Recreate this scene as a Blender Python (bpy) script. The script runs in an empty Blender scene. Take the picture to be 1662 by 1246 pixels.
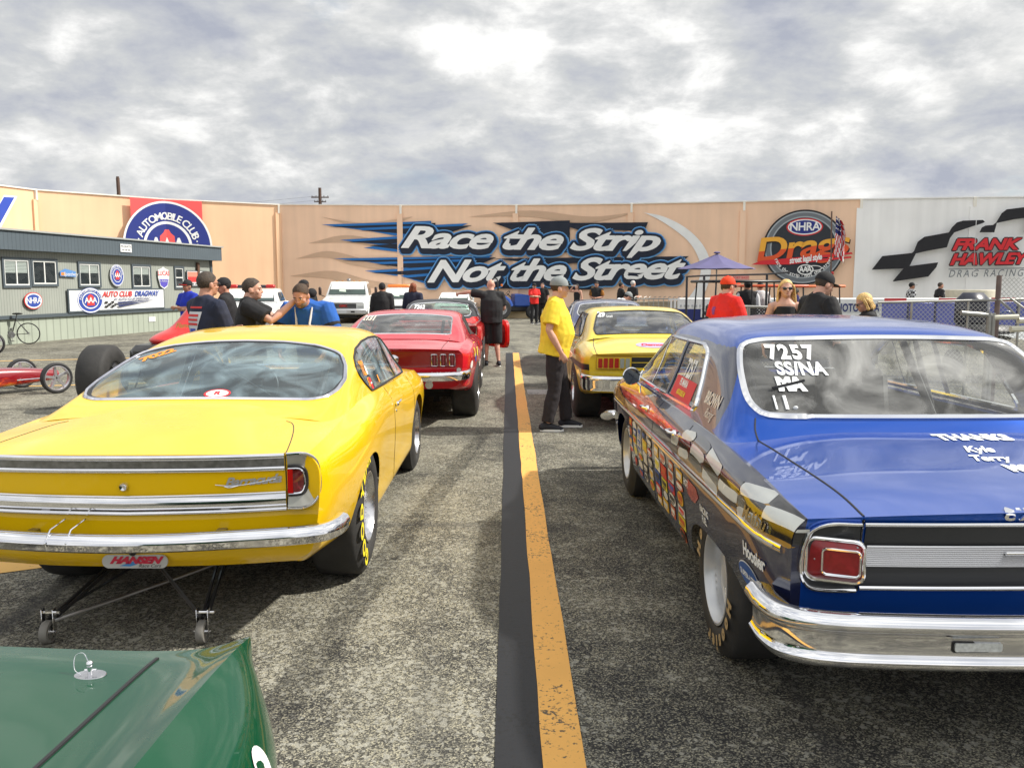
import bpy, bmesh, math, random
import numpy as np
from mathutils import Vector, Matrix, Euler, noise
from mathutils.bvhtree import BVHTree
from math import sin, cos, pi, radians as R
random.seed(7); np.random.seed(7)
S = bpy.context.scene
# ------------------------------------------------------------------ camera
cam_d = bpy.data.cameras.new('camera'); cam = bpy.data.objects.new('camera', cam_d)
S.collection.objects.link(cam); S.camera = cam
cam.location = (0, 0, 1.65)
cam.rotation_euler = (R(90-6.588), 0, R(-0.286))
cam_d.sensor_width = 36; cam_d.sensor_fit = 'HORIZONTAL'
cam_d.lens = 1394*36/1662; cam_d.clip_start = .05; cam_d.clip_end = 2000
S.render.resolution_x = 1024; S.render.resolution_y = 767
# ------------------------------------------------------------------ sun and sky
SUN_EL, SUN_AZ = R(45), R(86)          # azimuth measured from the lane direction towards the right
sd = bpy.data.lights.new('sun', 'SUN'); sd.energy = 5.0; sd.angle = R(2.0); sd.color = (1, .95, .86)
so = bpy.data.objects.new('sun', sd); S.collection.objects.link(so)
so.location = (20, 0, 30)
so.rotation_euler = Vector((sin(SUN_AZ)*cos(SUN_EL), cos(SUN_AZ)*cos(SUN_EL), sin(SUN_EL))).to_track_quat('Z', 'Y').to_euler()
W = bpy.data.worlds.new('World'); S.world = W; W.use_nodes = True
def world():
    nt = W.node_tree; nt.nodes.clear(); N = nt.nodes.new; L = nt.links.new
    out = N('ShaderNodeOutputWorld')
    sky = N('ShaderNodeTexSky'); sky.sky_type = 'NISHITA'; sky.sun_disc = False
    sky.sun_elevation = SUN_EL; sky.sun_rotation = SUN_AZ
    b1 = N('ShaderNodeBackground'); b1.inputs[1].default_value = .11; L(sky.outputs[0], b1.inputs[0])
    tc = N('ShaderNodeTexCoord'); sep = N('ShaderNodeSeparateXYZ'); L(tc.outputs['Generated'], sep.inputs[0])
    def math_(op, a, b=None, clamp=False):
        m = N('ShaderNodeMath'); m.operation = op; m.use_clamp = clamp
        for i, v in enumerate((a, b)):
            if v is None: continue
            if isinstance(v, (int, float)): m.inputs[i].default_value = v
            else: L(v, m.inputs[i])
        return m.outputs[0]
    zz = math_('ADD', math_('MAXIMUM', sep.outputs[2], 0), .50)
    cx = math_('DIVIDE', sep.outputs[0], zz); cy = math_('DIVIDE', sep.outputs[1], zz)
    cmb = N('ShaderNodeCombineXYZ'); L(cx, cmb.inputs[0]); L(cy, cmb.inputs[1]); L(math_('MULTIPLY', sep.outputs[2], 2.0), cmb.inputs[2])
    def fbm(scale, detail, rough, dist, off, lac=2.1):
        mp = N('ShaderNodeMapping'); mp.inputs['Location'].default_value = off; L(cmb.outputs[0], mp.inputs[0])
        n = N('ShaderNodeTexNoise'); n.inputs['Scale'].default_value = scale; n.inputs['Detail'].default_value = detail
        n.inputs['Roughness'].default_value = rough; n.inputs['Distortion'].default_value = dist; n.inputs['Lacunarity'].default_value = lac
        L(mp.outputs[0], n.inputs[0]); return n.outputs[0]
    def ramp(v, stops):
        r = N('ShaderNodeValToRGB'); L(v, r.inputs[0]); e = r.color_ramp.elements
        while len(e) < len(stops): e.new(.5)
        for k, (p, c) in enumerate(stops): e[k].position = p; e[k].color = (*c, 1)
        return r.outputs[0]
    big = fbm(2.6, 3, .45, .1, (3.1, 1.7, 0)); puff = fbm(6.2, 12, .58, .15, (8.3, 2.2, 1)); hi = fbm(4.0, 10, .55, .2, (1.2, 7.7, 4))
    dens = math_('ADD', math_('MULTIPLY', big, .36), math_('MULTIPLY', puff, .64))
    colr = ramp(dens, [(.36, (.40, .425, .50)), (.43, (.49, .51, .555)), (.49, (.58, .595, .605)), (.535, (.71, .715, .715)), (.585, (.90, .90, .885))])
    # sun-lit tops
    tops = ramp(hi, [(.54, (0, 0, 0)), (.68, (1, 1, 1))])
    mx = N('ShaderNodeMixRGB'); L(math_('MULTIPLY', tops, .35), mx.inputs[0]); L(colr, mx.inputs[1]); mx.inputs[2].default_value = (.92, .91, .87, 1)
    # out-of-view sky overhead and behind the camera, brightened as added fill
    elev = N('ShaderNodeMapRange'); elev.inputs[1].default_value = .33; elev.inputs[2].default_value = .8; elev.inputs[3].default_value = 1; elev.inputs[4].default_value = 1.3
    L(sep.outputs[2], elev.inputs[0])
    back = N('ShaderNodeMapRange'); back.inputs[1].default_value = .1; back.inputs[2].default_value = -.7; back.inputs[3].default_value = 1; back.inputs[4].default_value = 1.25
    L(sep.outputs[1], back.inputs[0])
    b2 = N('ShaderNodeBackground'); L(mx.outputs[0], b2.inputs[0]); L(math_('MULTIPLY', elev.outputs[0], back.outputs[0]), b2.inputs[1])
    cover = ramp(fbm(2.0, 7, .55, .2, (14, 3, 2)), [(.27, (.4, .4, .4)), (.36, (1, 1, 1))])
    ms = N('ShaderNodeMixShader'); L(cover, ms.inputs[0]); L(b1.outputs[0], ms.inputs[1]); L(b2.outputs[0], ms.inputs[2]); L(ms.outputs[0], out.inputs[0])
world()
S.render.engine = 'CYCLES'
S.view_settings.view_transform = 'Standard'; S.view_settings.look = 'None'
S.view_settings.exposure = 0.18; S.view_settings.gamma = 1
S.cycles.max_bounces = 8; S.cycles.transparent_max_bounces = 12; S.cycles.caustics_reflective = False; S.cycles.caustics_refractive = False

# ------------------------------------------------------------------ materials
_M = {}
def lin(c):
    return tuple(((x/255)/12.92 if x/255 <= .04045 else ((x/255+.055)/1.055)**2.4) for x in c)
def mat(name, col=(.5, .5, .5), rough=.5, metal=0, coat=0, coatr=.03, spec=.5, var=0, vscale=6, bump=0, bscale=60, emit=None, trans=None, flake=0, detail=4):
    if name in _M: return _M[name]
    m = bpy.data.materials.new(name); m.use_nodes = True; nt = m.node_tree; b = nt.nodes['Principled BSDF']
    b.inputs['Base Color'].default_value = (*col, 1); b.inputs['Roughness'].default_value = rough
    b.inputs['Metallic'].default_value = metal; b.inputs['Coat Weight'].default_value = coat
    b.inputs['Coat Roughness'].default_value = coatr; b.inputs['Specular IOR Level'].default_value = spec
    N = nt.nodes.new; L = nt.links.new
    tc = N('ShaderNodeTexCoord')
    if var:
        n = N('ShaderNodeTexNoise'); n.inputs['Scale'].default_value = vscale; n.inputs['Detail'].default_value = detail; L(tc.outputs['Object'], n.inputs[0])
        mr = N('ShaderNodeMapRange'); mr.inputs[1].default_value = .3; mr.inputs[2].default_value = .7
        mr.inputs[3].default_value = 1-var; mr.inputs[4].default_value = 1+var; L(n.outputs[0], mr.inputs[0])
        mx = N('ShaderNodeMixRGB'); mx.blend_type = 'MULTIPLY'; mx.inputs[0].default_value = 1
        mx.inputs[1].default_value = (*col, 1); L(mr.outputs[0], mx.inputs[2]); L(mx.outputs[0], b.inputs['Base Color'])
        r2 = N('ShaderNodeMapRange'); r2.inputs[1].default_value = .3; r2.inputs[2].default_value = .7
        r2.inputs[3].default_value = max(rough-.06, .02); r2.inputs[4].default_value = min(rough+.08, 1); L(n.outputs[0], r2.inputs[0]); L(r2.outputs[0], b.inputs['Roughness'])
    if bump:
        n = N('ShaderNodeTexNoise'); n.inputs['Scale'].default_value = bscale; n.inputs['Detail'].default_value = 3; L(tc.outputs['Object'], n.inputs[0])
        bp = N('ShaderNodeBump'); bp.inputs['Strength'].default_value = bump; bp.inputs['Distance'].default_value = .01; L(n.outputs[0], bp.inputs['Height']); L(bp.outputs[0], b.inputs['Normal'])
    if flake:
        n = N('ShaderNodeTexVoronoi'); n.inputs['Scale'].default_value = 900; L(tc.outputs['Object'], n.inputs[0])
        mx = N('ShaderNodeMixRGB'); mx.blend_type = 'MIX'; mr = N('ShaderNodeMath'); mr.operation = 'MULTIPLY'; mr.inputs[1].default_value = flake; L(n.outputs['Distance'], mr.inputs[0])
        L(mr.outputs[0], mx.inputs[0]); mx.inputs[1].default_value = (*col, 1); mx.inputs[2].default_value = (*[min(1, c*1.7+.02) for c in col], 1); L(mx.outputs[0], b.inputs['Base Color'])
    if emit: b.inputs['Emission Color'].default_value = (*emit[0], 1); b.inputs['Emission Strength'].default_value = emit[1]
    _M[name] = m; return m
def glass(name, tint=(.75, .85, .85), ior=1.75, rough=.0, dirt_haze=.05, dcol=(.6, .6, .58)):
    """one sheet of car or window glass: tinted see-through plus Fresnel reflection and a thin uneven film of dust and painted haze"""
    if name in _M: return _M[name]
    m = bpy.data.materials.new(name); m.use_nodes = True; nt = m.node_tree; nt.nodes.clear(); N = nt.nodes.new; L = nt.links.new
    o = N('ShaderNodeOutputMaterial'); t = N('ShaderNodeBsdfTransparent'); t.inputs[0].default_value = (*tint, 1)
    g = N('ShaderNodeBsdfGlossy'); g.inputs['Roughness'].default_value = rough; ge = N('ShaderNodeNewGeometry'); dt_ = N('ShaderNodeVectorMath'); dt_.operation = 'DOT_PRODUCT'; L(ge.outputs['Normal'], dt_.inputs[0]); L(ge.outputs['Incoming'], dt_.inputs[1])
    def mm(op, a, b=0):
        k = N('ShaderNodeMath'); k.operation = op
        for i, v in enumerate((a, b)):
            if isinstance(v, (int, float)): k.inputs[i].default_value = v
            else: L(v, k.inputs[i])
        return k
    F0 = ((ior-1)/(ior+1))**2; f = mm('MULTIPLY_ADD', mm('POWER', mm('SUBTRACT', 1, mm('ABSOLUTE', dt_.outputs['Value']).outputs[0]).outputs[0], 5).outputs[0], 1-F0); f.inputs[2].default_value = F0   # Schlick, the same from both sides of the sheet
    mx = N('ShaderNodeMixShader'); L(f.outputs[0], mx.inputs[0]); L(t.outputs[0], mx.inputs[1]); L(g.outputs[0], mx.inputs[2])
    d = N('ShaderNodeBsdfDiffuse'); d.inputs[0].default_value = (*dcol, 1)
    tc = N('ShaderNodeTexCoord'); n = N('ShaderNodeTexNoise'); n.inputs['Scale'].default_value = 3; n.inputs['Detail'].default_value = 6; n.inputs['Distortion'].default_value = 1.2; L(tc.outputs['Object'], n.inputs[0])
    mr = N('ShaderNodeMapRange'); mr.inputs[1].default_value = .4; mr.inputs[2].default_value = .75; mr.inputs[3].default_value = dirt_haze*.3; mr.inputs[4].default_value = dirt_haze*2.2; L(n.outputs[0], mr.inputs[0])
    m2 = N('ShaderNodeMixShader'); L(mr.outputs[0], m2.inputs[0]); L(mx.outputs[0], m2.inputs[1]); L(d.outputs[0], m2.inputs[2]); L(m2.outputs[0], o.inputs[0])
    _M[name] = m; return m
CHROME = mat('chrome', (.82, .82, .84), .06, 1, var=.06, vscale=9)
ALU = mat('aluminium', (.62, .62, .64), .25, 1, var=.12, vscale=20)
RUBBER = mat('rubber', (.022, .022, .023), .62, var=.2, vscale=14, bump=.1, bscale=90)
SLICK = mat('slick_tread', (.03, .029, .028), .75, var=.3, vscale=9, bump=.2, bscale=50)
BLACK = mat('black_trim', (.012, .012, .013), .45)
DARKIN = mat('dark_interior', (.018, .018, .02), .8, var=.2)
WHITE = mat('white_paint', (.8, .8, .79), .5)
WHT_GL = mat('white_gloss_paint', (.72, .73, .72), .25, coat=.6, var=.04)
LETTER = mat('white_shoe_polish', (.82, .84, .84), .7)
STEEL = mat('steel', (.35, .35, .36), .35, 1, var=.15)
GUN = mat('black_steel_tube', (.03, .03, .032), .3, coat=.4)
REDL = mat('red_lens', (.16, .006, .01), .1, coat=1, var=.25, vscale=60)
CLEARL = mat('clear_lens', (.6, .62, .6), .12, coat=1, var=.2, vscale=80)

# ------------------------------------------------------------------ scene object helpers
def link(o, parent=None):
    S.collection.objects.link(o)
    if parent: o.parent = parent
    return o
def tag(o, label, cat, group=None):
    o['label'] = label; o['category'] = cat
    if group: o['group'] = group
    return o
def kind(o, k): o['kind'] = k; return o
def thing(name, label, cat, loc=(0, 0, 0), rz=0, group=None):
    o = bpy.data.objects.new(name, None); o.empty_display_size = .2; link(o)
    o.location = loc; o.rotation_euler = (0, 0, rz)
    return tag(o, label, cat, group)
def mesh(name, vs, fs, m, parent=None, smooth=40, loc=None, mi=None):
    me = bpy.data.meshes.new(name); me.from_pydata([tuple(v) for v in vs], [], [tuple(int(i) for i in f) for f in fs])
    ms = m if isinstance(m, (list, tuple)) else [m]
    for k in ms: me.materials.append(k)
    if mi is not None: me.polygons.foreach_set('material_index', [int(i) for i in mi])
    me.validate(); me.update()
    if smooth:
        me.polygons.foreach_set('use_smooth', [True]*len(me.polygons)); me.set_sharp_from_angle(angle=R(smooth))
    o = bpy.data.objects.new(name, me); link(o, parent)
    if loc: o.location = loc
    return o
class MB:
    """collects shapes that become one mesh"""
    def __init__(s): s.v = []; s.f = []; s.mi = []; s.cur = 0
    def add(s, vs, fs, M=None):
        b = len(s.v)
        if M is not None: vs = [M @ Vector(v) for v in vs]
        s.v += [tuple(v) for v in vs]; s.f += [tuple(int(i)+b for i in f) for f in fs]; s.mi += [s.cur]*len(fs); return s
    def box(s, c, d, M=None, bev=0):
        x, y, z = [k/2 for k in d]
        if bev:
            bev = min(bev, x*.9, y*.9, z*.9)
            vs = []; 
            for sx in (-1, 1):
                for sy in (-1, 1):
                    for sz in (-1, 1):
                        vs += [(sx*(x-bev), sy*(y-bev), sz*z), (sx*(x-bev), sy*y, sz*(z-bev)), (sx*x, sy*(y-bev), sz*(z-bev))]
            bm = bmesh.new(); bvs = [bm.verts.new((v[0]+c[0], v[1]+c[1], v[2]+c[2])) for v in vs]
            r = bmesh.ops.convex_hull(bm, input=bvs); bm.verts.index_update()
            V_ = [v.co.copy() for v in bm.verts]; F_ = [[v.index for v in f.verts] for f in bm.faces]; bm.free()
            return s.add(V_, F_, M)
        vs = [(c[0]+a*x, c[1]+b*y, c[2]+e*z) for a in (-1, 1) for b in (-1, 1) for e in (-1, 1)]
        fs = [(0, 1, 3, 2), (4, 6, 7, 5), (0, 4, 5, 1), (2, 3, 7, 6), (0, 2, 6, 4), (1, 5, 7, 3)]
        return s.add(vs, fs, M)
    def tube(s, pts, r, n=8, closed=False, cap=True, flat=1, up=None):
        vs, fs = sweep(pts, r, n, closed, cap, flat, up); return s.add(vs, fs)
    def lathe(s, prof, n=32, M=None, a0=0, a1=2*pi):
        full = abs(a1-a0-2*pi) < 1e-6; k = n if full else n+1
        vs = []; fs = []; m = len(prof)
        for i in range(k):
            a = a0+(a1-a0)*i/n
            for (r, h) in prof: vs.append((r*cos(a), r*sin(a), h))
        for i in range(n):
            j = (i+1) % k
            for q in range(m-1): fs.append((i*m+q, j*m+q, j*m+q+1, i*m+q+1))
        return s.add(vs, fs, M)
    def prism(s, poly, h0, h1, M=None):
        n = len(poly); vs = [(p[0], p[1], h0) for p in poly]+[(p[0], p[1], h1) for p in poly]
        fs = [tuple(range(n-1, -1, -1)), tuple(range(n, 2*n))]+[(i, (i+1) % n, n+(i+1) % n, n+i) for i in range(n)]
        return s.add(vs, fs, M)
    def ell(s, c, r, n=16, m=10, M=None):
        vs = []; fs = []
        for j in range(m+1):
            t = pi*j/m
            for i in range(n):
                a = 2*pi*i/n; vs.append((c[0]+r[0]*sin(t)*cos(a), c[1]+r[1]*sin(t)*sin(a), c[2]+r[2]*cos(t)))
        for j in range(m):
            for i in range(n): fs.append((j*n+i, (j+1)*n+i, (j+1)*n+(i+1) % n, j*n+(i+1) % n))
        return s.add(vs, fs, M)
    def build(s, name, m, parent=None, smooth=40, loc=None):
        return mesh(name, s.v, s.f, m, parent, smooth, loc, mi=s.mi if isinstance(m, (list, tuple)) else None)
def sweep(pts, r, n=8, closed=False, cap=True, flat=1, up=None):
    P_ = [Vector(p) for p in pts]; k = len(P_); rr = r if isinstance(r, (list, tuple)) else [r]*k
    T = []
    for i in range(k):
        a = P_[(i-1) % k] if (closed or i) else P_[i]; b = P_[(i+1) % k] if (closed or i < k-1) else P_[i]
        d = (b-a); T.append(d.normalized() if d.length > 1e-9 else Vector((0, 0, 1)))
    u = Vector(up) if up else (Vector((0, 0, 1)) if abs(T[0].z) < .9 else Vector((1, 0, 0)))
    vs = []; fs = []
    nrm = (u - T[0]*u.dot(T[0])).normalized()
    for i in range(k):
        if up: nrm = (u - T[i]*u.dot(T[i])); 
        else: nrm = nrm - T[i]*nrm.dot(T[i])
        nrm = nrm.normalized() if nrm.length > 1e-6 else T[i].orthogonal().normalized()
        bi = T[i].cross(nrm)
        for q in range(n):
            a = 2*pi*(q+.5)/n; vs.append(P_[i]+nrm*(cos(a)*rr[i]*flat)+bi*(sin(a)*rr[i]))
    for i in range(k if closed else k-1):
        j = (i+1) % k
        for q in range(n): fs.append((i*n+q, i*n+(q+1) % n, j*n+(q+1) % n, j*n+q))
    if cap and not closed: fs += [tuple(range(n-1, -1, -1)), tuple((k-1)*n+q for q in range(n))]
    return vs, fs
def Tm(loc=(0, 0, 0), rx=0, ry=0, rz=0, s=1):
    sc = s if isinstance(s, (tuple, list)) else (s, s, s)
    return Matrix.Translation(loc) @ Euler((rx, ry, rz)).to_matrix().to_4x4() @ Matrix.Diagonal((*sc, 1))
# smooth interpolation through points (chord-length Catmull-Rom); creases split the curve
def spl(P_, per, crease=()):
    P_ = np.asarray(P_, float); n = len(P_)
    ks = [0]+sorted(c for c in crease if 0 < c < n-1)+[n-1]; out = []
    for a, b in zip(ks[:-1], ks[1:]):
        Q = P_[a:b+1]; m = len(Q)
        if m == 2: 
            for i in range(per): out.append(Q[0]+(Q[1]-Q[0])*i/per)
            continue
        Q2 = np.concatenate([[2*Q[0]-Q[1]], Q, [2*Q[-1]-Q[-2]]])
        for i in range(1, m):
            p0, p1, p2, p3 = Q2[i-1:i+3]
            d = lambda u, v: max(np.linalg.norm((u-v).reshape(-1)), 1e-6)**.5
            t0 = 0; t1 = d(p0, p1); t2 = t1+d(p1, p2); t3 = t2+d(p2, p3)
            for k in range(per):
                t = t1+(t2-t1)*k/per
                A1 = (t1-t)/(t1-t0)*p0+(t-t0)/(t1-t0)*p1; A2 = (t2-t)/(t2-t1)*p1+(t-t1)/(t2-t1)*p2; A3 = (t3-t)/(t3-t2)*p2+(t-t2)/(t3-t2)*p3
                B1 = (t2-t)/(t2-t0)*A1+(t-t0)/(t2-t0)*A2; B2 = (t3-t)/(t3-t1)*A2+(t-t1)/(t3-t1)*A3
                out.append((t2-t)/(t2-t1)*B1+(t-t1)/(t2-t1)*B2)
    out.append(P_[-1]); return np.array(out)
def patch(net, pr, pc, cr=(), cc=()):
    net = np.asarray(net, float); rows = spl(net, pr, cr)           # interpolate along rows first
    return np.array([spl(r_, pc, cc) for r_ in rows])
def gridfaces(nr, nc): return [(i*nc+j, i*nc+j+1, (i+1)*nc+j+1, (i+1)*nc+j) for i in range(nr-1) for j in range(nc-1)]
def mirror_net(net):
    """rows of half sections ending on the centre line -> full sections, left (-x) to right"""
    return [[(-p[0], p[1], p[2]) for p in r_]+[tuple(p) for p in reversed(r_[:-1])] for r_ in net]
def sd_poly(P2, poly, r=0):
    """signed distance to a polygon rounded by r (negative inside)"""
    P2 = np.asarray(P2, float); pts = np.asarray(poly, float)
    if r:
        pts = inset(pts, r)
    n = len(pts); d = np.full(len(P2), 1e9); sg = np.ones(len(P2))
    for i in range(n):
        a = pts[i]; b = pts[i-1]; e = b-a; w = P2-a
        t = np.clip((w@e)/max(e@e, 1e-12), 0, 1); q = w-t[:, None]*e; d = np.minimum(d, (q**2).sum(1))
        c1 = P2[:, 1] >= a[1]; c2 = P2[:, 1] < b[1]; c3 = e[0]*w[:, 1] > e[1]*w[:, 0]
        flip = (c1 & c2 & c3) | (~c1 & ~c2 & ~c3); sg = np.where(flip, -sg, sg)
    return sg*np.sqrt(d)-r
def inset(pts, r):
    n = len(pts); ar = sum(pts[i][0]*pts[(i+1) % n][1]-pts[(i+1) % n][0]*pts[i][1] for i in range(n)); s = 1 if ar > 0 else -1
    out = []
    for i in range(n):
        a, b, c = pts[i-1], pts[i], pts[(i+1) % n]
        e1 = (b-a)/np.linalg.norm(b-a); e2 = (c-b)/np.linalg.norm(c-b)
        n1 = np.array([-e1[1], e1[0]])*s; n2 = np.array([-e2[1], e2[0]])*s; m = n1+n2; m = m/max(m@m/2, .25)
        out.append(b+m*r)
    return np.array(out)
def clip(vs, fs, d):
    """cut a mesh along d=0. returns ((verts, faces) inside d<0, (verts, faces) outside)"""
    vs = [np.asarray(v, float) for v in vs]; d = list(np.asarray(d, float)); cache = {}
    d = [(-1e-7 if abs(x) < 1e-7 else x) for x in d]
    vs = list(vs); ins = []; outs = []
    def cutv(a, b):
        k = (min(a, b), max(a, b))
        if k not in cache:
            t = d[a]/(d[a]-d[b]); vs.append(vs[a]+(vs[b]-vs[a])*t); cache[k] = len(vs)-1
        return cache[k]
    for f in fs:
        s = [d[i] < 0 for i in f]
        if all(s): ins.append(f)
        elif not any(s): outs.append(f)
        else:
            fi = []; fo = []; n = len(f)
            for k in range(n):
                a, b = f[k], f[(k+1) % n]
                (fi if s[k] else fo).append(a)
                if s[k] != s[(k+1) % n]: c = cutv(a, b); fi.append(c); fo.append(c)
            if len(fi) > 2: ins.append(tuple(fi))
            if len(fo) > 2: outs.append(tuple(fo))
    def comp(F):
        u = {}; V_ = []; G_ = []
        for f in F:
            g = []
            for i in f:
                if i not in u: u[i] = len(V_); V_.append(vs[i])
                g.append(u[i])
            G_.append(tuple(g))
        return V_, G_
    return comp(ins), comp(outs)
def loops(vs, fs):
    """boundary loops of a mesh as lists of points"""
    cnt = {}
    for f in fs:
        for k in range(len(f)):
            e = (f[k], f[(k+1) % len(f)]); cnt[e] = 1
    nxt = {}
    for (a, b) in cnt:
        if (b, a) not in cnt: nxt[a] = b
    res = []
    while nxt:
        a = next(iter(nxt)); lp = [a]; b = nxt.pop(a)
        while b in nxt: lp.append(b); b = nxt.pop(b)
        if len(lp) > 5: res.append([vs[i] for i in lp])
    return res
def thin(lp, step):
    out = [lp[0]]
    for p in lp[1:]:
        if np.linalg.norm(np.asarray(p)-np.asarray(out[-1])) >= step: out.append(p)
    return out
def normals(vs, fs):
    V_ = np.asarray(vs, float); n = np.zeros_like(V_)
    for f in fs:
        a, b, c = V_[f[0]], V_[f[1]], V_[f[2]]; k = np.cross(b-a, c-a)
        for i in f: n[i] += k
    l = np.linalg.norm(n, axis=1); l[l < 1e-12] = 1; return n/l[:, None]
def offset(vs, fs, h): return np.asarray(vs)+normals(vs, fs)*h
def joinm(*ms):
    V_ = []; F_ = []
    for v, f in ms: b = len(V_); V_ += list(v); F_ += [tuple(i+b for i in g) for g in f]
    return V_, F_
# ------------------------------------------------------------------ lettering
_dg = None
def textmesh(s, size=1, shear=0, bold=0, spacing=1, xs=1, align='CENTER', res=3):
    """flat mesh of a text: verts (x, y, 0) and faces"""
    cu = bpy.data.curves.new('t', 'FONT'); cu.body = s; cu.size = size; cu.shear = shear; cu.offset = bold; cu.space_character = spacing
    cu.align_x = align; cu.align_y = 'CENTER'; cu.resolution_u = res
    o = bpy.data.objects.new('t', cu); S.collection.objects.link(o)
    dg = bpy.context.evaluated_depsgraph_get(); me = bpy.data.meshes.new_from_object(o.evaluated_get(dg))
    vs = [(v.co.x*xs, v.co.y, 0) for v in me.vertices]; fs = [tuple(p.vertices) for p in me.polygons]
    bpy.data.objects.remove(o); bpy.data.curves.remove(cu); bpy.data.meshes.remove(me)
    return vs, fs
def arctext(s, rad, a0, da, size, bold=0, shear=0, out=True):
    """letters set round a circle, a0 start angle (clockwise)"""
    V_ = []; F_ = []; G_ = [(None if ch == ' ' else textmesh(ch, size, shear, bold)) for ch in s]
    W_ = [size*.28 if g is None else max(p[0] for p in g[0])-min(p[0] for p in g[0]) for g in G_]; tot = da*(len(s)-1); gap = (tot*rad-sum(W_)+(W_[0]+W_[-1])/2)/max(len(s)-1, 1)
    pos = 0; prev = None
    for i, ch in enumerate(s):
        if i: pos += (W_[i-1]+W_[i])/2+gap
        if ch == ' ': continue
        v, f = G_[i]; a = a0-pos/rad if out else a0+pos/rad
        rot = a-pi/2 if out else a+pi/2; c, s_ = cos(rot), sin(rot); b = len(V_)
        V_ += [(p[0]*c-p[1]*s_+rad*cos(a), p[0]*s_+p[1]*c+rad*sin(a), 0) for p in v]; F_ += [tuple(i_+b for i_ in g) for g in f]
    return V_, F_
def disc(cx, cy, rx, ry, n=40): return ([(cx+rx*cos(2*pi*i/n), cy+ry*sin(2*pi*i/n), 0) for i in range(n)], [tuple(range(n))])
def ring(cx, cy, rx, ry, w, n=40):
    v = [(cx+(rx-k*w)*cos(2*pi*i/n), cy+(ry-k*w)*sin(2*pi*i/n), 0) for k in (0, 1) for i in range(n)]
    return v, [(i, (i+1) % n, n+(i+1) % n, n+i) for i in range(n)]
def flatpoly(pts): return [(p[0], p[1], 0) for p in pts], [tuple(range(len(pts)))]
def rect(x0, y0, x1, y1): return flatpoly([(x0, y0), (x1, y0), (x1, y1), (x0, y1)])
def rrect(w, h, r, n=5, cx=0, cy=0):
    o = []
    for k, (sx, sy) in enumerate(((1, 1), (-1, 1), (-1, -1), (1, -1))):
        for i in range(n+1):
            a = pi/2*(k+i/n); o.append((cx+sx*(w/2-r)+r*cos(a), cy+sy*(h/2-r)+r*sin(a)))
    return o
# ------------------------------------------------------------------ pixel helper used while laying out (gives real points)
F_, PITCH, YAW = 1394.0, R(6.588), R(0.286)
_fw = Vector((sin(YAW)*cos(PITCH), cos(YAW)*cos(PITCH), -sin(PITCH))); _rt = Vector((cos(YAW), -sin(YAW), 0)); _up = _rt.cross(_fw)
def ray(x, y): return _fw+_rt*((x-831)/F_)-_up*((y-623)/F_)
def at(x, y, Y): d = ray(x, y); return Vector((0, 0, 1.65))+d*(Y/d.y)
def gr(x, y, z=0): d = ray(x, y); return Vector((0, 0, 1.65))+d*((z-1.65)/d.z)
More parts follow.
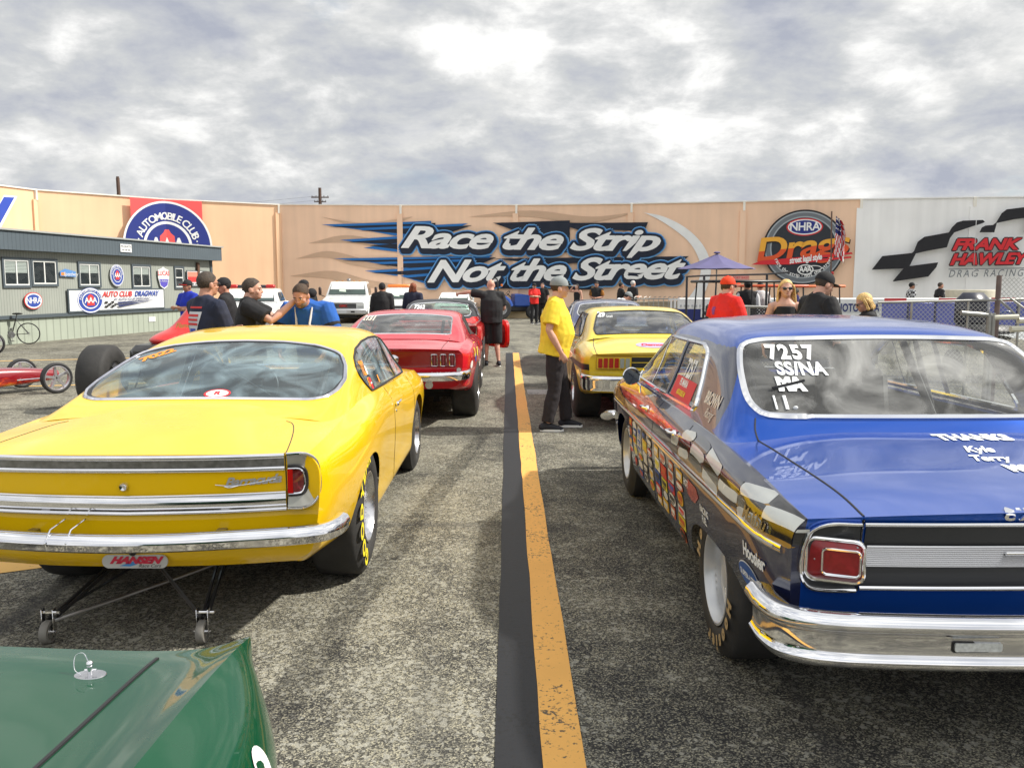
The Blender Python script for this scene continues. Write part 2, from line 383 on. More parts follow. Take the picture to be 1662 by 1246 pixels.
# ------------------------------------------------------------------ asphalt
def asphalt():
    m = bpy.data.materials.new('asphalt'); m.use_nodes = True; nt = m.node_tree; b = nt.nodes['Principled BSDF']; N = nt.nodes.new; L = nt.links.new
    tc = N('ShaderNodeTexCoord'); g = tc.outputs['Object']
    def noise_(sc, det=6, rough=.55, dist=0, scl=(1, 1, 1), off=(0, 0, 0)):
        mp = N('ShaderNodeMapping'); mp.inputs['Scale'].default_value = scl; mp.inputs['Location'].default_value = off; L(g, mp.inputs[0])
        n = N('ShaderNodeTexNoise'); n.inputs['Scale'].default_value = sc; n.inputs['Detail'].default_value = det; n.inputs['Roughness'].default_value = rough; n.inputs['Distortion'].default_value = dist; L(mp.outputs[0], n.inputs[0]); return n.outputs[0]
    def mr(v, a, b_, c, d):
        k = N('ShaderNodeMapRange'); k.inputs[1].default_value = a; k.inputs[2].default_value = b_; k.inputs[3].default_value = c; k.inputs[4].default_value = d; L(v, k.inputs[0]); return k.outputs[0]
    def mix(t, a, b_, fac=1):
        k = N('ShaderNodeMixRGB'); k.blend_type = t
        for i, v in enumerate((fac, a, b_)):
            if isinstance(v, tuple): k.inputs[i].default_value = (*v, 1)
            elif isinstance(v, (int, float)): k.inputs[i].default_value = v
            else: L(v, k.inputs[i])
        return k.outputs[0]
    def mt(op, a, b_):
        k = N('ShaderNodeMath'); k.operation = op
        for i, v in enumerate((a, b_)):
            if isinstance(v, (int, float)): k.inputs[i].default_value = v
            else: L(v, k.inputs[i])
        return k.outputs[0]
    sep = N('ShaderNodeSeparateXYZ'); L(g, sep.inputs[0])
    v1 = N('ShaderNodeTexVoronoi'); v1.inputs['Scale'].default_value = 165; L(g, v1.inputs[0])
    v2 = N('ShaderNodeTexVoronoi'); v2.inputs['Scale'].default_value = 55; L(g, v2.inputs[0])
    stone = N('ShaderNodeSeparateColor'); L(v1.outputs['Color'], stone.inputs[0])
    stone2 = N('ShaderNodeSeparateColor'); L(v2.outputs['Color'], stone2.inputs[0])
    # worn pale patches, more of them left of the stripe
    worn = noise_(.9, 8, .6, .5, (1, .7, 1)); worn2 = noise_(3.5, 7, .62, .3, off=(5, 3, 0))
    side = mt('MULTIPLY', mr(sep.outputs[0], -.4, .5, .03, -.035), mr(sep.outputs[1], 8, 22, 1, .2))
    far = mr(sep.outputs[1], 6, 26, 0, .03)
    w = mt('ADD', mt('ADD', mt('MULTIPLY', worn, .55), mt('MULTIPLY', worn2, .45)), mt('ADD', side, far))
    wf = mr(w, .40, .70, 0, 1)
    # share of light stones grows with wear
    thr = mt('SUBTRACT', .88, mt('MULTIPLY', wf, .44))
    light = mr(mt('SUBTRACT', stone.outputs[0], thr), -.38, .16, 0, 1)
    light2 = mr(mt('SUBTRACT', stone2.outputs[1], mt('ADD', thr, .12)), -.02, .03, 0, 1)
    dark = mix('MIX', (.020, .020, .021), (.10, .095, .075), wf)
    stonec = mix('MIX', (.17, .165, .145), (.42, .39, .28), stone.outputs[1])
    c = mix('MIX', dark, stonec, light)
    c = mix('MIX', c, (.40, .39, .33), mt('MULTIPLY', light2, .55))
    # broad tone for far distance where single stones average out
    tone = mix('MULTIPLY', c, mix('MIX', (.8, .8, .8), (1.2, 1.2, 1.2), noise_(.35, 4)), 1)
    # rubber streaks that run along and across the lane
    stre = mr(noise_(1, 5, .5, .6, (2.2, .16, 1), (3, 1, 0)), .60, .70, 0, .62); str2 = mr(noise_(1, 4, .5, .8, (.22, 1.3, 1), (9, 4, 0)), .62, .72, 0, .5)
    tone = mix('MIX', tone, (.035, .035, .037), stre); tone = mix('MIX', tone, (.045, .045, .047), str2)
    spot = mr(noise_(5, 3, .5, 0, off=(2, 8, 0)), .72, .76, 0, .8)
    tone = mix('MIX', tone, (.02, .02, .02), spot)
    cv = N('ShaderNodeTexVoronoi'); cv.feature = 'DISTANCE_TO_EDGE'; cv.inputs['Scale'].default_value = 5.5; cm = N('ShaderNodeMixRGB'); cm.blend_type = 'LINEAR_LIGHT'; cm.inputs[0].default_value = .18; L(g, cm.inputs[1])
    cn = N('ShaderNodeTexNoise'); cn.inputs['Scale'].default_value = 7; cn.inputs['Detail'].default_value = 5; L(g, cn.inputs[0]); L(cn.outputs['Color'], cm.inputs[2]); L(cm.outputs[0], cv.inputs[0])
    crk = mt('MULTIPLY', mr(cv.outputs['Distance'], 0, .018, 1, 0), mr(noise_(1.3, 3, off=(4, 4, 0)), .5, .62, 0, .75)); tone = mix('MIX', tone, (.012, .012, .012), crk)
    L(tone, b.inputs['Base Color']); b.inputs['Roughness'].default_value = .86; b.inputs['Specular IOR Level'].default_value = .35
    bp = N('ShaderNodeBump'); bp.inputs['Strength'].default_value = .55; bp.inputs['Distance'].default_value = .004
    L(mt('ADD', v1.outputs['Distance'], mt('MULTIPLY', stone.outputs[2], .5)), bp.inputs['Height']); L(bp.outputs[0], b.inputs['Normal'])
    return m
ASPH = asphalt()
g = mesh('ground', [(-400, -60, 0), (400, -60, 0), (400, 700, 0), (-400, 700, 0)], [(0, 1, 2, 3)], ASPH, smooth=0); kind(g, 'structure')
def marking(name, col, pts_quads, z, wear=.55, rough=.7, crackc=(.05, .05, .05), extra=0):
    m = bpy.data.materials.new(name); m.use_nodes = True; nt = m.node_tree; b = nt.nodes['Principled BSDF']; N = nt.nodes.new; L = nt.links.new
    tc = N('ShaderNodeTexCoord'); n = N('ShaderNodeTexNoise'); n.inputs['Scale'].default_value = 45; n.inputs['Detail'].default_value = 6; n.inputs['Roughness'].default_value = .7; L(tc.outputs['Object'], n.inputs[0])
    n2 = N('ShaderNodeTexNoise'); n2.inputs['Scale'].default_value = 2.5; n2.inputs['Detail'].default_value = 5; L(tc.outputs['Object'], n2.inputs[0])
    ad = N('ShaderNodeMath'); ad.operation = 'MULTIPLY_ADD'; L(n2.outputs[0], ad.inputs[0]); ad.inputs[1].default_value = .45; L(n.outputs[0], ad.inputs[2])
    mr = N('ShaderNodeMapRange'); L(ad.outputs[0], mr.inputs[0]); mr.inputs[1].default_value = wear+.27; mr.inputs[2].default_value = wear+.33
    v = N('ShaderNodeMixRGB'); v.inputs[1].default_value = (*[c*.78 for c in col], 1); v.inputs[2].default_value = (*[min(1, c*1.15) for c in col], 1); L(n2.outputs[0], v.inputs[0])
    mx = N('ShaderNodeMixRGB'); L(mr.outputs[0], mx.inputs[0]); L(v.outputs[0], mx.inputs[1]); mx.inputs[2].default_value = (*crackc, 1)
    L(mx.outputs[0], b.inputs['Base Color']); b.inputs['Roughness'].default_value = rough
    bp = N('ShaderNodeBump'); bp.inputs['Strength'].default_value = .4; bp.inputs['Distance'].default_value = .003; L(n.outputs[0], bp.inputs['Height']); L(bp.outputs[0], b.inputs['Normal'])
    vs = []; fs = []
    for q in pts_quads: b_ = len(vs); vs += [(p[0], p[1], z) for p in q]; fs.append(tuple(b_+i for i in range(len(q))))
    return kind(mesh(name, vs, fs, m, smooth=0), 'structure')
def strip(x0, x1, y0, y1, jit=.004, n=60):
    """a long narrow strip with slightly ragged edges, as one polygon"""
    ys = [y0+(y1-y0)*i/n for i in range(n+1)]
    return [(x0+random.uniform(-jit, jit), y) for y in ys]+[(x1+random.uniform(-jit, jit), y) for y in reversed(ys)]
marking('orange_lane_stripe', (.82, .43, .10), [strip(.122, .268, .3, 20.8)], .008, .545, crackc=(.10, .08, .05))
marking('black_sealer_stripe', (.009, .010, .013), [strip(-.042, .122, .3, 20.8)], .004, .52, rough=.6, crackc=(.004, .004, .004))
marking('thin_white_lines', (.45, .45, .43), [[(-30, 21.0), (30, 21.0), (30, 21.06), (-30, 21.06)]], .004, .48)
marking('far_yellow_lines', (.75, .45, .12), [[(-14.5, 17.6), (-6.2, 20.0), (-6.2, 20.12), (-14.5, 17.72)], [(-8, 13.9), (-5.0, 14.6), (-5.0, 14.7), (-8, 14.0)], [(-3.4, 4.55), (-2.62, 4.95), (-2.7, 5.25), (-3.5, 4.85)]], .004, .62)
marking('pale_concrete_band', (.36, .36, .34), [[(.3, 12.9), (3, 12.9), (3, 13.5), (.3, 13.5)]], .004, .50)
def tire_marks():
    q = []
    for (x0, y0, x1, y1, bend, w) in ((-4.9, 3.5, -1.5, 14, .5, .25), (-13, 9, -3, 12.2, .3, .2), (-14, 12, -3.4, 15.3, -.3, .18), (-16, 20.5, -2, 24.5, .8, .3), (-9, 8.2, -2.5, 9.6, .25, .22), (-.9, 3.0, -.25, 9.5, .18, .17)):
        n = 40; a = []; b_ = []
        for i in range(n+1):
            t = i/n; x = x0+(x1-x0)*t; y = y0+(y1-y0)*t+bend*sin(pi*t); dx, dy = x1-x0, y1-y0+bend*pi*cos(pi*t); l = math.hypot(dx, dy); ww = w/2*random.uniform(.85, 1.1)
            a.append((x-dy/l*ww, y+dx/l*ww)); b_.append((x+dy/l*ww, y-dx/l*ww))
        q.append(a+b_[::-1])
    o = marking('tire_marks', (.05, .05, .05), [], .012)
    bpy.data.objects.remove(o)
    m = bpy.data.materials.new('tire_rubber_film'); m.use_nodes = True; nt = m.node_tree; nt.nodes.clear(); N = nt.nodes.new; L = nt.links.new
    o = N('ShaderNodeOutputMaterial'); d = N('ShaderNodeBsdfDiffuse'); d.inputs[0].default_value = (.03, .03, .032, 1); t = N('ShaderNodeBsdfTransparent'); mx = N('ShaderNodeMixShader')
    tc = N('ShaderNodeTexCoord'); n = N('ShaderNodeTexNoise'); n.inputs['Scale'].default_value = 30; n.inputs['Detail'].default_value = 8; n.inputs['Roughness'].default_value = .75; L(tc.outputs['Object'], n.inputs[0])
    mr = N('ShaderNodeMapRange'); mr.inputs[1].default_value = .42; mr.inputs[2].default_value = .6; mr.inputs[3].default_value = .02; mr.inputs[4].default_value = .42; L(n.outputs[0], mr.inputs[0])
    L(mr.outputs[0], mx.inputs[0]); L(t.outputs[0], mx.inputs[1]); L(d.outputs[0], mx.inputs[2]); L(mx.outputs[0], o.inputs[0])
    vs = []; fs = []
    for k, p in enumerate(q): 
        n_ = len(p)//2; b0 = len(vs); vs += [(c[0], c[1], .012+.002*k) for c in p]
        fs += [(b0+i, b0+i+1, b0+2*n_-2-i, b0+2*n_-1-i) for i in range(n_-1)]
    kind(mesh('tire_marks', vs, fs, m, smooth=0), 'structure')
tire_marks()

# ------------------------------------------------------------------ perimeter wall with murals
HW = 5.5
_wpx = [(-400, 262), (-140, 285), (57, 309), (265, 324), (452, 333), (650, 334), (838, 333.5), (1025, 331.5), (1208, 328), (1398, 324), (1582, 321), (1760, 319.5), (2000, 318), (2300, 317)]
WP = []
for x, y in _wpx:
    d = ray(x, y); t = (HW-1.65)/d.z; p = Vector((0, 0, 1.65))+d*t; WP.append((p.x, p.y))
WL = [0]
for a, b in zip(WP[:-1], WP[1:]): WL.append(WL[-1]+math.dist(a, b))
def wall_pt(s, z, h=0):
    k = 0
    while k < len(WP)-2 and s > WL[k+1]: k += 1
    t = (s-WL[k])/(WL[k+1]-WL[k]); a, b = WP[k], WP[k+1]; L_ = WL[k+1]-WL[k]
    nx, ny = (b[1]-a[1])/L_, -(b[0]-a[0])/L_
    return (a[0]+(b[0]-a[0])*t+nx*h, a[1]+(b[1]-a[1])*t+ny*h, z)
def wall_sz(x, y):
    """where the sight line through a photo point meets the wall: (s, z)"""
    d = ray(x, y)
    for k in range(len(WP)-1):
        a, b = WP[k], WP[k+1]; e = (b[0]-a[0], b[1]-a[1]); den = d.x*e[1]-d.y*e[0]
        if abs(den) < 1e-9: continue
        t = (a[0]*e[1]-a[1]*e[0])/den; px, py = d.x*t, d.y*t
        q = ((px-a[0])*e[0]+(py-a[1])*e[1])/(e[0]**2+e[1]**2)
        if t > 0 and -1e-6 <= q <= 1: return WL[k]+q*(WL[k+1]-WL[k]), 1.65+d.z*t
def stucco(name, col, var=.07):
    m = mat(name, col, .9, var=0); nt = m.node_tree; b = nt.nodes['Principled BSDF']; N = nt.nodes.new; L = nt.links.new
    tc = N('ShaderNodeTexCoord'); n1 = N('ShaderNodeTexNoise'); n1.inputs['Scale'].default_value = .6; n1.inputs['Detail'].default_value = 7; L(tc.outputs['Object'], n1.inputs[0])
    mp = N('ShaderNodeMapping'); mp.inputs['Scale'].default_value = (3, 3, .18); L(tc.outputs['Object'], mp.inputs[0])
    n2 = N('ShaderNodeTexNoise'); n2.inputs['Scale'].default_value = 1; n2.inputs['Detail'].default_value = 6; L(mp.outputs[0], n2.inputs[0])
    ad = N('ShaderNodeMath'); ad.operation = 'ADD'; L(n1.outputs[0], ad.inputs[0]); L(n2.outputs[0], ad.inputs[1])
    mr = N('ShaderNodeMapRange'); mr.inputs[1].default_value = .7; mr.inputs[2].default_value = 1.3; mr.inputs[3].default_value = 1-var; mr.inputs[4].default_value = 1+var; L(ad.outputs[0], mr.inputs[0])
    mx = N('ShaderNodeMixRGB'); mx.blend_type = 'MULTIPLY'; mx.inputs[0].default_value = 1; mx.inputs[1].default_value = (*col, 1); L(mr.outputs[0], mx.inputs[2]); L(mx.outputs[0], b.inputs['Base Color'])
    return m
TAN_L = stucco('tan_wall_paint', (.86, .56, .35)); TAN_M = stucco('pale_tan_wall_paint', (.88, .61, .43)); PALEW = stucco('off_white_wall_paint', (.90, .90, .89)); CREAM = stucco('cream_wall_base', (.80, .63, .38)); WCOP = stucco('wall_coping', (.85, .82, .74))
wall = thing('perimeter_wall', 'long curved concrete wall painted tan and white with racing murals along the back of the lot', 'wall', (0, 0, 0))
def wall_strip(s0, s1, z0, z1, h0, h1, name, m):
    mb = MB(); ss = [s0]+[w for w in WL if s0 < w < s1]+[s1]
    vs = []; 
    for s in ss: vs += [wall_pt(s, z0, h0), wall_pt(s, z1, h0), wall_pt(s, z1, h1), wall_pt(s, z0, h1)]
    fs = []
    for i in range(len(ss)-1):
        for q in range(4): fs.append((i*4+q, i*4+(q+1) % 4, i*4+4+(q+1) % 4, i*4+4+q))
    fs += [(0, 3, 2, 1), tuple(len(vs)-4+q for q in range(4))]
    return mesh(name, vs, fs, m, wall, 0)
for k in range(len(WP)-1):
    m = TAN_L if k < 4 else (TAN_M if k < 9 else PALEW)
    g_ = .035
    wall_strip(WL[k]+g_, WL[k+1]-g_, 0, HW-.001*(k % 2), 0, -.3, 'wall_panel', m)
    if k: wall_strip(WL[k]-.18, WL[k]+.10, .0, HW-.38, .08, -.05, 'pilaster', TAN_L if k < 5 else (TAN_M if k < 9 else PALEW))
    if k: wall_strip(WL[k]-.05, WL[k]+.06, HW-.40, HW+.03, .1, -.05, 'coping_notch', WCOP)
wall_strip(WL[0], WL[9], HW, HW+.05, .06, -.34, 'coping', WCOP); wall_strip(WL[9], WL[-1], HW, HW+.05, .06, -.34, 'coping', PALEW)
wall_strip(WL[0], WL[-1], 0, .50, .30, .002, 'base_barrier', CREAM); wall_strip(WL[0], WL[-1], .50, .56, .36, -.02, 'barrier_cap', mat('barrier_cap_grey', (.42, .40, .36), .9))
# --- mural painting on the wall
from mathutils.geometry import tessellate_polygon
def tri(vs, fs):
    o = []
    for f in fs:
        if len(f) < 4: o.append(tuple(f)); continue
        for t in tessellate_polygon([[Vector(tuple(vs[i])) for i in f]]): o.append(tuple(f[k] for k in t))
    return o
class Mural:
    def __init__(s, h0=.012, st=.0035): s.h = h0; s.st = st
    def put(s, name, mf, m, fn, h=None, sub=None):
        """mf: flat mesh in mural units; fn maps (u, v) to (s, z)"""
        if h is None: s.h += s.st; h = s.h
        q = [(*fn(v[0], v[1]), 0) for v in mf[0]]; f = tri(q, mf[1])
        for w in WL:
            ds_ = np.array([p[0] for p in q])-w
            if ds_.min() < -.01 and ds_.max() > .01: a_, b_ = clip(q, f, ds_); q, f = joinm(a_, b_); 
        c_ = [0]*len(q)
        for g_ in f:
            mid = sum(q[i][0] for i in g_)/len(g_)
            for i in g_: c_[i] = mid
        return mesh(name, [wall_pt(p[0]+(1e-4 if c_[i] > p[0] else -1e-4), p[1], h) for i, p in enumerate(q)], f, m, wall, 0)
def px2(*p): return [wall_sz(*q) for q in p]
ident = lambda u, v: (u, v)
PB = lambda n, c, **k: mat(n, c, .8, var=.05, vscale=2, **k)
NAVY = PB('mural_navy', (.012, .018, .035)); BLUEM = PB('mural_blue', (.02, .16, .46)); BLUEL = PB('mural_light_blue', (.18, .42, .72)); MWHT = PB('mural_white', (.82, .83, .82)); MGRY = PB('mural_beige_wave', (.60, .41, .28)); MRED = PB('mural_red', (.66, .03, .04)); MBLK = PB('mural_black', (.018, .018, .022)); MBLUE = PB('mural_royal_blue', (.02, .035, .22)); MCORAL = PB('mural_coral', (.80, .10, .10)); MYEL = PB('mural_yellow', (.85, .42, .05)); MORG = PB('mural_orange', (.72, .10, .03)); MGREY = PB('mural_grey', (.16, .18, .20)); MLGREY = PB('mural_light_grey', (.36, .40, .43))
mu = Mural()
def polyw(name, pts, m, curve=None):
    q = [wall_sz(*p) for p in pts]
    if curve:
        q = [tuple(v) for v in spl(q+[q[0]], curve)][:-1]
    # fan-free: let the n-gon triangulate, follow wall by splitting at joints is negligible
    return mu.put(name, flatpoly(q), m, ident)
# soft waves
for pts in ([(500, 395), (560, 382), (640, 392), (720, 380), (640, 402), (560, 394)], [(470, 448), (540, 440), (600, 455), (700, 470), (590, 466), (530, 452)], [(480, 420), (530, 408), (580, 418), (650, 440), (570, 430), (530, 418)], [(760, 352), (860, 342), (960, 352), (1030, 345), (950, 362), (860, 352)], [(520, 352), (590, 362), (670, 352), (600, 370)]):
    polyw('mural_wave', pts, MGRY, 6)
def band(outer, inner): return list(outer)+list(reversed(inner))
o_ = [(1045, 345), (1075, 351), (1110, 368), (1135, 390), (1150, 415), (1154, 440), (1146, 470), (1132, 496)]; i_ = [(1045, 345), (1070, 357), (1100, 377), (1120, 395), (1134, 420), (1137, 442), (1127, 470), (1105, 497)]
oo = [wall_sz(*p) for p in o_]; ii = [wall_sz(*p) for p in i_]; oo = spl(oo, 6); ii = spl(ii, 6)
nn = len(oo); mu.put('mural_arc', ([(*p, 0) for p in oo]+[(*p, 0) for p in ii], [(i, i+1, nn+i+1, nn+i) for i in range(nn-1)]), MWHT, ident)
# speed streaks (blue edge, navy core)
def streak(pts, w=.10):
    q = [wall_sz(*p) for p in pts]
    c = (sum(p[0] for p in q)/len(q), sum(p[1] for p in q)/len(q))
    mu.put('mural_streak', flatpoly([(p[0], p[1]+(w if p[1] > c[1] else -w)) for p in q]), BLUEM, ident)
    mu.put('mural_streak', flatpoly([(c[0]+(p[0]-c[0])*.98+.25, p[1]) for p in q]), NAVY, ident)
for pts in ([(522, 368), (700, 362), (700, 378), (600, 372)], [(575, 374), (760, 366), (700, 385), (640, 379)], [(552, 393), (660, 386), (670, 404), (640, 397)], [(590, 399), (700, 390), (655, 407)],
            [(542, 423), (800, 418), (760, 434), (650, 427)], [(600, 429), (760, 424), (720, 442)], [(592, 443), (705, 436), (705, 452), (660, 447)], [(650, 451), (730, 444), (700, 460)]):
    streak(pts)
def slogan(text, x0, x1, yb, yt, slope=0, segs=None):
    """a fat slanted line of lettering between two photo points, navy body, blue rim"""
    v, f = textmesh(text, 1, .42, .022, .93, res=4); v = np.array(v)
    w = v[:, 0].max()-v[:, 0].min()
    s0, z0 = wall_sz(x0, yb); s1, z1 = wall_sz(x1, yb+slope); _, zt = wall_sz(x0, yt)
    k = (s1-s0)/w; u0 = v[:, 0].min(); vh = (zt-z0)/.74
    bl = -.36
    fn = lambda u, q: (s0+(u-u0)*k, z0+(q-bl)*vh+(z1-z0)*(u-u0)/w)
    def stamp(name, m, offs):
        V_ = []; F2 = []; base = mu.h
        for i, (dx, dz) in enumerate(offs):
            b = len(V_); V_ += [wall_pt(fn(p[0], p[1])[0]+dx, fn(p[0], p[1])[1]+dz, base+.002+i*.0006) for p in v]; F2 += [tuple(i2+b for i2 in g) for g in f]
        mu.h = base+.003+len(offs)*.0006
        mesh(name, V_, F2, m, wall, 0)
    circ = lambda r, n, cx=0, cz=0: [(cx+r*cos(2*pi*i/n), cz+r*sin(2*pi*i/n)) for i in range(n)]
    stamp('mural_letter_rim', BLUEL, circ(.235, 14, .05, -.12)+circ(.2, 12, 0, .0)); stamp('mural_letter_rim', BLUEM, circ(.185, 14, .05, -.12)+circ(.165, 12, 0, .0))
    stamp('mural_letter_shade', NAVY, circ(.13, 12, 0, 0)+circ(.14, 12, .05, -.14)+[(.02, -.08), (.04, -.18), (.05, -.24)])
    stamp('mural_letter', MWHT, [(0, 0), (.02, 0), (-.02, .01), (0, .025)])
# navy bars that tie the words together
for a, b in (([(800, 362), (925, 358), (925, 408), (880, 410), (865, 385)], 0), ([(905, 362), (1000, 362), (985, 372), (940, 374)], 0), ([(815, 400), (880, 400), (960, 404), (900, 412)], 0), ([(800, 420), (940, 418), (990, 422), (900, 430)], 0), ([(930, 418), (1118, 416), (1095, 436), (960, 428)], 0), ([(812, 452), (960, 452), (960, 470), (810, 468)], 0), ([(960, 362), (1052, 361), (1046, 376), (970, 372)], 0)):
    polyw('mural_bar', a, NAVY)
slogan('Race the Strip', 652, 1072, 404.5, 369, slope=5.5)
slogan('Not the Street', 695, 1112, 460.5, 424.5, slope=-6)
# automobile club roundel
cs, cz = wall_sz(269, 400); rad = 2.02
pr = px2((210, 321), (325, 326))
mu.put('mural_red_field', rect(cs-1.62, 3.2, cs+1.62, HW-.02), MCORAL, ident)
def disc_at(r, m, name='mural_roundel'): mu.put(name, disc(cs, cz, r, r, 72), m, ident)
disc_at(2.02, MWHT); disc_at(1.93, MBLUE); disc_at(1.12, MWHT); disc_at(1.0, MBLUE)
v, f = arctext('· AUTOMOBILE CLUB · OF', 1.34, R(168), R(8.6), .46, .008); mu.put('mural_lettering', ([(p[0]+cs, p[1]+cz, 0) for p in v], f), MWHT, ident)
mu.put('mural_bell', flatpoly([(cs-.42, cz-.6), (cs-.36, cz+.45), (cs-.2, cz+.6), (cs-.12, cz+.75), (cs+.12, cz+.75), (cs+.2, cz+.6), (cs+.36, cz+.45), (cs+.42, cz-.6)]), MCORAL, ident)
v, f = textmesh('AAA', 1.05, 0, .03, .95); mu.put('mural_lettering', ([(p[0]*.8+cs, p[1]+cz-.05, 0) for p in v], f), MWHT, ident)
# the end of a painted word at the far left
polyw('mural_white_edge', [(-30, 372), (-8, 372), (20, 319), (-2, 317)], MWHT); polyw('mural_stroke', [(-30, 368), (-11, 368), (15, 321), (-2, 320)], PB('mural_cobalt', (.03, .07, .42)))
# round tyre emblem
ds, dz = wall_sz(1303, 402)
def e_(rx, ry, m, name='mural_tyre', dx=0, dy=0): mu.put(name, disc(ds+dx, dz+dy, rx, ry, 64), m, ident)
e_(1.80, 1.72, MBLK); e_(1.72, 1.64, MLGREY); e_(1.66, 1.58, MGREY); e_(1.48, 1.42, MLGREY); e_(1.42, 1.36, PB('mural_charcoal', (.03, .035, .045)))
e_(.80, .40, MRED, 'mural_oval', .02, .93); e_(.74, .35, MWHT, 'mural_oval', .02, .93); e_(.68, .30, MBLUE, 'mural_oval', .02, .93)
v, f = textmesh('NHRA', .52, 0, .012, .95); mu.put('mural_lettering', ([(p[0]*.95+ds+.02, p[1]+dz+.93, 0) for p in v], f), MWHT, ident)
v, f = textmesh('Drags', 1.55, .12, .035, .92, res=5); v = np.array(v); v[:, 0] *= 4.05/(v[:, 0].max()-v[:, 0].min()); cxm = (v[:, 0].max()+v[:, 0].min())/2
dv = [(p[0]-cxm+ds-.02, p[1]*.95+dz+.02+.09*(p[0]-cxm), 0) for p in v]
mu.put('mural_word_shade', ([(p[0]+.04, p[1]-.07, 0) for p in dv], f), MBLK, ident)
inn, out = clip(dv, f, -np.array([p[1]-(dz+.02+.10*(p[0]-ds)) for p in dv])); mu.put('mural_word', inn, MYEL, ident); mu.put('mural_word', out, MORG, ident)
mu.put('mural_flash', flatpoly([(ds-2.3, dz-.78), (ds-1.9, dz-.60), (ds+2.1, dz-.24), (ds+2.15, dz-.32), (ds-.4, dz-.62), (ds+2.1, dz-.42), (ds+2.1, dz-.50), (ds-.6, dz-.78)]), MRED, ident)
v, f = textmesh('street legal style', .40, 0, .012, .9); mu.put('mural_lettering', ([(p[0]*.62+ds+.12, p[1]+dz-.52+.08*p[0], 0) for p in v], f), MWHT, ident)
mu.put('mural_emblem', ring(ds+.12, dz-1.02, .36, .24, .05), MWHT, ident); mu.put('mural_emblem', ring(ds+.5, dz-.95, .34, .13, .035), MWHT, ident)
v, f = textmesh('AAA', .38, 0, .012, .8); mu.put('mural_lettering', ([(p[0]*.8+ds+.12, p[1]+dz-1.02, 0) for p in v], f), MWHT, ident)
v, f = arctext('race the strip · not the street', 1.30, R(205), R(4.4), .24, .004, out=False); mu.put('mural_lettering', ([(p[0]+ds, p[1]+dz, 0) for p in v], f), MWHT, ident)
# driving-school mural on the white part
FL = [[(1412, 438), (1429, 416), (1477, 411), (1480, 408), (1486, 393), (1497, 385), (1536, 378), (1541, 370), (1549, 362), (1559, 359), (1590, 358), (1593, 361), (1590, 363), (1545, 378), (1538, 387), (1533, 402), (1500, 408), (1483, 412), (1473, 432), (1519, 426), (1516, 434), (1503, 449), (1447, 457), (1446, 456), (1463, 436)],
      [(1584, 378), (1588, 370), (1594, 367), (1606, 366), (1611, 362), (1620, 347), (1628, 341), (1700, 332), (1700, 350), (1640, 357), (1612, 363), (1608, 378)], [(1655, 377), (1664, 360), (1680, 352), (1720, 345), (1720, 370), (1680, 374)]]
for pts in FL: polyw('mural_flag', pts, MBLK)
def word(text, p0, p1, ptop, m, bold, shear, rim=None, sp=1):
    v, f = textmesh(text, 1, shear, bold, sp); v = np.array(v); w = v[:, 0].max()-v[:, 0].min(); h = v[:, 1].max()-v[:, 1].min()
    s0, z0 = wall_sz(*p0); s1, z1 = wall_sz(*p1); zt = wall_sz(*ptop)[1]
    q = [(s0+(p[0]-v[:, 0].min())/w*(s1-s0), z0+(p[1]-v[:, 1].min())/h*(zt-z0)+(z1-z0)*(p[0]-v[:, 0].min())/w, 0) for p in v]
    if rim:
        for dx, dy in ((.05, 0), (-.05, 0), (0, .05), (0, -.05), (.04, .04), (-.04, -.04)): mu.h += .0; mu.put('mural_word_rim', ([(p[0]+dx, p[1]+dy, 0) for p in q], f), rim, ident)
    mu.put('mural_word', (q, f), m, ident)
word('FRANK', (1541, 407), (1652, 406), (1546, 388), MRED, .045, .3, MBLK, .95); word('HAWLEY', (1537, 431), (1664, 429), (1542, 412), MRED, .045, .3, MBLK, .95)
polyw('mural_rule', [(1535, 436.4), (1670, 434.6), (1670, 436), (1535, 437.8)], MGREY); word('DRAG RACING', (1535, 450), (1654, 448.5), (1537, 438.5), MGREY, .004, .25, None, 1.35)
v, f = textmesh('FORT SHOT', .3, 0, .004); s_, z_ = wall_sz(1202, 451)
mu.put('painted_notice', rect(s_-.32*1.2, z_-.1, s_+.38, z_+.1), PB('notice_pink', (.7, .35, .3)), ident); mu.put('painted_notice_lettering', ([(p[0]*.45+s_, p[1]*.45+z_, 0) for p in v], f), MRED, ident)
# ------------------------------------------------------------------ car building kit.  Local axes: x right, y forward (0 at the tail), z up
def full_section(y, pts):
    """pts: half section from rocker to centre; each (x, z) or (x, z, dy)"""
    return [(p[0], y+(p[2] if len(p) > 2 else 0), p[1]) for p in pts]
def shell_grid(stations, pr, pc, cr=(), cc=()):
    net = mirror_net([full_section(y, p) for y, p in stations]); k = len(stations[0][1])
    cc2 = set(cc) | {2*(k-1)-c for c in cc}
    return patch(net, pr, pc, cr, sorted(cc2))
def grid_mesh(G): nr, nc = G.shape[:2]; return [tuple(p) for p in G.reshape(-1, 3)], gridfaces(nr, nc)
def cap_from_row(row, js, tail=True, blend=.25):
    """close the end of a shell: row = evaluated full section, js = index where the side meets the deck"""
    n = len(row); top = row[js:n-js]; z5 = row[js][2]; y5 = row[js][1]; w5 = max(abs(row[js][0]), 1e-6)
    rows = []
    for j in range(js+1):
        w = abs(row[j][0]); b = (j/js)**2 if js else 1
        rows.append([(p[0]/w5*w, row[j][1]+(p[1]-y5), row[j][2]+(p[2]-z5)*b) for p in top])
    G = np.array(rows); v, f = grid_mesh(G)
    if not tail: f = [tuple(reversed(q)) for q in f]
    return v, f
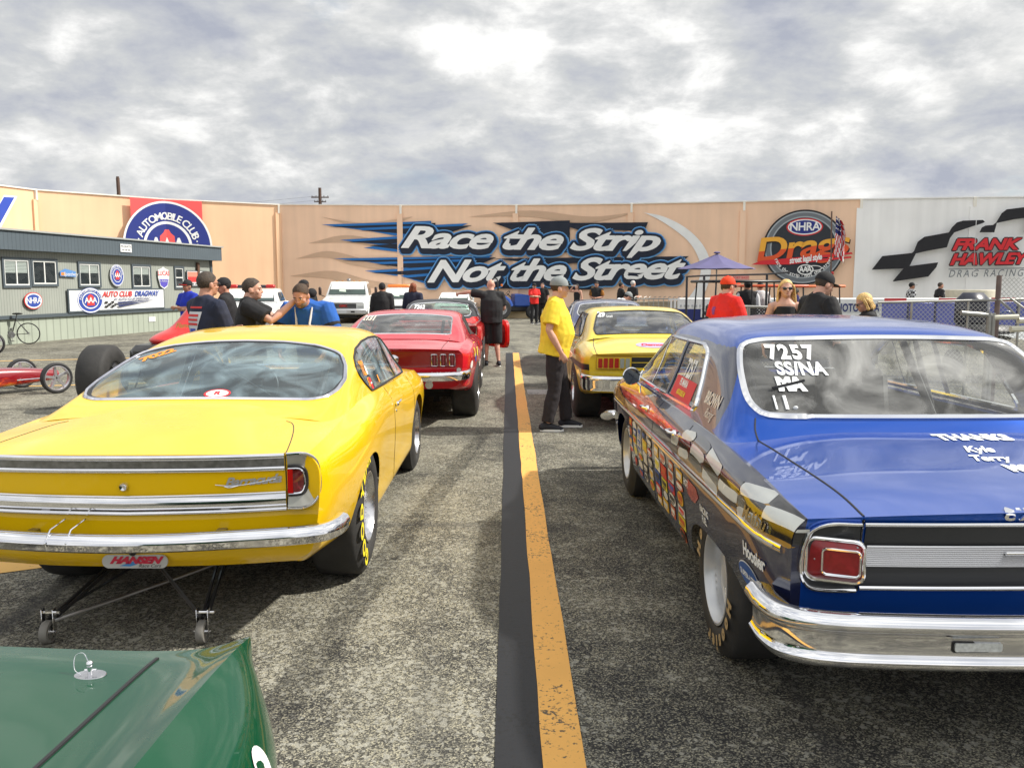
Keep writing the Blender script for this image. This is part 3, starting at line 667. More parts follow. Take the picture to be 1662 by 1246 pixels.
def arch_sdf(P_, yc, zc, ry, rz, pw=2.0, xmin=.35):
    P_ = np.asarray(P_); q = (np.abs((P_[:, 1]-yc)/ry)**pw+np.abs(np.minimum((P_[:, 2]-zc), 9)/rz)**pw)**(1/pw)-1
    q = np.where((P_[:, 2] < zc), np.abs((P_[:, 1]-yc)/ry)-1, q)
    q = np.where(np.abs(P_[:, 0]) < xmin, 1, q); return q*min(ry, rz)
def split_sign(m):
    vs, fs = m; L_ = [f for f in fs if vs[f[0]][0] < 0]; R_ = [f for f in fs if vs[f[0]][0] >= 0]; o = []
    for F in (L_, R_):
        u = {}; V_ = []; G_ = []
        for f in F:
            g = []
            for i in f:
                if i not in u: u[i] = len(V_); V_.append(vs[i])
                g.append(u[i])
            G_.append(tuple(g))
        o.append((V_, G_))
    return o
def bvh_of(vs, fs): return BVHTree.FromPolygons([Vector(v) for v in vs], [list(f) for f in fs])
class Car:
    def __init__(s, name, label, cat, loc, rz=0, group=None):
        s.root = thing(name, label, cat, loc, rz, group); s.layers = []
    def body(s, st, paint, gh=None, arches=(), cabin=None, wins=(), js=5, pr=9, pc=7, cr=(), cc=(), gcc=(), split=None, paint2=None, seal=BLACK, gpr=None, caps=(True, True), name='body'):
        G = shell_grid(st, pr, pc, cr, cc); v, f = grid_mesh(G); parts = [(v, f)]; J = js*pc
        if caps[0]: parts.append(cap_from_row(G[0], J, True))
        if caps[1]: parts.append(cap_from_row(G[-1], J, False))
        v, f = joinm(*parts)
        for a in arches:
            ins, out = clip(v, f, arch_sdf(v, *a)); v, f = out
        if cabin is not None:
            P_ = np.array(v); d = sd_poly(P_[:, :2], cabin, .05); d = np.where(P_[:, 2] < .6, 1, d); ins, (v, f) = clip(v, f, d)
        lower = (v, f); allm = [lower]
        s.glass = []
        if gh:
            GG = shell_grid(gh, gpr or pr, pc, (), gcc); gv, gf = grid_mesh(GG)
            for w in wins:
                P_ = np.array(gv)
                if w['k'] == 'plan': d = sd_poly(P_[:, :2], w['poly'], w.get('r', .04)); d = np.where(P_[:, 2] < w.get('zmin', 0), 1, d)
                elif w['k'] == 'xz': d = sd_poly(P_[:, [0, 2]], w['poly'], w.get('r', .04)); d = np.where((P_[:, 1] > w['y1']) | (P_[:, 1] < w['y0']), 1, d)
                else: d = sd_poly(P_[:, 1:], w['poly'], w.get('r', .03)); d = np.where(np.abs(P_[:, 0]) < .35, 1, d)
                ins, (gv, gf) = clip(gv, gf, d)
                for piece in (split_sign(ins) if w['k'] == 'side' else [ins]):
                    if not piece[1]: continue
                    if w.get('open'): g = None
                    else: g = mesh(w['n'], piece[0], piece[1], w['g'], s.root, 60)
                    for lp in loops(*piece):
                        lp = thin(lp, .012)
                        if len(lp) > 8: MB().tube(lp, w.get('t', .012), 6, closed=True).build(w.get('tn', 'window_trim'), w.get('tm', CHROME), s.root)
                    s.glass.append(piece)
            allm.append((gv, gf))
        v, f = joinm(*allm); s.v, s.f = v, f; s.bvh = bvh_of(v, f); s.full = bvh_of(*joinm((v, f), *s.glass)) if s.glass else s.bvh
        if split is not None:
            ins, out = clip(v, f, split(np.array(v))); n1 = len(out[1]); v2, f2 = joinm(out, ins)
            s.o = mesh(name, v2, f2, [paint, paint2], s.root, 35, mi=[0]*n1+[1]*(len(f2)-n1))
        else: s.o = mesh(name, v, f, paint, s.root, 35)
        return s.o
    def hit(s, o, d, full=False):
        r = (s.full if full else s.bvh).ray_cast(Vector(o), Vector(d)); return r
    def on(s, p, d, off=.004, full=False):
        """drop a point onto the body along d, standing off by off"""
        r = s.hit(Vector(p)-Vector(d)*3, d, full)
        if r[0] is None:
            r = (s.full if full else s.bvh).find_nearest(Vector(p))
        n = r[1] if r[1].dot(Vector(d)) < 0 else -r[1]
        return r[0]+n*off
    def seam(s, pts, d, r=.0028, per=8, name='panel_gap', m=BLACK, off=-.0005, crease=(), parent=None):
        q = spl([Vector(p) for p in pts], per, crease) if len(pts) > 2 else [Vector(pts[0])+(Vector(pts[1])-Vector(pts[0]))*i/12 for i in range(13)]
        q = [s.on(p, d, off) for p in q]; return MB().tube(q, r, 5).build(name, m, parent or s.root)
    def trim(s, name, pts, d, r, flat=.35, m=CHROME, off=.004, per=8, crease=(), closed=False, n=8):
        q = spl([Vector(p) for p in pts], per, crease) if len(pts) > 2 else [Vector(pts[0])+(Vector(pts[1])-Vector(pts[0]))*i/16 for i in range(17)]
        if closed: q = q[:-1]
        q = [s.on(p, d, off) for p in q]
        return MB().tube(q, r, n, closed=closed, flat=flat, up=tuple(-Vector(d))).build(name, m, s.root)
    def patchdecal(s, name, poly, m, side=-1, off=.0016, axis='side', r=0, lo=None, parent=None, xin=.84):
        """a thin skin lifted off the body inside a polygon. side: (y, z) outline; back: (x, z); top: (x, y)"""
        if axis == 'side': f_ = [g for g in s.f if min(s.v[i][0]*side for i in g) > .80 and s.v[g[0]][2] < 1.0 and not (max(s.v[i][2] for i in g) > .84 and min(s.v[i][0]*side for i in g) < xin)]
        elif axis == 'back': f_ = [g for g in s.f if s.v[g[0]][1] < (lo or .6)]
        else: f_ = [g for g in s.f if s.v[g[0]][2] > (lo or .6)]
        (V_, F2) = clip(s.v, f_, np.full(len(s.v), -1.0))[0]
        P_ = np.array(V_); Q = {'side': P_[:, 1:], 'back': P_[:, [0, 2]], 'top': P_[:, :2]}[axis]
        ins, _ = clip(V_, F2, sd_poly(Q, poly, r))
        if not ins[1]: return None
        s.layers.append(off)
        return mesh(name, offset(ins[0], ins[1], off), ins[1], m, parent or s.root, 50)
    def decal(s, name, mf, m, fn, d, off=.003, parent=None, full=False):
        """flat mesh mapped by fn(u, v)->3D start point and dropped onto the body along d"""
        vs = [s.on(fn(v[0], v[1]), d, off, full) for v in mf[0]]
        return mesh(name, vs, mf[1], m, parent or s.root, 0)
def wheel(root, x, y, R_, w, rim, side, tilt=0, style='five', letters=None, lm=None, name='wheel', tread=SLICK, rimm=None, sx=1):
    """x is the outer face; side=+1 right, -1 left"""
    rimm = rimm or ALU
    M = Matrix.Translation((x-side*w/2, y, R_-.004)) @ Matrix.Rotation(side*pi/2, 4, 'Y')   # local z -> outward
    h = w/2; sh = min(.045, w*.2)
    prof = [(rim-.004, h-.022), (rim+.012, h-.004), (rim+(R_-rim)*.45, h+.004), (R_-sh*1.1, h-.012), (R_-sh*.35, h-.03), (R_-.004, h-sh), (R_, h*.45), (R_, 0), (R_, -h*.45), (R_-.004, -h+sh), (R_-sh*.35, -h+.03), (R_-sh*1.1, -h+.012), (rim+.01, -h), (rim-.004, -h+.02)]
    rm = MB(); rp = [(rim-.004, h-.018), (rim, h-.004), (rim-.01, h-.003), (rim-.018, h-.014), (rim-.03, h-.05), (rim-.035, h-.10 if w > .2 else h-.06), (rim*.5, h-.11 if w > .2 else h-.065), (0.0, h-.115 if w > .2 else h-.07)]
    rm.lathe(rp, 40, M); rm.lathe([(rim-.03, h-.05), (rim-.03, -h+.02), (rim-.002, -h+.02)], 32, M)
    dep = h-.055 if w > .2 else h-.035
    if style == 'five':
        for k in range(5):
            a = 2*pi*k/5; c = M @ Matrix.Rotation(a, 4, 'Z')
            rm.add([(.03, -.035, dep), (rim-.025, -.022, dep-.012), (rim-.025, .022, dep-.012), (.03, .035, dep), (.03, -.045, dep-.05), (rim-.02, -.032, dep-.055), (rim-.02, .032, dep-.055), (.03, .045, dep-.05)], [(0, 1, 2, 3), (0, 4, 5, 1), (3, 2, 6, 7), (1, 5, 6, 2)], c)
        rm.lathe([(.06, dep-.03), (.055, dep+.005), (.035, dep+.02), (0, dep+.022)], 20, M)
    elif style == 'disc':
        rm.lathe([(rim-.03, dep-.02), (rim*.55, dep-.05), (rim*.3, dep-.02), (.05, dep+.01), (0, dep+.014)], 40, M)
        for k in range(5): a = 2*pi*k/5; rm.lathe([(.011, dep-.03), (.011, dep-.005), (0, dep-.002)], 8, M @ Tm((.075*cos(a), .075*sin(a), 0)))
    else:
        rm.lathe([(rim-.03, dep-.035), (rim*.62, dep-.02), (rim*.5, dep-.05), (.05, dep-.02), (.045, dep+.015), (0, dep+.02)], 40, M)
        for k in range(12): a = 2*pi*k/12; rm.box((rim*.78, 0, dep-.018), (.03, .025, .008), M @ Matrix.Rotation(a, 4, 'Z'))
    wo = rm.build(name, rimm, root, 35)
    MB().lathe(prof, 64, M).build('tyre', tread, wo, 45)
    if letters:
        rad = rim+(R_-rim)*.50
        for (txt, a0, sz) in letters:
            v, f = arctext(txt, rad, R(a0), sz*.86/rad, sz, .006); v = [(p[0], p[1], h+.0045) for p in v]
            MB().add(v, f, M).build('tyre_lettering', lm or WHITE, wo, 0)
    return wo
def chassis(root, L_, w, ax, floor=.22, cab=(1.2, 3.6), belt=.8):
    mb = MB(); mb.box((0, L_/2+.3, floor+.06), (w*1.50, L_-1.5, .05)); 
    for y in ax: mb.add(*sweep([(-w*.8, y, .34), (w*.8, y, .34)], .045, 10)); mb.ell((0, y, .34), (.14, .14, .13), 12, 8)
    for x in (-w*.45, w*.45): mb.box((x, L_/2+.3, floor), (.07, L_-1.7, .09))
    for y in ax:
        for sx in (-1, 1): mb.box((sx*w*.56, y, .53), (.04, .9, .36))
    mb.build('chassis', mat('underbody', (.012, .012, .013), .8), root)
    c0, c1 = cab; fl = MB(); fl.box((0, (c0+c1)/2, floor+.12), (w*1.66, c1-c0, .04)); fl.box((0, c1+.02, .55), (w*1.66, .04, .6)); fl.box((0, c0-.02, .60), (w*1.66, .04, .56))
    for sx in (-1, 1): fl.box((sx*w*.86, (c0+c1)/2, .57), (.03, c1-c0, .50))
    fl.build('cabin_floor', DARKIN, root)
def seat(root, x, y, z=.3, m=None, h=.62, head=False):
    m = m or mat('black_vinyl', (.03, .03, .033), .5, var=.15)
    mb = MB(); mb.box((x, y+.25, z+.12), (.48, .5, .16), bev=.05)
    mb.box((0, 0, h/2), (.46, .13, h), Tm((x, y, z+.16), rx=-.2), bev=.05)
    if head: mb.box((0, 0, h+.08), (.26, .1, .17), Tm((x, y, z+.16), rx=-.2), bev=.04)
    return mb.build('seat', m, root)
def steering(root, x, y, z):
    mb = MB(); c = Tm((x, y, z), rx=R(65)); pts = [c @ Vector((.18*cos(2*pi*i/24), .18*sin(2*pi*i/24), 0)) for i in range(24)]
    mb.tube(pts, .013, 8, closed=True)
    for a in (0, 2.1, 4.2): mb.tube([c @ Vector((0, 0, -.02)), c @ Vector((.17*cos(a), .17*sin(a), 0))], .009, 6)
    mb.tube([c @ Vector((0, 0, 0)), c @ Vector((0, 0, -.35))], .02, 8); return mb.build('steering_wheel', BLACK, root)
def cage(root, w, y0, y1, z, m=GUN, zb=.35):
    mb = MB(); r = .022
    mb.tube([(-w, y0, zb), (-w*.97, y0, z*.7), (-w*.8, y0, z), (w*.8, y0, z), (w*.97, y0, z*.7), (w, y0, zb)], r, 8)
    for s in (-1, 1):
        mb.tube([(s*w*.8, y0, z), (s*w*.82, y1-.25, z-.01), (s*w*.98, y1+.15, z*.72), (s*w, y1+.25, zb)], r, 8)
        mb.tube([(s*w*.7, y0, z-.02), (s*w*.65, y0-.9, .55)], r, 8)
    mb.tube([(-w*.9, y0, .85), (w*.9, y0, .85)], r, 8); mb.tube([(-w*.78, y0, z-.05), (w*.95, y0, .45)], r, 8)
    return mb.build('roll_cage', m, root)
def dash(root, w, y, z, m=None):
    MB().box((0, y, z-.1), (w*1.6, .22, .2), bev=.05).build('dashboard', m or DARKIN, root)
YV, XV, ZV = Vector((0, 1, 0)), Vector((1, 0, 0)), Vector((0, 0, 1))
# ------------------------------------------------------------------ yellow fastback race car (left lane, nearest)
PY = mat('yellow_car_paint', (.90, .555, .004), .3, spec=.12, coat=.8, var=.035, vscale=1.2)
GL_Y = glass('fastback_glass', (.74, .84, .88), 1.75, dirt_haze=.22, dcol=(.42, .56, .62))  # teal film paints a pale sky reflection into the glass along with dust
CX1, CY1 = -1.70, 3.72
cuda = Car('yellow_fastback_race_car', 'glossy yellow fastback race car with wheelie bars, nearest car in the left lane', 'car', (CX1, CY1, 0))
ST = [  # rocker, low side, lower, mid, shoulder side, shoulder, deck quarter, centre
 (0.00, [(.70, .37, .18), (.79, .43, .13), (.815, .50, .12), (.845, .70, .10), (.842, .84, .09), (.80, .898, .08), (.45, .905, .02), (0, .907, 0)]),
 (0.22, [(.74, .36), (.815, .42), (.845, .50), (.875, .70), (.862, .84), (.81, .908), (.45, .922), (0, .93)]),
 (0.60, [(.78, .33), (.835, .37), (.875, .48), (.905, .68), (.885, .83), (.815, .925), (.45, .955), (0, .965)]),
 (1.10, [(.80, .27), (.85, .31), (.892, .46), (.918, .69), (.895, .86), (.81, .948), (.45, 1.00), (0, 1.012)]),
 (1.60, [(.80, .21), (.86, .25), (.893, .44), (.915, .70), (.89, .87), (.81, .955), (.45, .99), (0, 1.0)]),
 (2.20, [(.80, .20), (.86, .24), (.885, .42), (.900, .68), (.88, .84), (.81, .938), (.45, .95), (0, .95)]),
 (3.00, [(.80, .20), (.86, .24), (.88, .42), (.888, .64), (.870, .79), (.81, .905), (.45, .92), (0, .92)]),
 (3.80, [(.80, .20), (.86, .24), (.885, .42), (.900, .62), (.885, .76), (.81, .880), (.45, .905), (0, .915)]),
 (4.40, [(.78, .24), (.85, .28), (.875, .42), (.895, .60), (.88, .74), (.80, .845), (.45, .88), (0, .90)]),
 (4.80, [(.70, .28), (.79, .33), (.82, .42), (.845, .58), (.83, .71), (.76, .79), (.42, .83, .06), (0, .84, .08)]),
 (4.90, [(.66, .30), (.74, .36), (.76, .44), (.77, .57), (.76, .68), (.70, .74), (.40, .77, .08), (0, .78, .12)])]
GH = [
 (0.72, [(.800, .925), (.77, .932), (.72, .942), (.64, .953), (.40, .968), (0, .975)]),
 (1.03, [(.805, .945), (.785, .968), (.745, .998), (.67, 1.008), (.40, 1.014), (0, 1.018)]),
 (1.45, [(.805, .952), (.775, 1.02), (.735, 1.095), (.67, 1.13), (.40, 1.155), (0, 1.163)]),
 (1.90, [(.805, .948), (.765, 1.055), (.705, 1.185), (.63, 1.240), (.38, 1.272), (0, 1.283)]),
 (2.30, [(.805, .938), (.75, 1.08), (.68, 1.245), (.595, 1.298), (.35, 1.327), (0, 1.337)]),
 (2.80, [(.805, .918), (.745, 1.07), (.675, 1.26), (.59, 1.310), (.35, 1.338), (0, 1.348)]),
 (3.20, [(.805, .902), (.745, 1.04), (.675, 1.215), (.59, 1.265), (.35, 1.295), (0, 1.305)]),
 (3.48, [(.805, .892), (.75, .99), (.705, 1.09), (.63, 1.125), (.40, 1.145), (0, 1.155)]),
 (3.88, [(.805, .872), (.785, .885), (.755, .898), (.69, .907), (.40, .915), (0, .918)])]
WIN = [dict(k='plan', n='rear_window', g=GL_Y, r=.03, t=.013, tm=mat('lavender_chrome', (.75, .74, .80), .12, 1), poly=[(-.60, 1.035), (.60, 1.035), (.68, 1.085), (.72, 1.20), (.728, 1.38), (.695, 1.58), (.640, 1.745), (.46, 1.85), (.24, 1.885), (0, 1.895), (-.24, 1.885), (-.46, 1.85), (-.640, 1.745), (-.695, 1.58), (-.728, 1.38), (-.72, 1.20), (-.68, 1.085)]),
       dict(k='plan', n='windshield', g=GL_Y, r=.05, poly=[(-.60, 3.22), (.60, 3.22), (.69, 3.42), (.72, 3.82), (-.72, 3.82), (-.69, 3.42)]),
       dict(k='side', n='side_window', g=GL_Y, r=.03, t=.009, tm=BLACK, poly=[(1.90, .958), (1.78, 1.02), (1.70, 1.09), (1.72, 1.13), (1.82, 1.178), (2.02, 1.225), (2.30, 1.255), (2.60, 1.265), (2.9, 1.255), (3.12, 1.225), (3.70, .92), (2.8, .93)])]
cuda.body(ST, PY, GH, arches=[(1.17, .34, .40, .34, 2.2), (3.92, .34, .40, .335, 2.2)], cabin=[(-.70, 1.10), (.70, 1.10), (.74, 3.75), (-.74, 3.75)], wins=WIN, pr=10, pc=8, cc=(5,))
r_ = cuda.root
# black rubber line inside the chrome, sun visor strip lettering
for w in (cuda.glass[0],):
    for lp in loops(*w):
        c = np.mean(lp, axis=0); MB().tube([Vector(c)+(Vector(p)-Vector(c))*.975+Vector((0, 0, .003)) for p in thin(lp, .02)], .012, 6, closed=True, flat=.4).build('window_seal', BLACK, r_)
# tail chrome mouldings
def tail(p, off=.004): return cuda.on((p[0], 0, p[1]), YV, off)
def tailbar(name, z0, x0, x1, r, m, flat=.5, off=.006, dz=0, vdip=0):
    pts = [tail((x0+(x1-x0)*i/40, z0+dz*0-vdip*(1-abs(x0+(x1-x0)*i/40)/.85)), off) for i in range(41)]
    return MB().tube(pts, r, 10, flat=flat, up=(0, -1, 0)).build(name, m, r_)
tailbar('upper_tail_trim', .893, -.70, .70, .012, CHROME, .6); tailbar('upper_tail_trim', .836, -.70, .70, .010, CHROME, .6)
def ribbon(name, za, zb, x0, x1, m, off=.003, n=40, k=4, vd=0):
    vs = []; fs = []
    for i in range(n+1):
        x = x0+(x1-x0)*i/n
        for j in range(k+1): z = za+(zb-za)*j/k-vd*(1-abs(x)/.85); vs.append(tail((x, z), off+(.012*sin(pi*j/k) if vd else 0)))
    fs = [(i*(k+1)+j, (i+1)*(k+1)+j, (i+1)*(k+1)+j+1, i*(k+1)+j+1) for i in range(n) for j in range(k)]
    return mesh(name, vs, fs, m, r_, 50)
ribbon('tail_band', .840, .890, -.70, .70, mat('brushed_grey_band', (.25, .25, .24), .42, .8, var=.25, vscale=40))
ribbon('lower_tail_trim', .652, .724, -.70, .70, CHROME, .006, vd=.012)
tailbar('lower_tail_trim_lip', .728, -.70, .70, .006, CHROME, .8, .009, vdip=.012); tailbar('lower_tail_trim_lip', .650, -.70, .70, .007, CHROME, .8, .009, vdip=.012)
YT = [(x, tail((x, .80), 0).y) for x in (0, .3, .6, .70, .74, .78)]
def yb_(x):
    x = abs(x); return float(np.interp(min(x, .78), [p[0] for p in YT], [p[1] for p in YT])) + max(0, x-.78)*.75
for s in (-1, 1):
    out = spl([(s*x, z) for x, z in ((.712, .900), (.79, .898), (.828, .868), (.844, .80), (.842, .72), (.822, .674), (.785, .655), (.712, .653))], 6)
    inn = spl([(s*x, z) for x, z in ((.714, .842), (.770, .840), (.787, .825), (.794, .79), (.792, .745), (.782, .722), (.762, .715), (.714, .713))], 6)
    q = [Vector((p[0], yb_(p[0])-.016, p[1])) for p in out]; bk_ = [Vector((p.x*.985, p.y+.06, p.z)) for p in q]; i3 = [Vector((p[0], yb_(p[0])-.004, p[1])) for p in inn]; n = len(q)
    mesh('lamp_bezel', q+i3+bk_, [(i, i+1, n+i+1, n+i) for i in range(n-1)]+[(i, i+1, 2*n+i+1, 2*n+i) for i in range(n-1)], mat('lamp_bezel_grey', (.42, .42, .38), .35, .5, var=.15), r_, 50)
    MB().tube(q, .010, 8, flat=.8).build('lamp_chrome_frame', CHROME, r_)
    MB().tube([p+Vector((0, -.006, 0)) for p in i3], .008, 8).build('lamp_black_rim', BLACK, r_)
    ln = [p+Vector((0, -.006, 0)) for p in i3]; cc_ = sum(ln, Vector())/len(ln); cc_.x = s*.735
    lens = mesh('tail_lamp', [cc_+Vector((0, -.012, 0))]+ln, [(0, 1+i, 2+i) for i in range(n-1)], REDL, r_, 60); MB().tube([Vector(cc_)+(p-cc_)*.88+Vector((0, -.006, 0)) for p in ln], .004, 6).build('lamp_inner_trim', CHROME, lens)
    bl = [Vector((s*x, yb_(.73)-.026, z)) for x, z in ((.716, .832), (.740, .832), (.740, .724), (.716, .724))]; mesh('lamp_bright_segment', bl, [(0, 1, 2, 3)], mat('bright_red_lens', (.55, .01, .008), .12, coat=1), lens, 0)
# trunk lock, script badge
MB().lathe([(.019, 0), (.019, .012), (.014, .018), (0, .016)], 20, Matrix.Translation(tail((0, .762), 0)) @ Matrix.Rotation(pi/2, 4, 'X')).build('trunk_lock', CHROME, r_)
def back_text(car, s_, x, z, size, m, name, shear=0, bold=0, sp=1, xs=1, rot=0, off=.006, full=False, y=0, d=YV):
    v, f = textmesh(s_, size, shear, bold, sp, xs); c, k = cos(rot), sin(rot)
    return car.decal(name, ([(p[0]*c-p[1]*k, p[0]*k+p[1]*c, 0) for p in v], f), m, lambda u, w: (x+u, y, z+w), d, off, full=full)
back_text(cuda, 'Barracuda', .56, .783, .056, mat('badge_silver', (.55, .56, .58), .4, .6), 'script_badge', .45, .0016, .92, 1.15, .06)
cuda.seam([(.40, 0, .768), (.48, 0, .762), (.66, 0, .788)], YV, .002, m=CHROME, off=.006, name='script_underline')
cuda.seam([(.44, 0, .760), (.46, 0, .755), (.50, 0, .763)], YV, .003, m=CHROME, off=.006, name='script_underline')
# trunk lid gaps
for s in (-1, 1):
    cuda.seam([(s*.705, 0, .650), (s*.705, 0, .78), (s*.705, 0, .890)], YV, .003)
    cuda.seam([(s*.705, .03, 1), (s*.70, .12, 1), (s*.60, .62, 1), (s*.56, .66, 1)], -ZV, .0028)
    # door gaps, handle, body side
    X = -s*XV if False else Vector((-s, 0, 0))
    cuda.seam([(s, 2.36, .93), (s, 2.34, .6), (s, 2.38, .26)], X); cuda.seam([(s, 3.62, .87), (s, 3.60, .55), (s, 3.50, .26)], X); cuda.seam([(s, 2.38, .262), (s, 3.50, .262)], X)
    h = cuda.on((s, 2.52, .80), X, .02); hb = MB(); hb.tube([h+Vector((0, -.07, -.002)), h+Vector((s*.012, 0, 0)), h+Vector((s*.008, .08, .004))], [.009, .010, .006], 8, flat=.6); hb.ell(h+Vector((0, -.07, -.01)), (.014, .018, .018)); hb.ell(h+Vector((-s*.01, -.07, -.06)), (.008, .010, .012)); hb.build('door_handle', CHROME, r_)
    # window dividers
    P0, P1 = cuda.on((s, 2.02, .965), X, .004, True), cuda.on((s, 1.98, 1.215), X, .004, True); MB().tube([P0, (P0+P1)/2, P1], .009, 6, flat=.6).build('window_divider', BLACK, r_)
    P0, P1 = cuda.on((s, 3.10, .935), X, .004, True), cuda.on((s, 2.92, 1.235), X, .004, True); MB().tube([P0, (P0+P1)/2, P1], .008, 6).build('window_divider', CHROME, r_)
# bumper
def bumper(car, pts, prof, name='rear_bumper', m=CHROME, per=8):
    """pts: centre line (x, y, z); prof: cross profile (out, up)"""
    q = spl(pts, per); n = len(q); k = len(prof); vs = []
    for i in range(n):
        t = Vector(q[min(i+1, n-1)])-Vector(q[max(i-1, 0)]); t.z = 0; t.normalize(); o = Vector((t.y, -t.x, 0))
        e = 1-.0*i
        for (a, b) in prof: vs.append(Vector(q[i])+o*a+ZV*b)
    fs = [(i*k+j, i*k+(j+1) % k, (i+1)*k+(j+1) % k, (i+1)*k+j) for i in range(n-1) for j in range(k)]+[tuple(range(k)), tuple((n-1)*k+j for j in reversed(range(k)))]
    return mesh(name, vs, fs, m, car.root, 50)
bp = [(-.93, .20, .555), (-.915, .10, .552), (-.86, .035, .548), (-.5, -.045, .540), (0, -.075, .530), (.5, -.045, .540), (.86, .035, .548), (.915, .10, .552), (.93, .20, .555)]
bf = [(-.03, .036), (.0, .042), (.022, .034), (.034, .014), (.036, .0), (.030, -.004), (.026, -.030), (.014, -.040), (-.03, -.034)]
bumper(cuda, bp, bf)
for x in (-.42, .42): MB().box((x, .01, .545), (.04, .12, .04)).build('bumper_bracket', STEEL, r_)
# clips holding the bumper
mb = MB()
for x in (-.30, -.21): mb.tube([(x, -.09, .505), (x, -.105, .54), (x+.008, -.07, .59), (x+.03, .02, .615)], .004, 6)
mb.build('bumper_hook', CHROME, r_)
# tow hook and sponsor plate
MB().lathe([(.016, .01), (.018, .03), (.010, .032), (.009, .01)], 16, Matrix.Translation(tail((.02, .462), -.005)) @ Matrix.Rotation(pi/2, 4, 'X')).build('tow_socket', BLACK, r_)
pl = MB(); pts = rrect(.295, .062, .03, 6); yb = tail((.02, .415), .014).y; pl.prism([(x, z) for x, z in pts], 0, .006, Matrix.Translation((.02, yb, .412)) @ Matrix.Rotation(pi/2, 4, 'X'))
plate = pl.build('sponsor_plate', mat('plate_silver', (.55, .56, .56), .35, .3), r_, 30)
v, f = textmesh('HANSEN', .042, .5, .003, 1.0, 1.35); mesh('plate_lettering', [(p[0]+.02, yb-.0085, p[1]+.418) for p in v], f, mat('plate_red', (.6, .02, .06), .5), plate, 0)
mesh('plate_swoosh', [(.02+a, yb-.0072, .412+b) for a, b in ((-.07, -.02), (-.01, .0), (.03, .022), (.075, .024), (.03, .012), (.01, -.012), (-.02, -.022))], [tuple(range(7))], mat('plate_blue', (.05, .25, .6), .5), plate, 0)
v, f = textmesh('Race Cars', .022, .4, 0, 1, 1.1); mesh('plate_lettering', [(p[0]+.085, yb-.0085, p[1]+.393) for p in v], f, BLACK, plate, 0)
# wheels
YLET = mat('tyre_yellow', (.85, .70, .02), .6)
for s in (-1, 1):
    wheel(r_, s*.905, 1.13, .385, .30, .205, s, style='disc', letters=[('GOODYEAR', 325, .12)] if s > 0 else None, lm=YLET, name='rear_wheel')
    wheel(r_, s*.885, 3.92, .335, .16, .195, s, style='disc', name='front_wheel')
chassis(r_, 4.9, .88, (1.13, 3.92), cab=(1.1, 3.7)); dash(r_, .86, 3.6, .93)
seat(r_, -.36, 2.55); seat(r_, .36, 2.55); steering(r_, -.36, 3.25, .82); cage(r_, .66, 2.35, 3.3, 1.24)
MB().box((0, 1.50, .90), (1.36, .82, .03)).build('package_shelf', mat('blue_grey_carpet', (.10, .17, .28), .9, var=.2), r_)
# rear window lettering and decals
GO = cuda
ORL = mat('orange_shoe_polish', (.85, .30, .03), .6)
v, f = textmesh('7022', .10, .2, .004, .9, 1.25); a_ = R(48)
cuda.decal('window_lettering', ([(p[0]*cos(a_)-p[1]*sin(a_), p[0]*sin(a_)+p[1]*cos(a_), 0) for p in v], f), ORL, lambda u, w: (-.50+u, 1.66+w, 2), -ZV, .004, full=True)
v, f = disc(0, 0, .075, .055); cuda.decal('round_sticker', (v, f), mat('sticker_red', (.65, .02, .03), .5), lambda u, w: (.03+.03+u, 1.10+w, 2), -ZV, .003, full=True)
v, f = disc(0, 0, .062, .043); cuda.decal('round_sticker', (v, f), WHITE, lambda u, w: (.06+u, 1.10+w, 2), -ZV, .004, full=True)
v, f = textmesh('R', .06, 0, .003); cuda.decal('sticker_lettering', (v, f), _M['sticker_red'], lambda u, w: (.06+u, 1.10+w, 2), -ZV, .005, full=True)
s = 1; X = Vector((-1, 0, 0))
def sidetext(car, s_, y, z, size, m, side, name='window_lettering', **k):
    rot = k.pop('rot', 0); off = k.pop('off', .004); v, f = textmesh(s_, size, k.get('shear', 0), k.get('bold', 0), k.get('sp', 1), k.get('xs', 1)); c, q = cos(rot), sin(rot); d = Vector((-side, 0, 0))
    return car.decal(name, ([(p[0]*c-p[1]*q, p[0]*q+p[1]*c, 0) for p in v], f), m, lambda u, w: (side*1.5, y+side*u, z+w), d, off, full=True)
sidetext(cuda, '7022', 1.90, 1.10, .13, ORL, 1, bold=.004, xs=.5); sidetext(cuda, 'SS/H', 1.93, 1.01, .075, ORL, 1, bold=.003, xs=.6)
cuda.decal('round_sticker', disc(0, 0, .028, .032), mat('sticker_white', (.75, .75, .75), .5), lambda u, w: (1.5, 1.97+u, 1.085+w), X, .006, full=True); cuda.decal('square_sticker', rect(-.032, -.04, .032, .035), _M['sticker_red'], lambda u, w: (1.5, 1.965+u, 1.0+w), X, .006, full=True)
cuda.decal('square_sticker', rect(-.028, -.006, .028, .004), _M['sticker_white'], lambda u, w: (1.5, 1.965+u, 1.0+w), X, .0075, full=True); cuda.decal('square_sticker', rect(-.02, -.03, .02, .02), ORL, lambda u, w: (1.5, 2.30+u, 1.0+w), X, .006, full=True)
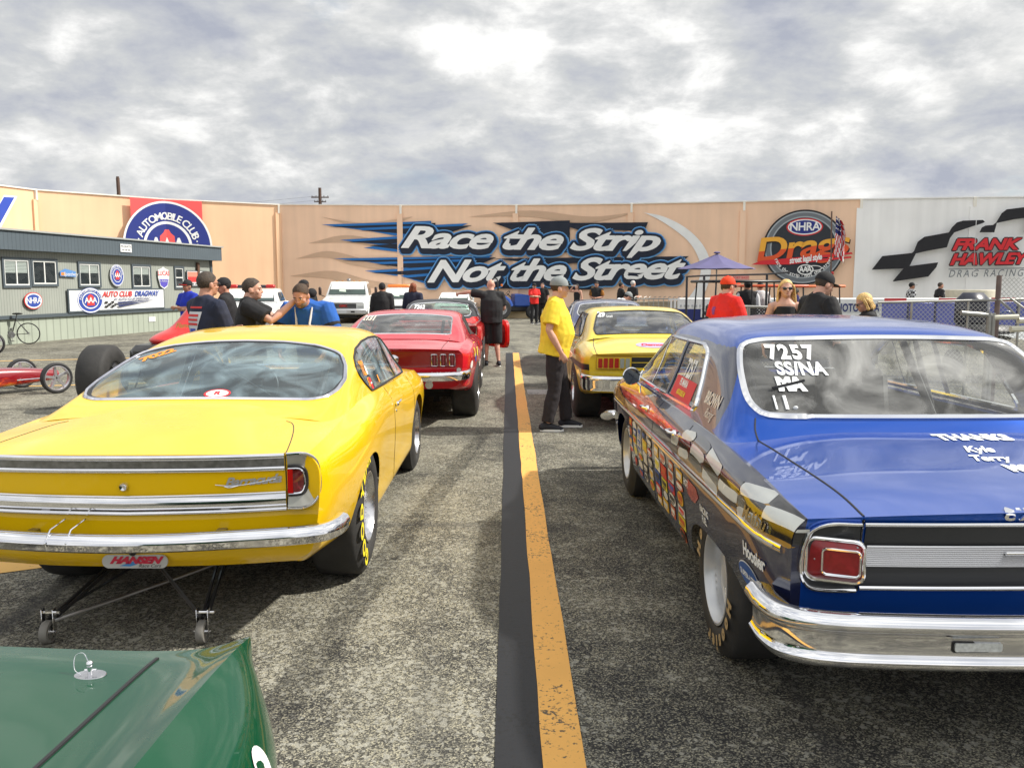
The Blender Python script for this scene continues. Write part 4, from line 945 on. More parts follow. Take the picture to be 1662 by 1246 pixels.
# wheelie bars behind
wb = MB(); TW = [(-.43, .11), (.285, .11)]
Lh = (-.13, 1.05, .30)
for (x, y) in TW:
    for dx in (-.02, .02):
        wb.tube([(x+dx*.6, y+.03, .10), (x*.55+dx, 1.0, .34)], .009, 8)
    wb.tube([(x, y+.02, .12), (x*.5+.02, 1.0, .20)], .007, 8)
wb.build('wheelie_bar_strut', GUN, r_)
cr = MB(); cr.tube([(-.41, .13, .10), (.05, .45, .195), (.55, .85, .30)], .009, 8); cr.tube([(.27, .13, .12), (-.05, .50, .22), (-.22, .80, .29)], .009, 8); cr.build('wheelie_bar_cross_brace', STEEL, r_)
for (x, y) in TW:
    w = MB(); M = Tm((x, y, .055), ry=pi/2); w.lathe([(0, -.018), (.035, -.018), (.036, -.016), (.036, .016), (.035, .018), (0, .018)], 24, M)
    wo = w.build('wheelie_bar_wheel', ALU, r_); MB().lathe([(.036, -.019), (.050, -.018), (.054, -.012), (.054, .012), (.050, .018), (.036, .019)], 28, M).build('roller_tyre', mat('grey_rubber', (.20, .19, .17), .6), wo)
    b = MB(); b.box((x-.026, y+.015, .10), (.004, .035, .12), bev=.002); b.box((x+.026, y+.015, .10), (.004, .035, .12), bev=.002); b.tube([(x-.04, y, .055), (x+.04, y, .055)], .007, 8); b.tube([(x-.03, y+.02, .14), (x+.05, y+.02, .14)], .007, 8); b.build('roller_bracket', CHROME, r_)
# ------------------------------------------------------------------ blue sedan race car (right lane, nearest)
BLUEP = mat('candy_blue_paint', (.004, .07, .40), .22, metal=.6, coat=.8, flake=.35, spec=.2)
SIDEP = mat('dark_graphic_shade_paint', (.010, .014, .050), .2, coat=1, var=.3, vscale=2)
GL_C = glass('clear_dusty_haze_glass', (.88, .90, .88), 1.5, dirt_haze=.26)  # heavy pale film paints light haze over the cabin, beyond plain dust
CX2, CY2 = 1.86, 2.65
chv = Car('blue_sedan_race_car', 'candy blue race sedan with checkered flag side graphics and 7257 on its rear window', 'car', (CX2, CY2, 0))
ST = [
 (0.10, [(.80, .42, .08), (.88, .50, .07), (.90, .58, .06), (.905, .72, .05), (.902, .825, .04), (.868, .880, .02), (.45, .899, 0), (0, .907, 0)]),
 (0.34, [(.84, .42), (.90, .46), (.935, .57), (.953, .74), (.945, .85), (.893, .908), (.45, .926), (0, .932)]),
 (0.75, [(.86, .36), (.91, .40), (.95, .54), (.965, .74), (.955, .865), (.898, .933), (.45, .959), (0, .965)]),
 (1.15, [(.86, .30), (.91, .34), (.95, .51), (.966, .74), (.95, .865), (.89, .943), (.45, .995), (0, 1.0)]),
 (1.90, [(.86, .25), (.915, .29), (.95, .49), (.966, .74), (.95, .86), (.892, .946), (.45, .99), (0, .99)]),
 (2.60, [(.86, .24), (.915, .28), (.95, .48), (.965, .73), (.945, .855), (.89, .938), (.45, .97), (0, .97)]),
 (3.40, [(.86, .24), (.915, .28), (.948, .47), (.962, .72), (.94, .845), (.885, .926), (.45, .96), (0, .965)]),
 (4.10, [(.86, .24), (.915, .28), (.945, .46), (.958, .70), (.935, .83), (.875, .908), (.45, .945), (0, .955)]),
 (4.60, [(.84, .28), (.90, .32), (.935, .46), (.950, .69), (.925, .81), (.86, .878), (.45, .905), (0, .915)]),
 (4.90, [(.78, .34), (.86, .38), (.90, .48), (.925, .66), (.90, .77), (.83, .83), (.42, .85, .04), (0, .86, .06)])]
GH = [
 (1.08, [(.885, .925), (.85, .932), (.80, .938), (.73, .945), (.42, .975), (0, .982)]),
 (1.17, [(.885, .940), (.85, .958), (.80, .982), (.73, 1.005), (.42, 1.032), (0, 1.038)]),
 (1.35, [(.885, .946), (.845, 1.02), (.795, 1.10), (.72, 1.15), (.42, 1.178), (0, 1.185)]),
 (1.68, [(.885, .948), (.825, 1.10), (.765, 1.25), (.675, 1.350), (.41, 1.395), (0, 1.405)]),
 (1.92, [(.885, .948), (.815, 1.13), (.745, 1.31), (.655, 1.398), (.40, 1.435), (0, 1.447)]),
 (2.50, [(.885, .946), (.81, 1.13), (.738, 1.325), (.65, 1.418), (.40, 1.455), (0, 1.468)]),
 (3.05, [(.885, .940), (.81, 1.12), (.738, 1.31), (.65, 1.398), (.40, 1.436), (0, 1.448)]),
 (3.36, [(.885, .936), (.812, 1.10), (.742, 1.27), (.655, 1.345), (.40, 1.38), (0, 1.39)]),
 (3.70, [(.885, .930), (.83, 1.02), (.775, 1.115), (.70, 1.155), (.42, 1.18), (0, 1.188)]),
 (4.06, [(.885, .918), (.86, .932), (.82, .944), (.75, .952), (.42, .968), (0, .972)])]
WH_CH = mat('bright_chrome', (.92, .92, .93), .08, 1)
def hw(z): return 0
RWH = [(.61, 1.053), (.70, 1.066), (.738, 1.115), (.735, 1.20), (.712, 1.285), (.680, 1.342), (.61, 1.368), (.42, 1.379), (0, 1.386)]
RWP = [tuple(q) for q in spl([(x, z) for x, z in RWH]+[(-x, z) for x, z in reversed(RWH[:-1])], 4)]
WIN = [dict(k='xz', n='rear_window', g=GL_C, r=0, t=.017, tm=WH_CH, y0=1.14, y1=1.86, poly=RWP),
       dict(k='plan', n='windshield', g=GL_C, r=.05, zmin=.98, poly=[(-.60, 3.36), (.60, 3.36), (.70, 3.65), (.74, 4.0), (-.74, 4.0), (-.70, 3.65)]),
       dict(k='side', n='side_window', g=GL_C, r=.035, t=.013, tm=WH_CH, poly=[(1.84, .985), (2.03, 1.285), (2.2, 1.315), (3.14, 1.305), (3.84, .98)])]
def side_split(P_):
    z = P_[:, 2]; w = np.where(z < .95, .884, .884-(z-.95)*.52)+np.where(P_[:, 1] < .3, -.03*(1-P_[:, 1]/.3), 0)  # above the belt the dark paint stands in for shade on the pillar
    f = w-np.abs(P_[:, 0]); f = np.where(z > 1.34, 1., f)
    return f
chv.body(ST, BLUEP, GH, arches=[(1.08, .30, .48, .225, 3.0), (4.02, .34, .42, .30, 2.2)], cabin=[(-.72, 1.28), (.72, 1.28), (.80, 3.95), (-.80, 3.95)], wins=WIN, pr=10, pc=8, cc=(5,), split=side_split, paint2=SIDEP)
r_ = chv.root; XL, XR = Vector((1, 0, 0)), Vector((-1, 0, 0))
def tl(x, z, off=.004): return chv.on((x, 0, z), YV, off)
def rib2(name, za, zb, x0, x1, m, off=.004, n=30, k=3, bulge=0):
    vs = [tl(x0+(x1-x0)*i/n, za+(zb-za)*j/k, off+bulge*sin(pi*j/k)) for i in range(n+1) for j in range(k+1)]
    return mesh(name, vs, [(i*(k+1)+j, (i+1)*(k+1)+j, (i+1)*(k+1)+j+1, i*(k+1)+j+1) for i in range(n) for j in range(k)], m, r_, 50)
SATB = mat('satin_black_panel', (.02, .022, .025), .42, coat=.2)
rib2('tail_panel', .64, .862, -.672, .672, SATB, .004)
rib2('tail_trim', .857, .872, -.678, .678, WH_CH, .008, bulge=.006); rib2('tail_trim', .630, .645, -.678, .678, WH_CH, .008, bulge=.006)
RIBM = mat('ribbed_aluminium', (.62, .62, .63), .28, 1)
mb = MB(); n = 40; rows = 23
vs = [tl(-.665+1.33*i/n, .715+.075*j/(rows-1), .012+.004*(j % 2)) for i in range(n+1) for j in range(rows)]
mesh('ribbed_tail_band', vs, [(i*rows+j, (i+1)*rows+j, (i+1)*rows+j+1, i*rows+j+1) for i in range(n) for j in range(rows-1)], RIBM, r_, 10)
MB().tube([tl(-.21+.42*i/10, .767, .022) for i in range(11)], .006, 8).build('tail_band_spear', WH_CH, r_)
for k, ch in enumerate('CHEVROLET'):
    v, f = textmesh(ch, .034, 0, .003); x0 = -.208+.052*k
    chv.decal('trunk_letter', ([(p[0]*1.35, p[1], 0) for p in v], f), WH_CH, lambda u, w: (x0+u, .0, .893+w), YV, .006)
for s in (-1, 1):
    o = [(s*x, z) for x, z in ((.690, .866), (.80, .864), (.845, .842), (.868, .79), (.876, .72), (.868, .67), (.845, .640), (.80, .630), (.690, .630))]
    q = [tl(*p, .008) for p in spl(o, 6)]
    face = mesh('lamp_housing', [tl(*p, .004) for p in spl(o, 6)], [tuple(range(len(q)))], SATB, r_, 0)
    MB().tube(q, .010, 8, flat=.8).build('lamp_housing_trim', WH_CH, r_)
    L1 = rrect(.165, .140, .028, 5, s*.775, .742); yl = tl(s*.775, .742, .02).y
    sl = lambda x: (abs(x)-.775)*.42
    MB().tube([(x, yl+sl(x)-.012, z) for x, z in L1], .008, 8, closed=True).build('lamp_frame', WH_CH, r_)
    d_ = MB(); inn = rrect(.155, .130, .024, 5, s*.775, .742); c2 = rrect(.10, .078, .012, 5, s*.765, .742); n = len(inn)
    d_.add([(x, yl+sl(x)-.012, z) for x, z in inn]+[(x, yl+sl(x)-.036, z) for x, z in c2], [(i, (i+1) % n, n+(i+1) % n, n+i) for i in range(n)]+[tuple(range(n, 2*n))]); ln = d_.build('tail_lamp', mat('dark_red_lens', (.26, .008, .012), .35, coat=.25, coatr=.2, var=.2, vscale=50), r_, 25)
    MB().tube([(x, yl+sl(x)-.038, z) for x, z in rrect(.108, .086, .014, 5, s*.765, .742)], .0045, 6, closed=True).build('lamp_inner_trim', WH_CH, ln)
    for sx, sz in ((.835, .742), (.715, .795), (.715, .690)): MB().ell((s*sx, yl+sl(sx)-.020, sz), (.004, .004, .004), 8, 6).build('lamp_screw', STEEL, ln)
    # seams
    X = Vector((-s, 0, 0))
    chv.seam([(s*.683, 0, .625), (s*.683, 0, .75), (s*.683, 0, .880)], YV, .005)
    chv.seam([(s*.683, .115, 1), (s*.685, .3, 1), (s*.73, .9, 1), (s*.745, 1.16, 1), (s*.73, 1.22, 1)], -ZV, .0045)
    chv.seam([(s, 1.72, .93), (s, 1.70, .7), (s, 1.64, .45), (s, 1.72, .28)], X); chv.seam([(s, 2.62, .93), (s, 2.62, .6), (s, 2.62, .27)], X); chv.seam([(s, 3.80, .90), (s, 3.74, .6), (s, 3.62, .27)], X)
    # mouldings
    chv.trim('side_moulding', [(s, .20, .752), (s, 1.5, .738), (s, 3.0, .722), (s, 4.55, .700)], X, .016, .45, WH_CH, .004, 14)
    chv.trim('side_moulding_insert', [(s, .24, .752), (s, 1.5, .738), (s, 3.0, .722), (s, 4.5, .700)], X, .006, .5, mat('moulding_grey', (.45, .45, .43), .5), .012, 14)
    # posts between side windows
    for (y0, y1, m_, rr) in ((2.63, 2.60, mat('dark_blue_post', (.012, .02, .06), .25, coat=1), .026), (3.20, 3.17, WH_CH, .008)):
        pts = [chv.on((s, y0+(y1-y0)*t, .975+.34*t), X, .003, True) for t in (0, .25, .5, .75, 1)]; MB().tube(pts, rr, 8, flat=.4, up=(s, 0, 0)).build('window_post', m_, r_)
    for (ya, yb) in ((1.92, 2.60), (2.66, 3.18)):
        chv.trim('window_frame', [(s, ya, .99), (s, yb, .99)], X, .007, .8, BLACK, .004) if False else None
    for y in (1.98, 2.93):
        h = chv.on((s, y, .852), X, .006); hb = MB(); hb.tube([h+Vector((s*.0, -.075, .0)), h+Vector((s*.030, -.055, .004)), h+Vector((s*.034, .02, .004)), h+Vector((s*.0, .075, 0))], [.012, .013, .013, .009], 8, flat=.7); hb.lathe([(.024, 0), (.024, .012), (.016, .02), (0, .02)], 16, Tm(h+Vector((-s*.002, -.06, -.005)), ry=s*pi/2)); hb.build('door_handle', WH_CH, r_)
# round mirror on the left door
MR = MB(); c = Vector((-1.0, 3.28, 1.02)); MR.lathe([(0, .03), (.04, .028), (.058, .012), (.062, -.004), (.056, -.006)], 28, Tm(c, rx=pi/2+pi)); MR.tube([c+Vector((.0, .02, -.01)), c+Vector((.06, .03, -.06)), (-.935, 3.3, .90)], .009, 8)
mo = MR.build('side_mirror', WH_CH, r_); MB().lathe([(.055, 0), (0, 0)], 28, Tm(c+Vector((0, -.0065, 0)), rx=pi/2)).build('mirror_glass', mat('mirror_glass', (.10, .11, .12), .06, 1), mo, 0)
# bumper
bp = [(-.985, .28, .515), (-.985, .16, .515), (-.955, .06, .515), (-.86, .0, .515), (-.5, -.035, .512), (0, -.045, .512), (.5, -.035, .512), (.86, .0, .515), (.955, .06, .515), (.985, .16, .515), (.985, .28, .515)]
bf = [(-.05, .085), (-.01, .097), (.018, .094), (.034, .078), (.040, .060), (.033, .046), (.012, .034), (.008, .020), (.006, -.028), (.010, -.048), (.020, -.058), (.018, -.068), (.004, -.086), (-.03, -.092)]
bumper(chv, bp, bf, per=10)
for x in (-.37, .37):
    yb = -.036-.012; b = MB(); b.prism(rrect(.165, .038, .008, 3), 0, .004, Tm((x, yb+.004, .51), rx=pi/2)); q = b.build('backup_lamp_frame', BLACK, r_); b = MB(); b.prism(rrect(.150, .028, .006, 3), 0, .006, Tm((x, yb, .51), rx=pi/2)); b.build('backup_lamp', CLEARL, q)
    MB().tube([(x-.08, yb-.004, .51+dz) for dz in (0,)]+[(x+.08, yb-.004, .51)], .001, 4).build('backup_lamp_rib', ALU, q)
for x in (-.80, -.42, .42, .80): MB().ell((x, -.012 if abs(x) > .6 else -.042, .598), (.020, .012, .010), 14, 8).build('bumper_bolt', CHROME, r_)
# drip rail, roof seam
# --- side graphics
FL_OR = mat('flame_orange', (.85, .16, .025), .2, coat=1, var=.35, vscale=5); FL_RD = mat('flame_red', (.72, .055, .025), .2, coat=1, var=.3, vscale=5); FL_YE = mat('flame_gold', (.65, .36, .05), .2, coat=1, var=.3, vscale=5)
FLW = mat('flag_white', (.70, .72, .68), .2, coat=1, var=.12, vscale=4); FLK = mat('flag_black', (.012, .012, .014), .2, coat=1); GOLD = mat('flag_gold', (.42, .22, .015), .2, coat=1, var=.4, vscale=6); MAROON = mat('flag_maroon', (.10, .006, .012), .2, coat=1)
for s in (-1, 1):
    sp = lambda pts, per=6: [tuple(p) for p in spl(list(pts)+[pts[0]], per)][:-1]
    chv.patchdecal('flame_graphic', sp([(4.9, .90), (4.5, .84), (3.9, .80), (3.2, .82), (2.6, .835), (1.6, .845), (2.4, .875), (3.1, .90), (4.0, .93), (4.6, .92)]), FL_OR, s, .0016)
    chv.patchdecal('flame_graphic', sp([(4.9, .80), (4.6, .72), (4.2, .72), (3.7, .735), (3.2, .755), (2.8, .80), (3.2, .79), (3.8, .775), (4.3, .80), (4.7, .86)]), FL_YE, s, .0022)
    chv.patchdecal('flame_graphic', sp([(4.2, .80), (3.6, .785), (3.0, .80), (2.3, .82), (1.9, .835), (2.6, .835), (3.3, .835), (3.9, .84)]), FL_RD, s, .0028)
    chv.patchdecal('flag_field', sp([(.14, .765), (.7, .76), (1.3, .755), (1.8, .76), (2.0, .80), (1.7, .845), (1.2, .84), (.7, .85), (.2, .865)]), GOLD, s, .0016)
    chv.patchdecal('flag_field', sp([(1.9, .79), (1.5, .80), (1.0, .825), (.6, .83), (1.0, .85), (1.5, .86), (1.9, .84)]), MAROON, s, .0022)
    ye = [.11, .34, .62, .92, 1.22, 1.52, 1.80, 2.02]
    wv = lambda y: .020*sin(y*5.0+.6)
    for i in range(7):
        for j in range(3):
            a, b = ye[i], ye[i+1]; za, zb = .765+j*.045, .765+(j+1)*.045
            if i > 5 and j > 1: continue
            ed = [(a+(b-a)*t, za+wv(a+(b-a)*t)) for t in (0, .33, .66, 1)]; eu = [(a+(b-a)*t, zb+wv(a+(b-a)*t)) for t in (1, .66, .33, 0)]
            if (i+j) % 2: chv.patchdecal('flag_check', ed+eu, FLW, s, .0030)
            elif (i*7+j*3) % 4 != 1: chv.patchdecal('flag_check', ed+eu, FLK, s, .0030)
    # lettering
    GT = mat('gold_badge', (.7, .52, .22), .2, 1)
    fl = s
    sidetext(chv, 'Malibu', .42, .800, .075, GT, s, 'script_badge', shear=.4, bold=.001, off=.007, xs=1.15)
    sidetext(chv, 'Hoosier', .42, .655, .075, LETTER, s, 'sponsor_lettering', bold=.0025, off=.004, xs=.95, sp=.95)
    X = Vector((-s, 0, 0))
    chv.decal('oval_sticker', disc(0, 0, .115, .050), WHITE, lambda u, w: (s*1.5, .50+s*u, .555+w), X, .003, full=True); chv.decal('oval_sticker', disc(0, 0, .110, .045), mat('sticker_blue', (.02, .10, .35), .4), lambda u, w: (s*1.5, .50+s*u, .555+w), X, .005, full=True)
    sidetext(chv, 'SUPER-LITE', .50, .553, .034, LETTER, s, 'sponsor_lettering', bold=.001, off=.007); 
    sidetext(chv, 'RACING', 1.62-.45, .622, .045, LETTER, s, 'sponsor_lettering', bold=.001, off=.004); sidetext(chv, 'FUEL', 1.17, .580, .045, LETTER, s, 'sponsor_lettering', bold=.001, off=.004)
    chv.patchdecal('flame_sticker', sp([(1.55, .70), (1.38, .69), (1.28, .70), (1.36, .66), (1.22, .655), (1.36, .63), (1.26, .60), (1.46, .61), (1.58, .64)], 5), FL_RD, s, .0022); sidetext(chv, 'HOT', 1.56, .665, .05, LETTER, s, 'sponsor_lettering', bold=.001, off=.005)
    for y, z in ((.20, .50), (.30, .475), (.36, .46)): chv.decal('contingency_sticker', disc(0, 0, .04, .028), mat('sticker_pink', (.6, .12, .15), .5), lambda u, w: (s*1.5, y+s*u, z+w), X, .003, full=True)
    # rows of contingency stickers under the moulding
    cols = [(.62, .03, .03), (.72, .72, .70), (.75, .45, .03), (.03, .10, .40), (.70, .60, .05), (.03, .03, .03), (.60, .62, .62), (.55, .10, .03), (.75, .75, .72)]
    rnd = random.Random(3 if s < 0 else 4); cnt = 0
    for y0 in (1.74, 1.97, 2.20, 2.42, 2.68, 2.90, 3.12, 3.34, 3.54, 3.72, 4.46):
        zt = .690
        while zt > .37:
            h = rnd.choice((.045, .055, .065, .075)); w = rnd.uniform(.12, .19); c = rnd.choice(cols); yy = y0+rnd.uniform(-.01, .02)
            if cnt < 46 and not (y0 > 4 and zt < .5):
                nm = 'sticker_%d' % cols.index(c); mm = mat('contingency_'+['red', 'white', 'orange', 'blue', 'yellow', 'black', 'silver', 'rust', 'cream'][cols.index(c)], c, .45)
                o_ = rnd.random() < .3
                sh = disc(0, 0, w/2, h/2, 20) if o_ else rect(-w/2, -h/2, w/2, h/2)
                st = chv.decal('contingency_sticker', sh, mm, lambda u, ww: (s*1.5, yy+s*u, zt-h/2+ww), X, .003, full=True)
                c2 = rnd.choice([k for k in cols if k != c]); mm2 = mat('contingency_'+['red', 'white', 'orange', 'blue', 'yellow', 'black', 'silver', 'rust', 'cream'][cols.index(c2)], c2, .45)
                V2, F2 = rect(-w*.38, -h*.12, w*.38, h*.28); b_ = rect(-w*.30, -h*.36, w*.2, -h*.22); V3, F3 = joinm((V2, F2), b_)
                chv.decal('sticker_print', (V3, F3), mm2, lambda u, ww: (s*1.5, yy+s*u, zt-h/2+ww), X, .0045, full=True, parent=st); cnt += 1
            zt -= h+.006
# C pillar writing, window writing
sidetext(chv, 'BROWN', 1.60, 1.075, .082, mat('cream_lettering', (.75, .68, .58), .4), -1, 'name_lettering', bold=.003, xs=.85); sidetext(chv, 'Racing', 1.57, 1.01, .062, _M['cream_lettering'], -1, 'name_lettering', shear=.5, xs=.9)
sidetext(chv, '7257', 2.28, 1.16, .15, LETTER, -1, bold=.004, xs=.80); 
chv.decal('window_banner', rect(-.27, -.065, .27, .055), _M['sticker_red'], lambda u, w: (-1.5, 2.27-u, 1.055+w), XL, .004, full=True); sidetext(chv, 'FS MARA', 2.30, 1.08, .055, LETTER, -1, 'banner_lettering', bold=.002, off=.006); sidetext(chv, '#DOUBLE M', 2.28, 1.025, .04, YLET, -1, 'banner_lettering', bold=.001, off=.006)
def rw(s_, x, z, size, **k): back_text(chv, s_, x, z, size, k.pop('m', LETTER), 'window_lettering', off=.005, full=True, **k)
for dx in (0,): 
    rw('7257', -.475, 1.315, .085, bold=.004, sp=1.22, xs=1.12); rw('SS/NA', -.455, 1.245, .075, bold=.003, xs=1.1, sp=1.08); rw('MA', -.53, 1.18, .068, bold=.007, xs=1.2)
chv.seam([(-.545, 0, 1.158), (-.375, 0, 1.202)], YV, .008, m=BLACK, name='strike_through', off=.012) if False else None
q = [chv.on((-.62+.16*t, 0, 1.163+.032*t), YV, .009, True) for t in (0, .5, 1)]; MB().tube(q, .007, 4).build('strike_through', BLACK, r_)
for x, w in ((-.625, .005), (-.578, .008)):
    q = [chv.on((x, 0, 1.135-.055*t), YV, .005, True) for t in (0, .5, 1)]; MB().tube(q, w, 6, flat=.3).build('window_mark', LETTER, r_)
q = chv.on((-.54, 0, 1.087), YV, .004, True); MB().ell(q, (.012, .004, .009), 10, 6).build('window_mark', LETTER, r_)
# thank-you writing on the deck
def dt(s_, px, py, size, **k):
    g0 = gr(px, py, .955); v, f = textmesh(s_, size, k.get('shear', 0), k.get('bold', .002), 1, k.get('xs', 1.1), align='LEFT')
    chv.decal('deck_lettering', (v, f), LETTER, lambda u, w: (g0.x-CX2+u, g0.y-CY2+w*1.9, 2), -ZV, .003)
dt('THANKS', 1519, 724, .066, bold=.004, xs=1.25); dt('Kyle', 1562, 737, .06, shear=.5, bold=.002); dt('Terry', 1572, 747, .06, shear=.5, bold=.002); dt('MOM & DAD', 1636, 759, .06, bold=.005)
# wheels
TAN_LT = mat('tyre_tan', (.42, .30, .15), .7); WHR = mat('grey_white_rim', (.62, .63, .64), .3, .4)
for s in (-1, 1):
    wheel(r_, s*.935, 1.08, .355, .27, .215, s, style='disc', letters=[('Hoosier', 262, .085), ('Hoosier', 82, .085)], lm=TAN_LT, name='rear_wheel', rimm=WHR)
    wheel(r_, s*.925, 4.02, .335, .17, .200, s, style='disc', name='front_wheel', rimm=WHR)
chassis(r_, 4.9, .90, (1.08, 4.02), cab=(1.2, 3.9)); dash(r_, .86, 3.75, .97)
seat(r_, -.36, 2.75, .34, head=True); seat(r_, .36, 2.75, .34, head=True); steering(r_, -.36, 3.45, .88); cage(r_, .70, 2.45, 3.4, 1.34, mat('grey_cage_tube', (.10, .10, .11), .35, coat=.5))
MB().box((0, 1.62, .93), (1.40, .76, .03)).build('package_shelf', DARKIN, r_); 
rs = MB(); rs.box((0, 2.0, .70), (1.36, .14, .5), Tm((0, 0, 0), rx=-.1), bev=.05); rs.build('rear_seat', _M['black_vinyl'], r_)
fb = MB(); fb.tube([(-.985, 4.84, .50), (-.96, 4.95, .50), (-.8, 5.02, .50), (0, 5.05, .50), (.8, 5.02, .50), (.96, 4.95, .50), (.985, 4.84, .50)], .06, 10, flat=.6); fb.build('front_bumper', CHROME, r_)
# ------------------------------------------------------------------ cars further up the two lanes
def simple_car(name, label, cat, loc, paint, st, gh, wins, arches, cabin, glassless=False, **k):
    c = Car(name, label, cat, loc, k.pop('rz', 0)); c.body(st, paint, gh, arches=arches, cabin=cabin, wins=wins, pr=k.pop('pr', 6), pc=k.pop('pc', 6), cc=(5,), **k); return c
# ---- red fastback
REDP = mat('red_car_paint', (.62, .012, .025), .3, spec=.15, coat=.8, var=.05, vscale=1.5)
GL_R = glass('red_fastback_glass', (.62, .72, .72), 1.8, dirt_haze=.10)
mus = simple_car('red_fastback_race_car', 'red fastback race car with three-bar tail lamps, parked ahead of the yellow fastback', 'car', (-1.30, 9.66, 0), REDP, [
 (0.06, [(.62, .46, .12), (.72, .50, .10), (.76, .56, .08), (.785, .76, .06), (.785, .86, .05), (.745, .915, -.02), (.42, .93, -.06), (0, .935, -.08)]),
 (0.25, [(.70, .44), (.79, .47), (.82, .56), (.85, .76), (.84, .87), (.765, .935), (.42, .955), (0, .96)]),
 (0.70, [(.78, .38), (.84, .41), (.875, .56), (.90, .76), (.88, .90), (.78, .965), (.42, 1.0), (0, 1.005)]),
 (1.20, [(.80, .30), (.86, .34), (.90, .54), (.925, .76), (.90, .91), (.79, .985), (.42, 1.02), (0, 1.03)]),
 (1.80, [(.80, .26), (.85, .30), (.885, .50), (.905, .74), (.88, .89), (.79, .965), (.42, 1.0), (0, 1.0)]),
 (2.60, [(.80, .26), (.85, .30), (.875, .48), (.885, .70), (.86, .84), (.79, .93), (.42, .95), (0, .95)]),
 (3.60, [(.80, .26), (.85, .30), (.88, .48), (.89, .68), (.87, .80), (.79, .89), (.42, .92), (0, .93)]),
 (4.30, [(.78, .30), (.84, .34), (.87, .48), (.88, .66), (.86, .76), (.77, .84), (.42, .87), (0, .89)]),
 (4.60, [(.70, .36), (.76, .40), (.79, .48), (.80, .60), (.79, .70), (.72, .77), (.40, .80, .06), (0, .81, .08)])], [
 (0.62, [(.79, .945), (.75, .962), (.70, .975), (.63, .985), (.40, 1.0), (0, 1.005)]),
 (0.90, [(.79, .965), (.765, 1.0), (.715, 1.03), (.64, 1.045), (.40, 1.06), (0, 1.065)]),
 (1.35, [(.79, .98), (.75, 1.06), (.69, 1.13), (.61, 1.16), (.38, 1.185), (0, 1.19)]),
 (1.85, [(.79, .97), (.735, 1.09), (.665, 1.205), (.58, 1.245), (.36, 1.27), (0, 1.278)]),
 (2.40, [(.79, .95), (.725, 1.09), (.655, 1.23), (.57, 1.275), (.35, 1.30), (0, 1.308)]),
 (2.75, [(.79, .935), (.725, 1.07), (.655, 1.21), (.57, 1.255), (.35, 1.28), (0, 1.288)]),
 (3.10, [(.79, .92), (.74, 1.01), (.69, 1.08), (.62, 1.11), (.38, 1.125), (0, 1.13)]),
 (3.50, [(.79, .895), (.77, .905), (.74, .915), (.67, .925), (.40, .935), (0, .94)])],
 [dict(k='plan', n='rear_window', g=GL_R, r=.04, t=.010, poly=[(-.60, .86), (.60, .86), (.575, 1.68), (0, 1.76), (-.575, 1.68)]),
  dict(k='plan', n='windshield', g=GL_R, r=.04, poly=[(-.56, 2.80), (.56, 2.80), (.69, 3.44), (-.69, 3.44)]),
  dict(k='side', n='side_window', g=GL_R, r=.02, t=.008, tm=BLACK, poly=[(1.95, .985), (1.98, 1.19), (2.6, 1.22), (3.4, .93), (2.6, .96)])],
 [(1.20, .34, .40, .36, 2.2), (3.92, .34, .38, .33, 2.2)], [(-.68, .95), (.68, .95), (.72, 3.4), (-.72, 3.4)])
r_ = mus.root
def rear(c, x, z, off=.004): return c.on((x, 0, z), YV, off)
def rearquad(c, name, x0, x1, z0, z1, m, off=.005, n=8, parent=None):
    vs = [rear(c, x0+(x1-x0)*i/n, z, off) for i in range(n+1) for z in (z0, z1)]
    return mesh(name, vs, [(2*i, 2*i+2, 2*i+3, 2*i+1) for i in range(n)], m, parent or c.root, 50)
def loopquad(c, name, x0, x1, z0, z1, r, m, off=.010, parent=None):
    return MB().tube([rear(c, x, z, off) for x, z in ((x0, z0), ((x0+x1)/2, z0), (x1, z0), (x1, (z0+z1)/2), (x1, z1), ((x0+x1)/2, z1), (x0, z1), (x0, (z0+z1)/2))], r, 6, closed=True).build(name, m, parent or c.root)
rearquad(mus, 'tail_panel', -.70, .70, .715, .900, mat('deep_red_panel', (.30, .008, .012), .3, coat=.8), .004)
for s in (-1, 1):
    for k in range(3):
        a = s*(.435+.10*k); b = s*(.435+.10*k+.062); ln = rearquad(mus, 'tail_lamp', min(a, b), max(a, b), .735, .885, REDL, .024, 2); loopquad(mus, 'lamp_frame', min(a, b), max(a, b), .735, .885, .006, CHROME, .028, ln)
        MB().tube([rear(mus, (a+b)/2, .74, .027), rear(mus, (a+b)/2, .88, .027)], .004, 5).build('lamp_rib', mat('pink_lens_rib', (.45, .08, .12), .3), ln)
    X = Vector((-s, 0, 0))
    mus.seam([(s*.55, .02, 1), (s*.56, .3, 1), (s*.60, .72, 1)], -ZV, .004); mus.seam([(s, 2.1, .95), (s, 2.06, .6), (s, 2.1, .30)], X, .004); mus.seam([(s, 3.3, .90), (s, 3.25, .6), (s, 3.2, .30)], X, .004)
    wheel(r_, s*.93, 1.20, .39, .34, .19, s, style='disc', name='rear_wheel'); wheel(r_, s*.89, 3.92, .335, .17, .19, s, style='disc', name='front_wheel')
MB().lathe([(.07, 0), (.065, .02), (.04, .03), (.012, .034), (0, .05)], 24, Matrix.Translation(rear(mus, 0, .815, 0)) @ Matrix.Rotation(pi/2, 4, 'X')).build('fuel_cap', CHROME, r_)
bumper(mus, [(-.84, .30, .64), (-.825, .12, .635), (-.70, .0, .63), (0, -.05, .625), (.70, .0, .63), (.825, .12, .635), (.84, .30, .64)], [(-.03, .04), (.01, .045), (.03, .03), (.034, .0), (.02, -.055), (-.03, -.07)])
